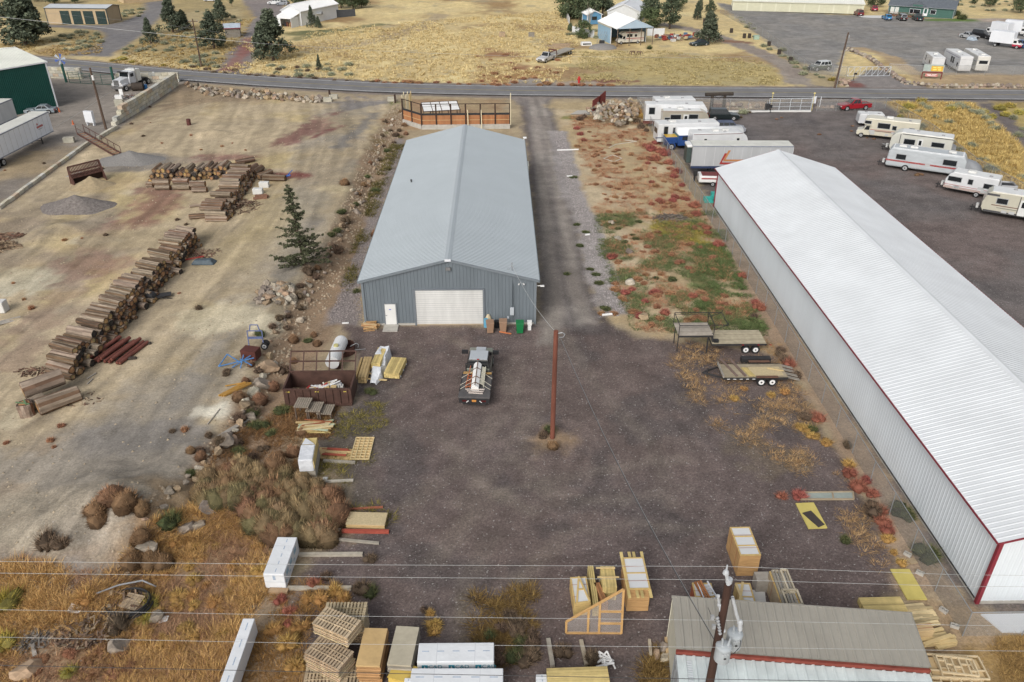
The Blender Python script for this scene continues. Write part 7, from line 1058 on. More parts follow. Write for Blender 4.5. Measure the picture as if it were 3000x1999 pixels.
for px,py,rx,ry,hh,mm,lb in((270,545,2.8,2.0,1.3,M('sand_heap',(.34,.27,.17),.95,.25,3,bump=.04),'heap of sand spilling from the rusty screening grate'),(228,606,4.1,3.2,1.5,M('dark_gravel',(.215,.19,.175),.95,.5,3.5,bump=.15),'dark round gravel heap in the dirt lot'),(385,470,4.2,3.4,1.4,M('grey_gravel',None),'grey gravel heap behind the screening grate')):
 p=P(px,py);m=MB();n,k=26,8;vs=[];
 for j in range(k):
  for i in range(n):a=6.283*i/n;f=1-j/k;w_=1+.12*math.sin(a*2+px)+.07*math.sin(a*5);vs.append((rx*f*w_*math.cos(a),ry*f*w_*math.sin(a),hh*(1-f)**1.15*(1+.05*q.uniform(-1,1))-.05))
 vs.append((0,0,hh));m.add(vs,[(j*n+i,j*n+(i+1)%n,(j+1)*n+(i+1)%n,(j+1)*n+i) for j in range(k-1) for i in range(n)]+[((k-1)*n+i,(k-1)*n+(i+1)%n,k*n) for i in range(n)]);single('gravel_heap',m,mm,lb,'heap',loc=p,smooth=True)
t=thing('metal_stairs','rusty metal staircase lying down the slope beside the low block row','stairs',(0,0,0));a,b=P(243,412,1.1),P(345,455,.1);d=(b-a);sd=Vector((d.y,-d.x,0)).normalized()*.55;m=MB();[m.beam(a+sd*k,b+sd*k,.1,.28) for k in(-1,1)];m.build('stringer',rust,t);m=MB();[m.box(*(a.lerp(b,(i+.5)/12)),.8,.34,.05,heading(a,b)+R(90)) for i in range(12)];m.build('step',M('worn_tread',(.36,.2,.12),.8,.3,3),t);m=MB();m.beam(a-sd+up*1.0,b-sd+up*1.0,.07);m.beam(a+sd+up*.9,a+sd*1+d*.45+up*.9,.05);[m.beam(a-sd+d*(i/6),a-sd+d*(i/6)+up*1.0,.06) for i in range(7)];m.beam(a+sd,a+sd+up*1.2,.07);m.beam(a-sd,a-sd+up*1.2,.07);m.build('handrail',rust,t)
single('barrel',MB().tube((0,0,0),(.05,0,.95),.34,n=14),M('rust_red_barrel',(.10,.035,.03),.8,.4,4),'rusty barrel standing alone in the dirt lot','barrel',loc=P(554,367));m=MB();m.box(0,0,.5,1.5,.5,1.8);[m.box(x,0,0,.15,.4,.6) for x in(-.6,.6)];single('electric_cabinet',m,white_metal,'white electric cabinet on legs beside the weathered pole','cabinet',loc=P(268,368),rz=R(-15))
for px,py,lb in((175,330,'orange traffic cone beside the green building'),(215,366,'orange traffic cone left of the white cabinet')):t=thing('traffic_cone',lb,'cone',P(px,py));MB().tube((0,0,.04),(0,0,.75),.2,.05,10).build('cone_body',M('cone_orange',(.5,.13,.05),.5,.2,4),t);MB().box(0,0,0,.55,.55,.05).build('cone_base',M('cone_base_grey',(.35,.3,.28),.7,.2,3),t)
single('steel_drum',MB().tube((-1.0,0,.75),(1.0,.3,.75),.75,n=18),M('burnt_steel',(.05,.038,.03),.8,.4,3),'big dark rusty drum lying beside the semi truck','drum',loc=P(405,266));single('white_box',MB().box(0,0,0,1.2,.7,.9).box(.4,.6,.3,.6,.1,1.5,col=(.6,.6,.6)),white_p,'white box and upright panel in the scrap by the semi truck','box',loc=P(350,294),rz=.15);scatter_sticks('scrap_debris','scrap metal and timber along the inside of the block wall',385,284,3.4,1.4,130,((.3,.1,.06),(.4,.36,.3),(.08,.08,.09),(.5,.5,.5)),.5);single('blue_drum',MB().tube((0,0,0),(0,0,.9),.35,n=12),M('blue_barrel',(.03,.14,.35),.4,.1,3),'blue barrel by the block wall behind the scrap','barrel',loc=P(428,262))
single('gate_keypad_post',MB().tube((0,0,0),(0,0,1.8),.06).box(0,-.08,1.5,.35,.2,.4),white_p,'white post with a small box inside the block wall yard','post',loc=P(455,240))
p0_,p1=P(303,1060),P(383,1000);dr_=heading(p0_,p1)
for i in range(10):off=Vector((i*.31-1.2,-i*.06,.22+(.28 if i%3==1 else 0)));c=P(345,1030);log_=MB();log_.tube((-1.75,0,0),(1.75,0,0),.15,n=12,caps=False);log_.tube((-1.75,0,0),(1.75,0,0),.125,n=12);o=log_.build('steel_pipe',M('red_brown_pipe',(.16,.055,.04),.7,.3,2));o.location=c+off;o.rotation_euler.z=dr_+rnd.uniform(-.05,.05);tag(o,'rusty red pipe in the pile beside the long log stack','pipe','rusty pipes in the pile')
for px,py,lb in((340,1057,'dark skid timber under the near ends of the pipes'),(385,1013,'dark skid timber under the far ends of the pipes')):c=P(px,py);single('skid_timber',MB().beam((-1.6,0,.1),(1.6,.15,.1),.24),log_m,lb,'timber',loc=c)
t=thing('wheelbarrow','black drum barrow with handles beside the long log stack','barrow',P(445,880),R(20));m=MB();m.dome(0,0,.35,.55,.5,.55);m.build('tub',black,t);m=MB();m.box(1.1,.1,.3,1.3,.8,.05);m.beam((.5,-.3,.3),(1.8,-.5,.1),.06);m.beam((0,0,0),(0,0,.4),.1);m.build('tray',dark_metal,t)
single('tarp_bundle',MB().frus([(-1.2,-.5,0),(1.2,-.6,0),(1.3,.6,0),(-1.1,.55,0)],[(-.9,-.3,.45),(.9,-.35,.55),(.8,.35,.5),(-.8,.3,.4)]),M('slate_tarp',(.07,.095,.115),.6,.3,3,bump=.04,bscale=5),'dark slate tarp bundle at the far end of the long log stack','bundle',loc=P(597,772),bevel=.12);c=P(565,762);single('red_pole',MB().beam((-.9,-.2,.1),(1.1,.3,.3),.09),M('tool_red',(.3,.03,.03),.5,.2,3),'red handled pole beside the slate tarp bundle','pole',loc=c);m=MB();m.tube((-.5,0,.3),(.7,.3,.6),.14);m.box(-.2,0,.1,.7,.5,.5);m.beam((.2,.1,.5),(1.0,.5,1.2),.08);single('blue_machine',m,M('royal_blue',(.03,.10,.36),.4,.2,3),'small bright blue machine at the end of the corner log stack','machine',loc=P(835,528))
for px,py,lb in((775,548,'pale concrete barrier block beside the hollow log'),(757,568,'second pale barrier block nearer the wood scraps')):single('concrete_block',MB().box(0,0,0,1.2,.7,.7),MATS['pale_concrete'],lb,'block',loc=P(px,py),bevel=.05)
single('firewood',MB().beam((-.8,0,.15),(.8,.3,.15),.25).beam((-.7,.5,.15),(.9,.7,.2),.25).beam((-.6,.2,.4),(.8,.5,.4),.25),M('redwood_scrap',(.22,.12,.08),.9,.3,4),'split timbers beside the barrier blocks','timber',loc=P(762,585))
single('white_tank',MB().box(0,0,0,.9,.9,1.1),MATS['pale_concrete'],'pale square tank at the picture edge in the dirt lot','tank',loc=P(8,912),bevel=.08);single('loose_planks',MB().beam((-1.3,-.3,.05),(1.3,.5,.05),.2,.06).beam((-1.3,-.6,.05),(1.3,.2,.05),.2,.06).beam((-1.4,-.9,.05),(1.1,-.1,.05),.2,.06),M('grey_plank2',(.36,.33,.29),.8,.2,3),'pale planks at the picture edge below the square tank','planks',loc=P(10,945),rz=.3)
for a,b,lb,w_ in(((640,1283),(728,1229),'long grey plank on the boulder edge',.35),((256,1112),(282,1095),'short white stick by the log stack',.07),((256,1128),(272,1112),'second short white stick by the log stack',.07),((608,1245),(645,1200),'thin grey lath in the dirt lot',.05),((200,520),(240,505),'flat pale board behind the dark gravel heap',.9),((325,1490),(328,1508),'short pale board end below the gravel mound',.3)):a,b=P(*a,.06),P(*b,.06);single('plank',MB().beam(a,b,w_,.07),M('grey_plank2',None),lb,'plank')
m=MB();[m.beam((-.8+i*.2,-1.0,.1+i*.03),(.3+i*.25,1.0,.15),.14,.14) for i in range(3)];m.beam((-.9,.2,.2),(.5,.8,.3),.08);single('yellow_pipes',m,M('rusty_yellow',(.4,.22,.05),.7,.3,3),'rusty yellow pipe pieces at the boulder edge','pipes',loc=P(690,1145),rz=-.2);t=thing('farm_implement','blue tubular implement frame lying at the boulder edge','implement',P(700,1070));m=MB();[m.beam(a,b,.07) for a,b in(((-1.5,-.3,.1),(1.2,.3,.5)),((-1.5,-.3,.1),(-.9,.4,.8)),((-.9,.4,.8),(.1,0,.3)),((-.4,-.5,.1),(.9,.5,.6)),((0,.5,.3),(1.2,-.5,.3)),((.3,-.6,.1),(.3,.6,.6)))];m.build('frame',M('implement_blue',(.08,.2,.42),.5,.3,3),t)
single('steel_box',MB().box(0,0,.1,1.3,.9,.8),M('oxide_red_box',(.09,.028,.022),.7,.3,2),'dark red steel box beside the blue implement','box',loc=P(738,1050),rz=-.25);t=thing('carry_frame','blue upright frame with dark wheels at the boulder edge','implement',P(752,1020));m=MB();[m.beam((x,0,0),(x,.2,1.5),.07) for x in(-.6,.6)];m.beam((-.6,.2,1.5),(.6,.2,1.5),.07);m.beam((-.6,.1,.9),(.6,.1,.9),.3,.06);m.path([(-.4,.25,1.5),(-.3,.3,2.0),(.3,.3,2.0),(.4,.25,1.5)],.05);m.build('frame',M('dusty_blue',(.12,.15,.28),.6,.2,3),t);[wheel(t,.75,s*.25,.3,.15) for s in(-1,1)]
t=thing('roll_off_bin','brown steel roll-off waste bin with open lattice lid rack','bin',(0,0,0));fl,fr,br_,bl_=P(838,1192),P(1033,1190),None,None;fl.z=fr.z=0;Hd=1.55;d=(fr-fl).normalized();nb=Vector((-d.y,d.x,0));Dp=2.35;bl_,br_=fl+nb*Dp,fr+nb*Dp;Ld=(fr-fl).length;ang=heading(fl,fr)
m=MB();th=.06
for a,b in((fl,fr),(bl_,br_),(fl,bl_),(fr,br_)):m.beam(a+up*(Hd/2+.1),b+up*(Hd/2+.1),th,Hd-.2)
c=(fl+br_)/2;m.box(c.x,c.y,.12,Ld-.05,Dp-.05,.06,ang);m.build('shell',rust_b,t);m=MB();[m.beam(fl.lerp(fr,(i+.5)/9)-nb*.06+up*.15,fl.lerp(fr,(i+.5)/9)-nb*.06+up*Hd,.1,.08,up=d) for i in range(9)];[m.beam(a+up*Hd,b+up*Hd,.13,.12) for a,b in((fl,fr),(bl_,br_),(fl,bl_),(fr,br_))];m.beam(fl+up*.2-nb*.05,fr+up*.2-nb*.05,.1,.2);m.build('rib',rust_b,t);m=MB();[m.beam(fl+d*(.75+.0)+up*(.5+i*.28)-nb*.1,fl+d*1.35+up*(.5+i*.28)-nb*.1,.04) for i in range(4)];m.build('ladder',rust_b,t);m=MB();[m.box(*(fl+d*x-nb*.08),1.35 and .3,.02,.14,ang) for x in()];[m.beam(fl+d*(x-.14)-nb*.09+up*1.38,fl+d*(x+.14)-nb*.09+up*1.38,.02,.07) for x in(.35,Ld/2,Ld-.4)];m.build('warning_label',M('label_yellow',(.5,.4,.08),.6,.2,5),t)
m=MB();ra,rb=bl_+up*(Hd+.12),br_+up*(Hd+.12);ta,tb=ra+nb*1.1+up*1.15,rb+nb*1.1+up*1.15
for k in range(3):m.beam(ra.lerp(ta,k*.5+.0),rb.lerp(tb,k*.5),.09)
for i in range(6):m.beam(ra.lerp(rb,i/5),ta.lerp(tb,i/5),.08)
m.build('lid_rack',rust_b,t)
m=MB();wb_=((.62,.63,.64),(.5,.54,.62),(.62,.6,.55),(.35,.04,.04),(.5,.38,.2),(.55,.42,.2),(.6,.6,.6))
for i in range(60):u,v=q.uniform(.15,.85),q.uniform(.24,.62);p=fl+d*Ld*u+nb*Dp*v;hh=1.0*math.exp(-((u-.62)/.26)**2)*(1-.3*v)+.3;k=q.choice(wb_);(m.beam(p+up*(.2+hh),p+up*(.3+hh)+Vector((q.uniform(-.8,.8),q.uniform(-.1,.3),q.uniform(-.1,.2))),.1,.05,col=k) if i%3==0 else m.frus([tuple(p+up*(.2)+Vector((x*.3,y*.25,0))) for x,y in((-1,-1),(1,-1),(1,1),(-1,1))],[tuple(p+up*(.2+hh+q.uniform(-.1,.1))+Vector((x*.2,y*.15,0))) for x,y in((-1,-1),(1,-1),(1,1),(-1,1))],col=k))
tag(m.build('trash',MV('mixed_trash',.6,.2,3)),'white sacks and timber offcuts filling the brown bin','waste',kind='stuff')
t=thing('propane_tank','white propane tank lying on its side behind the brown bin','tank',(0,0,0));a,b=P(980,1085),P(1003,1030);a.z=b.z=.95;dd=(b-a).normalized();m=MB();m.tube(a-dd*.4,b,.56,n=20);prev=b;rr=.56
for k in range(1,5):nr_=.56*math.cos(k*math.pi/8);nx_=b+dd*.45*math.sin(k*math.pi/8);m.tube(prev,nx_,rr,nr_,20,caps=False);prev,rr=nx_,nr_
m.tube(prev-dd*.01,prev,rr,n=20);m.build('vessel',M('tank_white',(.66,.67,.67),.4,.06,1),t,smooth=False);c=a.lerp(b,.45);MB().tube(c+up*.5,c+up*.68,.2,n=12).build('valve_cover',M('pale_yellow',(.5,.46,.2),.5,.2,3),t);m=MB();[m.box(*(a.lerp(b,k)).to_2d(),0,.9,.2,.45,heading(a,b)+R(90)) for k in(.1,.85)];m.build('saddle',rust,t)
single('rust_tub',MB().tube((0,0,0),(0,0,.75),.85,n=16,caps=False).tube((0,0,.05),(0,0,.1),.84,n=16),rust,'round rusty tub behind the propane tank','tub',loc=P(1012,1032));single('metal_hoop',MB().path([(.0,0,.5),(.5,.1,.75),(.7,.1,.6),(.6,.1,.3)],.03).beam((0,-.3,.3),(1.3,-.2,.35),.04),galv,'bent pale rod beside the rusty tub','rod',loc=P(1028,1030))
for px,py,zt_,lb in((888,1188,1.15,'tallest weathered slat table beside the brown bin'),(922,1200,.85,'middle weathered slat table beside the brown bin'),(954,1208,.55,'lowest weathered slat table beside the brown bin')):
 p=Z(px,py-8,zt_);t=thing('slat_table',lb,'table',(p.x,p.y,gz(p.x,p.y)),R(-4),'weathered slat tables');m=MB();[m.box(-.48+i*.16,0,zt_,.125,1.25,.05) for i in range(7)];m.build('top',M('weathered_slats',(.29,.25,.20),.85,.3,5),t);m=MB();[m.box(0,y,zt_-.12,1.15,.08,.12) for y in(-.5,.5)];m.build('apron',M('dark_slat_leg',(.12,.09,.07),.85,.3,5),t);[MB().box(x,y,0,.09,.09,zt_-.1).build('leg',M('dark_slat_leg',(.12,.09,.07),.85,.3,5),t) for x in(-.48,.48) for y in(-.5,.5)]
def boards(name,label,cat,c,yaw,L,W,H_,nw,nh,col_,k=.15,ends=None,loose=0.,mat=None,along='x'):
 m=MB();bw,bh=W/nw,H_/nh
 for j in range(nh):
  for i in range(nw):
   dx,dl=q.uniform(-loose,loose),L*(1-q.random()*loose*.15);m.box(dx,-W/2+bw*(i+.5),j*bh+.02,dl,bw*.9,bh*.9,q.uniform(-1,1)*loose*.05,col=jit(col_,k))
 o=m.build(name,mat or pine,None,(c.x,c.y,gz(c.x,c.y)+(.12 if H_>.25 else 0)),yaw);m2=MB()
 if H_>.25:[m2 .box(x*L*.38,0,0,.1,W*1.1,.12) for x in(-1,0,1)];m2 .build('bearer',pine,o);
 return tag(o,label,cat)
def bundle(TL,TR,BL,zt,label,col_,nw=8,nh=5,name='lumber_stack',k=.24,loose=.0,swap=False):
 c,yaw,L,W=slab(TL,TR,BL,zt);c.z=0
 if swap:return boards(name,label,'lumber',c,yaw+R(90),W,L,zt-.12,nw,nh,col_,k,loose=loose)
 return boards(name,label,'lumber',c,yaw,L,W,zt-.12 if zt>.25 else zt,nw,nh,col_,k,loose=loose)
bundle((1063,1045),(1087,1045),(1051,1105),.7,'narrow bundle of pale boards left of the white wrapped stack',FRE,3,4,swap=True);bundle((1103,1017),(1128,1018),(1092,1064),.95,'tallest yellow bundle beside the white wrapped stack',YEL,5,6,swap=True);bundle((1142,1046),(1186,1049),(1129,1093),.6,'wide yellow bundle on the yard side of the white wrap',YEL,7,4,swap=True);bundle((1052,1044),(1058,1044),(1041,1105),.35,'slim strip of boards at the bin end of the lumber row',FRE,2,2,swap=True)
m=MB();rows=9
for i in range(rows):
 u=i/(rows-1);wd=.5+.16*math.sin(u*5)+.1*q.uniform(-1,1);hh=.9-.55*u+.12*math.sin(u*11);x=-.35*(1-u)+.1*q.uniform(-1,1)
 for v in(-1,-.6,.1,.7,1):m.v.append((x+v*wd,2.0-4.4*u+q.uniform(-.1,.1),(0.02 if abs(v)==1 else hh*(1+.15*q.uniform(-1,1)))))
for i in range(rows-1):
 for j in range(4):m.f.append((i*5+j,(i+1)*5+j,(i+1)*5+j+1,i*5+j+1));m.m.append(0);m.c.append((.6,.6,.6))
c=P(1118,1083);single('wrapped_stack',m,M('crumpled_white_wrap',(.62,.64,.67),.45,.12,2,bump=.12,bscale=3),'crumpled white plastic wrap draped over lumber beside the bin','wrap',loc=(c.x,c.y,.05),rz=-.15)
for a,b,lb in(((1050,1114),(1134,1121),'pale board across the near end of the lumber row'),((1080,1100),(1117,1104),'grey board lying on the white wrap')):a,b=P(*a,.2),P(*b,.25);single('plank',MB().beam(a,b,.16,.06),fresh,lb,'plank')
def pile(label,px,py,yaw,n,L,W,cols,h_=.5,sp=.25,name='lumber_pile'):
 c=P(px,py);m=MB()
 for i in range(n):x,y=q.uniform(-.2,.2),q.uniform(-W/2,W/2);z0=h_*i/n;l=L*q.uniform(.6,1);a=q.gauss(0,sp);m.box(x,y,z0,l,q.choice((.09,.14,.19)),.045,a,col=jit(q.choice(cols)))
 return single(name,m,pine,label,'lumber',loc=c,rz=yaw)
pile('heap of short orange offcuts at the corner of the grey workshop',1086,963,0,34,1.4,.9,((.52,.32,.15),(.55,.4,.22),(.45,.25,.12)),.55,.3);pile('low pile of mixed red and yellow boards below the slat tables',926,1258,R(3),26,2.7,1.2,(ORG,FRE,YEL,(.4,.45,.32),(.5,.42,.25)),.4,.1);pile('flat plywood with red boards beside the wrapped pack',984,1330,R(-3),9,2.2,.9,(ORG,(.32,.08,.05),FRE),.2,.05);c=P(984,1332);single('plywood_sheet',MB().box(0,0,.02,2.6,1.2,.05),MV('plywood',.8,.2,1.5) and M('plywood_face',(.50,.35,.17),.8,.15,1.5),'plywood sheet under the red boards','sheet',loc=c,rz=R(-6))
t=thing('timber_grid','pale framed grid panel lying flat in the gravel','panel',(0,0,0));c,yaw,L,W=slab((1042,1279),(1094,1279),(1028,1342),.2);t.location=(c.x,c.y,0);t.rotation_euler.z=yaw;m=MB();m.box(0,0,.03,L,W,.04);m.build('backing',M('plywood_face',None),t);m=MB();[m.box(0,-W/2+W*i/8,.08,L,.07,.06) for i in range(9)];[m.box(-L/2+L*i/4,0,.085,.07,W,.07) for i in range(5)];m.build('batten',M('pale_batten',(.58,.46,.25),.75,.15,2),t)
for a,b,col_,lb,w_ in(((948,1354),(1041,1359),GRYW,'grey beam below the plywood and red boards',.2),((938,1415),(1036,1411),(.45,.42,.36),'pale beam beside the tumbleweed heap',.16),((1002,1560),(1140,1562),(.34,.075,.05),'bright red beam below the sheathing pallet',.22),((960,1581),(1111,1595),GRYW,'grey beam above the wrapped pack',.16),((876,1628),(1063,1627),(.42,.38,.31),'long pale beam from the upper end of the wrapped pack',.22),((836,1727),(1030,1726),(.42,.38,.31),'long pale beam from the lower end of the wrapped pack',.22),((1020,1496),(1122,1490),(.34,.12,.07),'thin red board above the sheathing pallet',.12),((985,1557),(998,1558),(.4,.4,.38),'short grey block end at the heap',.2),((1606,1875),(1619,1956),GRYW,'grey post lying in the gravel by the yellow pack',.22),((1702,1880),(1718,1953),(.38,.33,.25),'second grey post lying in the gravel by the yellow pack',.2),((1902,1878),(1906,1924),(.42,.36,.27),'short pale post lying in the open gravel',.15),((1463,975),(1498,981),(.5,.17,.07),'orange board lying by the tan bins',.1),((1953,1874),(1959,1935),(.5,.36,.2),'tan board leaning at the cream shed wall',.25),((790,1735),(845,1737),(.36,.25,.15),'brown skid under the near end of the wrapped pack',.3)):
 a,b=P(*a,.1),P(*b,.1);single('beam',MB().beam(a,b,w_,w_*.8),M('beam_%d_%d'%(int(col_[0]*99),int(col_[1]*99)),col_,.85,.25,2.5),lb,'beam')
single('paving_square',MB().box(0,0,0,.32,.32,.04),MATS['pale_concrete'],'small pale square tile on the gravel beside the wrapped stack','tile',loc=P(952,1403))
def text(body,size,mat,parent,loc,rot,name='lettering'):
 cu=bpy.data.curves.new(name,'FONT');cu.body=body;cu.size=size;cu.align_x='CENTER';cu.align_y='CENTER';cu.extrude=.002;cu.materials.append(mat);o0=bpy.data.objects.new(name,cu);C.objects.link(o0);bpy.context.view_layer.update();me=bpy.data.meshes.new_from_object(o0);bpy.data.objects.remove(o0);o=bpy.data.objects.new(name,me);C.objects.link(o);o.parent=parent;o.location=loc;o.rotation_euler=rot;return o
def pack(label,TL,TR,BL,zt,logo=(),lines=True,band=True,ends=True):
 c,yaw,L,W=slab(TL,TR,BL,zt);t=thing('wrapped_lumber_pack',label,'lumber pack',(c.x,c.y,gz(c.x,c.y)),yaw);z0=.14;Hh=zt-z0;m=MB();nx_,ny_=9,4
 m.box(0,0,z0,L,W,Hh);m.build('wrap',wrap,t,bevel=.04);m=MB();[m.box(x*L*.4,0,0,.12,W*.96,z0) if L>W else m.box(0,x*W*.4,0,L*.96,.12,z0) for x in(-1,-.3,.3,1)];m.build('bearer',fresh,t)
 m=MB();k=5
 for i in range(k):(m.box(-L*.4+L*.8*i/(k-1),W*.05,zt+.001,L*.09,.05,.004) if L>W else m.box(L*.05,-W*.4+W*.8*i/(k-1),zt+.001,.05,W*.09,.004))
 m.build('print',blue_pr,t);m=MB();[(m.box(x*L,0,zt-.002,.015,W+.012,.006),m.box(x*L,-W/2-.004,z0,.015,.006,Hh)) if L>W else m.box(0,x*W,zt-.002,L+.012,.015,.006) for x in(-.25,.25)];m.box(0,-W/2-.005,z0+Hh*.45,L,.008,.02);m.build('seam',M('grey_seam',(.45,.47,.5),.5,.1,3),t);return t,L,W,z0,Hh
t,L,W,z0,Hh=pack('white wrapped lumber pack standing alone beside the golden grass',(814,1572),(872,1573),(768,1681),1.25)
for k in(-.3,-.05,.25):m=MB();m.box(L/2+.006,W*k,z0+Hh*.55,.008,.42,.3);m.box(L/2+.006,W*k-.35,z0+Hh*.3,.008,.22,.14);m.build('print',M('faint_teal_print',(.3,.46,.56),.5,.4,8),t)
MB().box(0,-W/2-.006,z0+Hh*.6,.14,.008,.34).build('print',blue_pr,t)
t,L,W,z0,Hh=pack('long plain white pack at the bottom edge in the dry grass',(718,1813),(753,1813),(608,2080),1.2)
def logo3(t,L,W,z0,Hh,zf=.45):
 for k in(-.36,-.01,.34):
  MB().box(L*k-.16,-W/2-.008,z0+Hh*zf,.3,.012,.3).build('emblem',teal,t);m=MB();m.add([(L*k-.24,-W/2-.018,z0+Hh*zf+.02),(L*k-.1,-W/2-.018,z0+Hh*zf+.02),(L*k-.17,-W/2-.018,z0+Hh*zf+.25)],[(0,1,2)]);m.build('emblem_mark',white_p,t);text('C&D',.34,teal,t,(L*k+.36,-W/2-.01,z0+Hh*zf+.17),(R(90),0,0));MB().box(L*k+.36,-W/2-.008,z0+Hh*zf-.06,.6,.012,.05).build('print',teal,t)
t,L,W,z0,Hh=pack('upper white lumber pack with teal lettering at the bottom edge',(1227,1885),(1447,1883),(1222,1941),1.35);logo3(t,L,W,z0,Hh,.55)
t,L,W,z0,Hh=pack('lower white lumber pack with teal lettering cut by the bottom edge',(1207,1958),(1475,1958),(1198,2018),1.35);logo3(t,L,W,z0,Hh)
t,L,W,z0,Hh=pack('white pack end peeking out left of the lower lettered pack',(1186,1986),(1208,1986),(1176,2050),1.2)
bundle((1602,1958),(1780,1952),(1604,2005),1.1,'yellow banded lumber pack at the bottom edge',YEL,6,5);pack('white wrapped pack behind the yellow banded lumber at the bottom edge',(1574,1976),(1606,1975),(1570,2040),1.0)
c,yaw,L,W=slab((905,1285),(937,1283),(868,1345),1.7);t=thing('wrapped_stack','tall stack of sheathing half covered in torn white plastic','lumber pack',(c.x,c.y,0),yaw);m=MB();[m.box(q.uniform(-.03,.03),q.uniform(-.03,.03),.1+i*.155,L*1.25,W*1.1,.135,col=jit(GRYW if i<5 else YEL,.12)) for i in range(10)];m.build('sheathing',pine,t);m=MB();m.box(-.06,-W*.2,.75,L*1.3,W*.75,.97);m.build('plastic_cover',M('crumpled_white_wrap',None),t,bevel=.06);m=MB();m.add([(-L*.66,W*.18,1.725),(L*.5,W*.18,1.73),(-L*.4,W*.5,1.73),(-L*.68,W*.5,1.2)],[(0,1,2),(0,2,3)]);m.build('torn_flap',M('crumpled_white_wrap',None),t)
def sheets(label,TL,TR,BL,zt,top,side=FRE,n=10,jt=.03):
 c,yaw,L,W=slab(TL,TR,BL,zt);t=thing('sheet_stack',label,'sheet stack',(c.x,c.y,gz(c.x,c.y)),yaw);m=MB();hh=(zt-.12)/n
 [m.box(q.uniform(-jt,jt),q.uniform(-jt,jt),.12+i*hh,L*q.uniform(.97,1.02),W*q.uniform(.98,1.02),hh*.8,col=jit(side,.35)) for i in range(n-1)];m.build('layers',pine,t);MB().box(0,0,zt-hh,L,W,hh*.9).build('top_sheet',top,t);m=MB();[m.box(0,y*W*.38,0,L*.98,.1,.12) for y in(-1,0,1)] if L>W else[m.box(x*L*.38,0,0,.1,W*.98,.12) for x in(-1,0,1)];m.build('bearer',fresh,t);return t
osb=M('osb_face',(.50,.41,.25),.8,.22,9,spec=.2);osb_o=M('orange_ply_face',(.52,.36,.17),.75,.2,1.2);osb_g=M('grey_board_face',(.42,.38,.29),.8,.15,2)
sheets('low pallet of pale sheathing beside the tumbleweed heap',(1021,1500),(1133,1503),(1015,1536),.42,osb,n=4);sheets('tall stack with orange brown plywood top by the pallets',(1069,1839),(1136,1841),(1041,1949),1.5,osb_o,CED,12,.05);sheets('tall stack with grey green boards on top by the pallets',(1157,1833),(1224,1837),(1138,1946),1.3,osb_g,GRYW,11,.05)
for TL,TR,BL,zt,lb in(((1155,1936),(1222,1954),(1138,1985),.9,'yellow sheet leaning on the grey green stack'),((1140,1982),(1186,1990),(1130,2030),.6,'lower yellow sheet at the bottom edge')):c,yaw,L,W=slab(TL,TR,BL,zt);single('plywood_sheet',MB().box(0,0,-.03,L,W,.04).box(0,-W/2,-zt+.02,L*.9,.06,zt-.05),M('yellow_sheet',(.55,.40,.10),.7,.12,1.5),lb,'sheet',loc=(c.x,c.y,zt),rz=yaw)
for TL,TR,BL,lb,k in(((2331,1474),(2384,1472),(2369,1548),'yellow sheet with a black panel lying on it',1),((2608,1668),(2664,1668),(2658,1757),'yellow sheet lying flat by the fence corner',0)):
 c,yaw,L,W=slab(TL,TR,BL,.08);t=thing('plywood_sheet',lb,'sheet',(c.x,c.y,gz(c.x,c.y)),yaw);m=MB();a,b,e=Z(*TL,.08)-c,Z(*TR,.08)-c,Z(*BL,.08)-c;rot=Matrix.Rotation(-yaw,3,'Z');a,b,e=rot@a,rot@b,rot@e;f=b+e-a;m.frus([(p.x,p.y,.02) for p in(e,f,b,a)],[(p.x,p.y,.09) for p in(e,f,b,a)]);m.build('sheet',M('yellow_sheet2',(.55,.46,.14),.7,.15,1.2),t)
 if k:m=MB();pts=[rot@(Z(*p_,.1)-c) for p_ in((2350,1503),(2376,1496),(2416,1537),(2398,1545))];m.frus([(p.x,p.y,.094) for p in pts],[(p.x,p.y,.12) for p in pts]);single('rubber_mat',m,M('black_felt',(.055,.045,.042),.9,.2,3),'black felt panel lying across the yellow sheet','panel',loc=t.location,rz=yaw)
t=thing('flat_frame','flat timber frame with glass panes lying in weeds','frame',(0,0,0));a,b,c,d=P(2338,1446,.1),P(2498,1444,.1),P(2500,1466,.1),P(2345,1466,.1);m=MB();[m.beam(u,v,.1,.1) for u,v in((a,b),(b,c),(c,d),(d,a),(a.lerp(b,.62),d.lerp(c,.62)))];m.build('timber',M('dull_frame',(.36,.29,.2),.8,.2,3),t);MB().quad(d,c,b,a).build('pane',M('grey_green_glass',(.3,.34,.31),.3,.15,2),t)
pal=MB();LP_,WP_=2.1,1.22
for i in range(12):pal.box(-LP_/2+.06+i*(LP_-.12)/11,0,.10,.10 if i not in(0,11) else .16,WP_,.025,col=jit((.46,.37,.25),.2))
for y in(-.56,0,.56):pal.box(0,y,.02,LP_,.05,.08,col=jit((.42,.31,.19)))
for i in range(4):pal.box(-LP_/2+.1+i*(LP_-.2)/3,0,0,.1,WP_,.02,col=jit((.40,.30,.19)))
for i in range(1,3):pal.box(0,-.56+i*.373,.126,LP_,.04,.03,col=jit((.5,.4,.26)))
o=pal.build('pallet',MV('pallet_boards',.85,.25,3,rand=.15));PM=o.data;bpy.data.objects.remove(o)
def pallets(label,c,yaw,n,z0,wob=.03,group=None,zs=.155):
 for i in range(n):o=bpy.data.objects.new('pallet',PM);C.objects.link(o);o.location=(c.x+q.uniform(-wob,wob),c.y+q.uniform(-wob,wob),z0+i*zs);o.rotation_euler.z=yaw+q.uniform(-.02,.02);tag(o,label if i<n-1 else 'topmost '+label,'pallet',group)
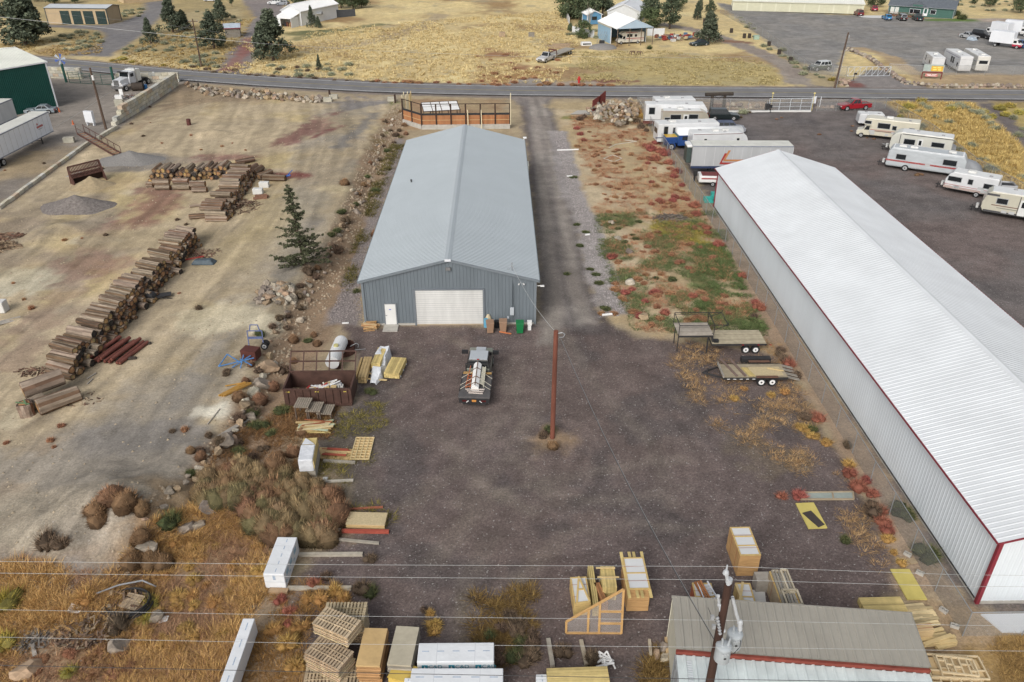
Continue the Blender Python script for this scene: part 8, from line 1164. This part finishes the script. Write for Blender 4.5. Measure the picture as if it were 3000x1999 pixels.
cA,ya,_,_=slab((935,1845),(1035,1900),(885,1895),1.75);pallets('slat pallet of the grey lower stack by the plywood stacks',cA,ya+.05,9,.05,.05,'pallets of the grey lower stack');cB,yb,_,_=slab((953,1766),(1070,1815),(898,1810),2.45);pallets('slat pallet of the twisted upper stack',cB,yb,5,1.5,.04,'pallets of the twisted upper stack');cC,yc,_,_=slab((947,1760),(1075,1760),(940,1815),1.8);pallets('yellowish slat pallet of the stack behind the twisted one',cC,yc,11,.02,.05,'pallets of the yellowish stack');c=P(1060,1985);pallets('dark slat pallet at the bottom edge under the plywood stack',c,.0,2,.02,.05);c=P(960,1990);pallets('brown pallet lying at the bottom edge',c,.05,2,.02,.05)
ced_m=M('fresh_cedar',(.47,.285,.125),.75,.22,1.2,streak=6);poly=M('translucent_panel',(.62,.63,.63),.25,.08,.6,spec=.6);strapr=M('orange_strap',(.3,.08,.04),.6,.1,3);frm=M('cedar_frame',(.54,.39,.16),.75,.18,2)
def crate(label,TL,TR,BL,zt,panes=3,side=ced_m,top=True,extra=0,lay=4):
 c,yaw,L,W=slab(TL,TR,BL,zt);t=thing('kit_crate',label,'crate',(c.x,c.y,0),yaw);m=MB();hh=(zt-.06)/lay
 [m.box(0,0,.03+i*hh,L-.012*(i%2),W-.012*(i%2),hh-.02) for i in range(lay)];m.build('side_panel',side,t)
 if top:
  m=MB();[m.box(s*(L/2-.04),0,zt-.03,.08,W,.05) for s in(-1,1)];[m.box(0,-W/2+.04+(W-.08)*i/panes,zt-.03,L-.16,.08,.05) for i in range(panes+1)];m.build('top_frame',frm,t)
  for i in range(panes):MB().box(0,-W/2+.04+(W-.08)*(i+.5)/panes,zt-.035,L-.17,(W-.08)/panes-.09,.03).build('pane',poly,t)
 m=MB();[(m.box(0,y*W,zt+.022,L+.02,.02,.006),m.box(-L/2-.006,y*W,.05,.006,.02,zt-.05)) for y in(-.25,.2)];m.build('strap',strapr,t);return t,L,W
zA=hat((2160,1690),(2168,1628));crate('cedar crate with three white panes standing apart at the yard end',(2138,1545),(2197,1544),(2168,1628),zA,3,lay=5);zB=hat((1836,1792),(1843,1727));t,L,W=crate('cedar crate with two bowed white panes and boards sticking out',(1822,1634),(1884,1633),(1843,1727),zB,2,lay=6);single('plank_bundle',(lambda m:[m.box(x,0,0,.16,W+1.0,.06,col=jit(YEL)) for x in(-.6,-.15,.1,.55)] and m)(MB()),pine,'yellow boards laid under the panes of the bowed crate','boards',loc=(t.location.x,t.location.y,zB-.12),rz=t.rotation_euler.z);zC=hat((1774,1764),(1776,1719));bundle((1750,1658),(1790,1658),(1776,1719),zC,'bundle of yellow slats between the crates',YEL,8,2,swap=True);c,yaw,L,W=slab((1748,1664),(1803,1664),(1750,1690),zC+.05)
for a,b in(((1746,1664),(1802,1664)),((1750,1691),(1814,1691))):a,b=Z(*a,zC+.05),Z(*b,zC+.05);single('batten',MB().beam(a,b,.08,.06),fresh,'pale batten lying across the bundle of yellow slats','batten','battens on the slat bundle')
zD=hat((1674,1805),(1682,1770));crate('frame stack with a triangular framed panel on top',(1670,1692),(1718,1690),(1682,1770),max(.8,zD),1,frm,lay=6);a,b,c=Z(1695,1690,zD+.2),Z(1690,1768,zD+.15),Z(1728,1763,zD+.1);t=thing('triangle_frame','narrow triangular framed pane on the left frame stack','frame',(0,0,0));m=MB();[m.beam(u,v,.1,.08) for u,v in((a,b),(b,c),(c,a),(a.lerp(b,.5),a.lerp(c,.5)))];m.build('timber',frm,t);MB().add([a,b,c],[(0,1,2)]).build('pane',poly,t)
for x0,y0,x1,y1,lb,col_ in((1724,1660,1740,1780,'pile of long yellow boards standing between frame stacks',YEL),(1742,1710,1768,1770,'brown bundle of notched boards beside the yellow slats',(.30,.15,.07))):
 a,b=Z(x0,y0,.7),Z(x1,y1,.7);m=MB();[m.beam(a+Vector((i*.11,0,-.6+j*.2)),b+Vector((i*.11,0,-.6+j*.2)),.09,.16,col=jit(col_)) for i in range(3) for j in range(4)];single('plank_bundle',m,pine,lb,'boards')
t=thing('sloped_frame','sloped timber framed panel with clear panes propped upright in front of the crates','frame',(0,0,0));a,b=P(1722,1856),P(1820,1857);a.z=b.z=.03;dx=(b-a).normalized();hr=upto(1823,1749,b)*1.0;hl=hr*.55;ex=a-dx*1.15;he=.2;ln=Vector((0,.45,0));tp=lambda p_,h_:p_+up*h_+ln*h_*.4
m=MB();mid=a.lerp(b,.33);hm=hl+(hr-hl)*.33
for u,v in((a,b),(b,tp(b,hr)),(tp(ex,he+.5),tp(b,hr)),(a,tp(a,hl)),(mid,tp(mid,hm)),(tp(mid,hm*.72),tp(b,hm*.72)),(ex,a),(ex,tp(ex,he+.5)),(tp(mid,hm*.33),tp(b,hm*.33))):m.beam(u,v,.11,.09)
m.build('timber',M('orange_cedar_frame',(.50,.30,.12),.7,.2,2),t);m=MB();m.add([a,b,tp(b,hr),tp(a,hl)],[(0,1,2,3)]);m.add([ex,a,tp(a,hl),tp(ex,he+.5)],[(0,1,2,3)]);m.build('pane',M('clear_poly_panel',(.5,.45,.42),.25,.1,1,alpha=.35),t)
crate('red orange frame stack with a ladder on top behind the roof',(2026,1708),(2083,1709),(2046,1790),1.0,2,M('oxide_cedar',(.33,.10,.05),.75,.2,2),lay=4);t=thing('ladder','white and blue folding ladder lying on the red frame stack','ladder',(0,0,0));a,b=Z(2058,1706,1.12),Z(2092,1775,1.12);sx_=Vector((.28,.05,0));m=MB();[m.beam(a+sx_*k,b+sx_*k*1.4,.06,.1) for k in(-1,1)];[m.beam(a.lerp(b,i/7)-sx_,a.lerp(b,i/7)+sx_,.05) for i in range(1,8)];m.build('rails',white_metal,t);MB().box(b.x,b.y,1.14,.5,.3,.08).build('platform',M('ladder_blue',(.05,.14,.5),.5,.1,3),t)
a,b=Z(2036,1706,1.1),Z(2075,1778,1.1);single('plank_bundle',(lambda m:[m.beam(a+Vector((i*.14,0,.05*i)),b+Vector((i*.14,0,.03*i)),.1,.1,col=jit((.40,.17,.07))) for i in range(3)] and m)(MB()),pine,'orange boards lying across the red frame stack','boards');crate('frame stack with crossed yellow boards beside the front pole',(2150,1708),(2194,1709),(2180,1790),.9,2,frm,lay=4)
for a,b in(((2156,1712),(2186,1785)),((2176,1706),(2168,1760)),((2158,1760),(2200,1764))):a,b=Z(*a,1.0),Z(*b,1.02);single('batten',MB().beam(a,b,.14,.07),fresh,'yellow board lying crosswise on the frame stack by the front pole','board','crossed boards on the frame stack')
zI=1.35;t,L,W=crate('weathered crate with window frames piled on top behind the taupe roof',(2258,1675),(2312,1675),(2290,1787),zI,2,M('greyish_cedar',(.40,.32,.22),.8,.2,1.5),lay=5);m=MB();loc=t.location
for i,(x,y,w_,h_) in enumerate(((-.2,.5,.35,1.6),(.25,.5,.35,1.6),(.1,-.7,.8,1.0))):
 for u,v in(((-w_/2,-h_/2),(w_/2,-h_/2)),((w_/2,-h_/2),(w_/2,h_/2)),((w_/2,h_/2),(-w_/2,h_/2)),((-w_/2,h_/2),(-w_/2,-h_/2))):m.beam((x+u[0],y+u[1],.1+.08*i),(x+v[0],y+v[1],.1+.08*i),.09,.08,col=jit((.5,.44,.33)))
[m.beam((-L*.42+L*.17*i,-W*.42,.08),(-L*.38+L*.17*i,W*.48,.12),.1,.08,col=jit(GRYW)) for i in range(5)];single('window_frames',m,pine,'pile of pale window frames on the weathered crate','frames',loc=(loc.x,loc.y,zI),rz=t.rotation_euler.z)
single('grey_cabinet',MB().box(0,0,0,.8,.7,.9),M('grey_plank2',None),'small grey cabinet beside the weathered crate','cabinet',loc=P(2228,1722));single('loose_sheet',MB().box(0,0,0,.75,.9,.05),poly,'pale square panel on the gravel beside the weathered crate','panel',loc=P(2222,1750),rz=-.2)
bundle((2515,1751),(2637,1748),(2535,1791),.5,'yellow banded lumber bundle beside the shed corner',YEL,8,3)
for i,(a,b,lb) in enumerate((((2571,1796),(2705,1783),'pale boards fanned beside the shed corner'),((2580,1806),(2735,1800),'second layer of fanned pale boards'),((2620,1816),(2738,1806),'third layer of fanned pale boards'),((2660,1832),(2736,1818),'lowest layer of fanned pale boards'))):
 a,b=P(*a,.15),P(*b,.15);n=Vector((b.y-a.y,a.x-b.x,0)).normalized();m=MB();[m.beam(a+n*(k*.17+q.uniform(-.04,.04))+up*q.uniform(0,.1),b+n*(k*.17+q.uniform(-.1,.1))+up*q.uniform(0,.1),.14,.06,col=jit((.56,.45,.26),.3)) for k in range(-1,3)];single('fanned_boards',m,pine,lb,'boards')
crate('pale strapped board pack at the end of the taupe roof',(2664,1828),(2726,1822),(2676,1850),1.0,1,M('pale_pine_pack',(.54,.40,.22),.75,.15,1.2),top=False,lay=6)
for a,b,z_,lb in(((2686,1870),(2758,1853),.3,'board fanning out right of the strapped pack'),((2692,1880),(2768,1868),.3,'second board fanning out right of the strapped pack'),((2690,1890),(2792,1880),.4,'third board fanning out right of the strapped pack'),((2694,1902),(2796,1892),.4,'board of the lower fan near the frames'),((2700,1906),(2780,1880),.5,'crossing board of the lower fan'),((2740,1908),(2796,1894),.3,'short board at the tip of the lower fan')):a,b=P(*a,z_),P(*b,z_);single('board',MB().beam(a,b,.2,.07).beam(a-up*.12,b-up*.12,.2,.07),fresh,lb,'board')
for k,(TL,TR,BL,zt,lb) in enumerate((((2738,1918),(2846,1930),(2764,1967),1.0,'pale open grid frame on the stack right of the shed'),((2702,1914),(2868,1922),(2728,1980),.55,'wide pale frame under the grid frame'),((2730,1985),(2878,1990),(2740,2030),.5,'zigzag braced frame at the bottom edge'))):
 c,yaw,L,W=slab(TL,TR,BL,zt);t=thing('wall_frame',lb,'frame',(c.x,c.y,zt-.1),yaw);m=MB();[m.box(0,s*W/2,0,L,.07,.09) for s in(-1,1)];[m.box(-L/2+L*i/5,0,.002,.07,W-.07,.085) for i in range(6)];[m.box(-L/2+L*(i+.5)/5,q.uniform(-.3,.3),.004,L/5-.08,.06,.08) for i in range(5)];m.build('studs',M('pale_stud',(.58,.47,.30),.75,.15,2),t)
 if k==1:MB().box(0,0,-.42,L*.9,W*.8,.4).build('board_layer',MATS['pale_pine_pack'],t)
for px,py,lb in((2658,1627,'cinder block by the green weed at the fence'),(2694,1682,'cinder block beside the yellow sheet'),(2763,1792,'cinder block right of the fanned boards'),(2795,1838,'cinder block nearest the fence corner')):m=MB();[m.box(0,y,0,.42,.04,.2) for y in(-.09,.09)];[m.box(x,0,0,.04,.16,.2) for x in(-.19,0,.19)];single('cinder_block',m,concrete,lb,'block',loc=P(px,py),rz=q.uniform(-1,0))
single('paving_stone',MB().box(0,0,0,.45,.4,.08),M('tan_stone',(.36,.28,.18),.9,.2,4),'square tan stone by the cinder block at the fence','stone',loc=P(2672,1645),rz=.2);m=MB();m.add([(-1.2,-.5,.0),(1.6,-.6,0),(1.6,.7,0),(-1.7,.7,0),(-1.2,-.5,.12),(1.6,-.6,.12),(1.6,.7,.12),(-1.7,.7,.12)],[(4,5,6,7),(0,1,5,4),(1,2,6,5),(2,3,7,6),(3,0,4,7)]);single('white_board',m,white_metal,'white board lying in the dirt beyond the fence corner','board',loc=P(2985,1832));
for px,py,lb in((1925,1925,'round pale stone beside the cream shed wall'),(1948,1932,'second round stone touching the cream shed wall'),(1945,1902,'small stone above the two round ones')):rock('stone',P(px,py),.75,lb,None,.75,cat='stone')
m=MB();[m.path([(q.uniform(-.3,.3),q.uniform(-.2,.2),.1),(q.uniform(-.5,.5),q.uniform(-.4,.4),.3),(q.uniform(-.6,.6),q.uniform(-.5,.5),.05)],.05,5) for i in range(7)];single('plastic_scrap',m,white_p,'twisted white plastic strips on the gravel above the yellow pack','scrap',loc=P(1775,1940))
t=thing('pipe_coil','coil of black plastic pipe in the dry grass','coil',P(380,1780));m=MB();[m.path([(r*1.15*math.cos(a),r*.95*math.sin(a),.1+.12*k) for a in np.linspace(0,6.4,22)],.06,5) for k,r in((0,1.0),(1,.95),(2,1.02),(0,.85),(1,1.1),(3,.98))];m.build('pipe',black,t);p=P(392,1778);o=bpy.data.objects.new('pallet',PM);C.objects.link(o);o.location=(p.x,p.y,p.z+.3);o.rotation_euler=(.1,-.05,R(78));o.scale=(.45,.8,1);tag(o,'small pallet lying inside the black pipe coil','pallet');a,b=P(285,1748,.2),P(460,1726,.15);single('grey_pipe',MB().path([a,a.lerp(b,.35)+Vector((0,.25,.2)),a.lerp(b,.75)+Vector((0,.3,.3)),b],.05,6),grey_p,'long bent grey pipe above the black coil','pipe');single('white_scrap',MB().add([(-.4,-.2,.05),(.3,-.3,.15),(.45,.2,.05),(-.3,.3,.25)],[(0,1,2),(0,2,3)]),white_p,'white plastic scrap left of the black pipe coil','scrap',loc=P(222,1790));single('white_scrap',MB().add([(-.25,-.2,.05),(.25,-.1,.15),(.2,.3,.1),(-.2,.2,.2)],[(0,1,2),(0,2,3)]),white_p,'crumpled white scrap right of the yellow bush','scrap',loc=P(480,1822));single('plank',MB().beam((-.3,.4,.1),(.2,-.4,.05),.2,.06),M('grey_plank2',None),'short pale board by the grey twigs','plank',loc=P(103,1905))
scatter_sticks('scrap_debris','brown timber scraps around the black pipe coil',345,1760,1.6,1.2,60,((.16,.1,.07),(.28,.2,.14),(.08,.06,.05)),.3,(.3,.8))
def bin_(label,px,py,mat,yaw=0):
 t=thing('wheelie_bin',label,'bin',P(px,py),yaw);MB().frus([(-.27,-.28,.08),(.27,-.28,.08),(.27,.3,.08),(-.27,.3,.08)],[(-.33,-.36,1.02),(.33,-.36,1.02),(.33,.38,1.02),(-.33,.38,1.02)]).build('body',mat,t,bevel=.03);MB().box(0,.0,1.03,.7,.8,.07).build('lid',mat,t,bevel=.02);MB().beam((-.3,.42,1.0),(.3,.42,1.0),.04).build('handle',mat,t);[MB().tube((s*.26,.3,.12),(s*.33,.3,.12),.12,n=12).build('wheel',black,t) for s in(-1,1)]
tanb=M('tan_bin_plastic',(.30,.19,.125),.6,.12,3);bin_('tan wheeled bin nearest the roll-up door',1436,974,tanb,.05);bin_('tan wheeled bin beside the black container',1474,971,tanb);bin_('green wheeled bin at the workshop wall',1523,975,M('green_bin_plastic',(.012,.17,.055),.5,.1,3))
single('utility_sink',MB().box(0,0,.55,.4,.4,.3).box(0,-.02,0,.3,.3,.55),white_p,'white tub on a stand at the workshop corner','tub',loc=P(1551,966));single('round_container',MB().tube((0,0,0),(0,0,.62),.26,n=14),black,'black container between the two tan bins','container',loc=P(1456,958));single('water_jug',MB().tube((0,0,0),(0,0,.8),.2,n=12),M('sky_blue_plastic',(.12,.35,.5),.4,.1,3),'blue jug behind the tan bin at the door','jug',loc=P(1424,958));single('sack',MB().dome(0,0,.0,.35,.3,1.1,10,4),M('straw_sack',(.5,.42,.28),.9,.2,4),'straw coloured sack behind the tan bin at the door','sack',loc=P(1431,952));single('white_tube',MB().beam((-.3,0,.05),(.3,.05,.05),.1),white_p,'short white tube on the ground left of the workshop','tube',loc=P(1012,949));single('white_bucket',MB().tube((0,0,0),(0,0,.3),.16,n=10),white_p,'white bucket at the workshop corner behind the offcuts','bucket',loc=P(1071,952))
ra_,rb_=Z(1342,1163,1.05),Z(1435,1163,1.05);rc=(ra_+rb_)/2;fh=heading(Vector((rc.x,rc.y,0)),Z(1409,1030,1.2));Wf=(rb_-ra_).length;ff=Vector((math.cos(fh),math.sin(fh),0));cen=rc+ff*3.15;t=thing('flatbed_truck','grey green flatbed pickup loaded with panels parked before the workshop','truck',(cen.x,cen.y,0),fh)
body=paint('grey_green',(.19,.2,.165));cabc=paint('cab_black',(.02,.02,.02));MB().box(-1.35,0,.92,3.65,Wf,.13).build('flat_bed',M('bed_steel',(.10,.095,.095),.6,.25,1.5),t);m=MB();m.box(-3.14,0,.5,.08,Wf-.1,.42);m.build('tail_board',M('tail_black',(.028,.028,.03),.5,.3,3),t);MB().box(-3.22,0,.42,.1,Wf*.72,.1).build('rear_step',dark_metal,t);MB().box(-3.19,0,.62,.02,.32,.18).build('number_plate',M('plate_orange',(.55,.24,.06),.5,.15,12),t)
for s in(-1,1):MB().box(-3.19,s*.72,.62,.02,.34,.15).build('tail_light',M('dull_tail_lamp',(.07,.012,.012),.4,.2,3),t);MB().beam((-3.2,s*.42,.72),(-3.2,s*.58,.58),.05).build('reflector',white_p,t);wheel(t,-1.7,s*.9,.4,.34);wheel(t,3.1,s*.88,.4,.27);MB().box(2.75,s*1.25,1.3,.25,.5,.26).build('mirror',black,t)
MB().prism([(.5,.45),(4.0,.45),(4.15,.7),(4.08,1.1),(2.95,1.28),(.5,1.28)],-.98,.98).build('body',body,t,bevel=.1);B_=[(.5,-.96,1.26),(3.05,-.96,1.26),(3.05,.96,1.26),(.5,.96,1.26)];T_=[(.7,-.78,1.95),(2.1,-.78,1.93),(2.1,.78,1.93),(.7,.78,1.95)];MB().frus(B_,T_).build('cabin',cabc,t,bevel=.05);MB().box(1.4,0,1.945,1.36,1.42,.035).build('roof_panel',paint('roof_silver',(.43,.46,.49)),t,bevel=.015);MB().box(.68,0,1.98,.08,.2,.05).build('brake_light',lamp_r,t);m=MB();facequad(m,B_[3],B_[0],T_[0],T_[3],.1,.9,.15,.85,.02);m.build('rear_window',dark_glass,t);m=MB();facequad(m,B_[1],B_[2],T_[2],T_[1],.06,.94,.1,.93,.02);m.build('windscreen',dark_glass,t);m=MB();facequad(m,B_[0],B_[1],T_[1],T_[0],.1,.85,.15,.85,.02);m.build('side_window',dark_glass,t);m=MB();facequad(m,B_[2],B_[3],T_[3],T_[2],.15,.9,.15,.85,.02);m.build('side_window',dark_glass,t);MB().box(3.55,0,1.19,.7,.8,.06).build('bonnet_scoop',paint('roof_silver',None),t,bevel=.03);m=MB();m.beam((.42,-.95,1.05),(.42,-.95,1.75),.07);m.beam((.42,.95,1.05),(.42,.95,1.75),.07);m.beam((.42,-.95,1.75),(.42,.95,1.75),.07);m.build('headache_rack',dark_metal,t);m=MB();[m.beam((x,s*(Wf/2-.02),1.08),(x-.6,s*(Wf/2-.02),1.08),.04,.06) for x in(.3,-.8,-1.9) for s in(-1,1)];m.build('side_rail',dark_metal,t)
def onbed(name,label,m,mat,cat):return single(name,m,mat,label,cat,loc=(cen.x,cen.y,0),rz=fh)
m=MB();a=[(.45,-.3,1.75),(.45,0,1.95),(.45,.3,1.75)];b=[(-2.35,-.28,1.35),(-2.35,0,1.55),(-2.35,.28,1.35)];m.quad(a[0],a[1],b[1],b[0]);m.quad(a[1],a[2],b[2],b[1]);m.add([a[0],b[0],(b[0][0],-.28,1.06),(a[0][0],-.3,1.06)],[(0,1,2,3)]);m.add([a[2],b[2],(b[2][0],.28,1.06),(a[2][0],.3,1.06)],[(0,1,2,3)]);m.add([b[0],b[1],b[2],(-2.35,.28,1.06),(-2.35,-.28,1.06)],[(0,1,2,3,4)]);o=onbed('roof_panel','white folded ridge panels with brown battens on the flatbed',m,white_p,'panel');m=MB();m.beam((.45,0,1.97),(-2.35,0,1.57),.06,.03);[(m.beam((x,-.3,z_-.18),(x,0,z_+.02),.05,.03),m.beam((x,0,z_+.02),(x,.3,z_-.18),.05,.03)) for x,z_ in((-.3,1.85),(-1.3,1.71),(-2.0,1.61))];m.build('batten',M('brown_batten',(.14,.08,.05),.8,.2,3),o)
m=MB();[m.beam((.1,y,1.1),(-1.95,y,1.1),.06,.09) for y in(.42,.72)];[m.beam((-.05-i*.37,.42,1.16),(-.05-i*.37,.72,1.16),.05) for i in range(6)];m.beam((.35,.55,1.6),(-1.9,.72,1.2),.05);m.beam((-1.2,.42,1.15),(-1.9,.75,1.3),.05);onbed('trestle','orange red trestle frame on the left of the flatbed load',m,M('oxide_orange',(.38,.115,.05),.7,.2,3),'frame');m=MB();m.quad((.3,-.36,1.6),(.3,-.62,1.5),(-1.7,-.55,1.15),(-1.7,-.33,1.3));m.beam((.35,-.62,1.55),(-1.95,-.62,1.15),.06);[m.beam((x,-.36,1.5),(x,-.62,1.45),.04) for x in(0,-.5,-1)];onbed('side_panel','cream panel with yellow rails on the right of the flatbed load',m,M('cream_panel',None),'panel');m=MB();[m.beam((.15-i*.12,-1.1,1.1+.05*i),(.15-i*.12,1.1,1.1+.05*i),.1,.09,col=jit((.50,.32,.13))) for i in range(3)];onbed('cross_timber','yellow timbers laid across the front of the flatbed',m,pine,'timber');m=MB();[m.beam((-2.15-i*.1,-.75+.02*i,1.09+.05*(i%3)),(-2.2-i*.08,.75-.05*i,1.1+.05*(i%3)),.06,.06,col=jit((.52,.46,.42))) for i in range(7)];m.beam((-2.1,.75,1.2),(-1.9,.3,1.2),.05,col=ORG);onbed('batten_bundle','pale battens lying across the tail of the flatbed',m,pine,'battens');m=MB();[m.path([(x,s*Wf/2,1.05),(x+.2,s*.55,1.4),(x+.3,s*.3,1.5)],.02,5) for x in(-.6,-1.6,-2.2) for s in(-1,1)];onbed('tie_strap','pale tie straps holding the load on the flatbed',m,M('pale_strap',(.5,.46,.38),.7,.1,4),'strap')
deckw=MV('trailer_deck_planks',.85,.25,2)
def deck(m,x0,x1,w_,z_,col_,n=11,along=True):[m.box((x0+x1)/2,-w_/2+w_*(i+.5)/n,z_,x1-x0,w_/n*.94,.05,col=jit(col_,.14)) for i in range(n)]
c,yaw,L,W=slab((2079,970),(2233,969),(2077,1006),1.0);t=thing('gooseneck_deck_trailer','plank deck trailer with raised front deck and black ladder rack','trailer',(c.x,c.y,gz(c.x,c.y)),yaw);W=max(W,2.3);m=MB();deck(m,-L/2,L/2,W,.95,(.40,.35,.25));m.build('deck',deckw,t);m=MB();[m.beam((-L/2,s*W/2,.9),(L/2,s*W/2,.9),.1,.16) for s in(-1,1)];[m.beam((x,-W/2,.86),(x,W/2,.86),.08,.12) for x in np.linspace(-L/2,L/2,6)];[m.beam((-L/2+.1,s*.8,.9),(-L/2-.05,s*.8,1.8),.14) for s in(-1,1)];m.build('frame',dark_metal,t)
ux0,ux1=-L/2-2.9,-L/2-.0;m=MB();deck(m,ux0,ux1,W*.95,1.75,(.36,.32,.27),9);m.build('raised_deck',deckw,t);m=MB();[m.beam((ux0,s*W*.48,1.7),(ux1,s*W*.48,1.7),.1,.14) for s in(-1,1)];[m.beam((ux0+.1,s*.7,0),(ux0+.1,s*.7,1.7),.07) for s in(-1,1)];m.beam((-L/2-.35,-.9,0),(-L/2-.35,-.9,1.6),.1);m.build('gooseneck_frame',dark_metal,t);m=MB()
for s in(-1,1):
 y=s*W*.48;[m.beam((x,y,1.8),(x,y,2.75),.05) for x in(ux0,ux1)];m.beam((ux0,y,2.75),(ux1+1.1,y,2.75),.05);m.beam((ux0,y,2.6),(ux1,y,2.6),.03);m.beam((ux1+1.1,y,2.75),(ux1+1.1,y,3.0),.05);m.beam((ux1,y,2.3),(ux1+1.1,y,2.75),.04)
for x in(ux0,ux1,ux1+1.1):m.beam((x,-W*.48,2.75),(x,W*.48,2.75),.05)
m.build('ladder_rack',black,t);single('steel_can',MB().box(0,0,0,.4,.3,.22),black,'small black box on the raised trailer deck corner','box',loc=(t.location.x-L/2+.35,t.location.y-W/2+.3,1.02))
for x in(L*.14,L*.14+.82):
 for s in(-1,1):wheel(t,x,s*(W/2-.15),.36,.24,white_p)
m=MB();[m.box(x,-W/2-.055,.86,.18,.012,.06) for x in(.3,1.6,2.6)];m.build('marker_light',lamp_r,t)
a,b=Z(2088,1067,.65),Z(2273,1066,.65);e=Z(2107,1103,.65);c,yaw,L,W=slab((2088,1067),(2273,1066),(2107,1103),.65);W=2.1;c=(a+b)/2+Vector((0.35,-W/2,0));t=thing('flatbed_trailer','low plank flatbed car trailer with black ramps and boards on it','trailer',(c.x,c.y,gz(c.x,c.y)),heading(a,b));m=MB();deck(m,-L/2,L/2,W,.6,(.33,.28,.2));m.build('deck',deckw,t);m=MB();[m.beam((-L/2,s*W/2,.57),(L/2,s*W/2,.57),.08,.16) for s in(-1,1)];[m.beam((-L/2,s*.8,.5),(-L/2-1.4,0,.5),.09,.12) for s in(-1,1)];m.tube((-L/2-1.0,0,.1),(-L/2-1.0,0,.9),.05);m.build('frame',dark_metal,t);m=MB();m.beam((-L/2+.03,-W/2,.75),(-L/2+.03,W/2,.75),.06,.25);m.build('head_board',M('grey_plank2',None),t);m=MB();[m.beam((L/2,y,.6),(L/2+1.0,y,.32),.32,.05) for y in(-.85,-.3,.3,.85)];m.build('ramp',M('worn_ramp',(.3,.27,.23),.8,.3,2),t);m=MB();[m.box(.85,s*(W/2+.12),.78,1.7,.26,.05) for s in(-1,1)];m.build('mudguard',M('rusty_brown_guard',(.14,.075,.05),.7,.3,3),t)
for x in(.42,1.28):
 for s in(-1,1):wheel(t,x,s*(W/2+.12),.36,.22,white_p)
m=MB();[m.box(-L/2+.4+i*.5,-W/2-.05,.53,.22,.02,.05) for i in range(6)];m.build('marker_strip',white_p,t);tl=t.location;ty_=t.rotation_euler.z
def ontr(name,label,m,mat,cat):return single(name,m,mat,label,cat,loc=(tl.x,tl.y,tl.z),rz=ty_)
for x0,x1,lb in((-L*.42,-L*.28,'dark plank angled over the front of the flatbed trailer'),(-L*.27,-L*.15,'second dark plank angled over the flatbed trailer')):ontr('plank',lb,MB().beam((x0,W*.8,.75),(x1,-W*.4,.68),.2,.06),M('dark_plank',(.17,.12,.1),.85,.2,3),'plank')
ontr('plywood_sheet','pale plywood sheet on the rear of the flatbed trailer',MB().box(L*.2,-.1,.655,2.5,1.25,.03),osb,'sheet');m=MB();[m.box(-.6+i*.1,-.25,.66+.02*(i%2),.1,1.3,.05,.25,col=jit(YEL)) for i in range(5)];ontr('lumber_stack','small bundle of yellow boards in the middle of the flatbed trailer',m,pine,'boards');ontr('plank','pale board across the rear of the flatbed trailer',MB().beam((L*.25,.3,.72),(L*.48,-.15,.72),.12,.05),fresh,'plank');p=P(2212,1062);single('trough',MB().box(0,0,.0,2.4,.5,.5),dark_metal,'long dark trough behind the flatbed trailer','trough',loc=p)
for a,b,lb in(((1632,442),(1695,440),'white split log edging across the gravel strip'),((1660,518),(1678,518),'short white tube on the upper gravel strip'),((1714,690),(1728,689),'short white tube on the middle gravel strip'),((1764,926),(1793,923),'white tube at the foot of the gravel strip')):a,b=P(*a,.1),P(*b,.1);single('white_tube',MB().tube(a,b,.11,n=8),white_p,lb,'tube')
for pts,lb in((((1768,466),(1796,455),(1822,466),(1800,476)),'diamond of white boards lying in the sandy lot'),(((1784,434),(1805,424),(1865,416),(1830,412)),'open white board outline higher in the sandy lot')):Q_=[P(*p_,.06) for p_ in pts];m=MB();[m.beam(Q_[i],Q_[(i+1)%4],.12,.08) for i in range(4 if 'diamond' in lb else 3)];single('board_outline',m,M('pale_board',(.55,.5,.42),.8,.2,3),lb,'boards')
t=thing('lattice_gate','dark red lattice panels standing beside the rubble pile','panel',(0,0,0));a,b,c=P(1736,328),P(1755,322),P(1771,314);m=MB()
for u,v,h0,h1 in((a,b,1.9,2.3),(b,c,2.3,2.7)):
 [m.beam(u.lerp(v,i/6),u.lerp(v,i/6)+up*(h0+(h1-h0)*i/6),.22,.06) for i in range(7)];m.beam(u+up*.4,v+up*.4,.08);m.beam(u+up*h0,v+up*h1,.12)
m.build('boards',M('oxblood_boards',(.14,.03,.025),.7,.2,2),t);o=MB().add([(-3,-1.2,0),(2,-1.6,0),(2.6,1.4,0),(-1.5,1.4,0)],[(0,1,2,3)]).build('concrete_pad',concrete,None,P(1720,331,.12));o['kind']='structure'
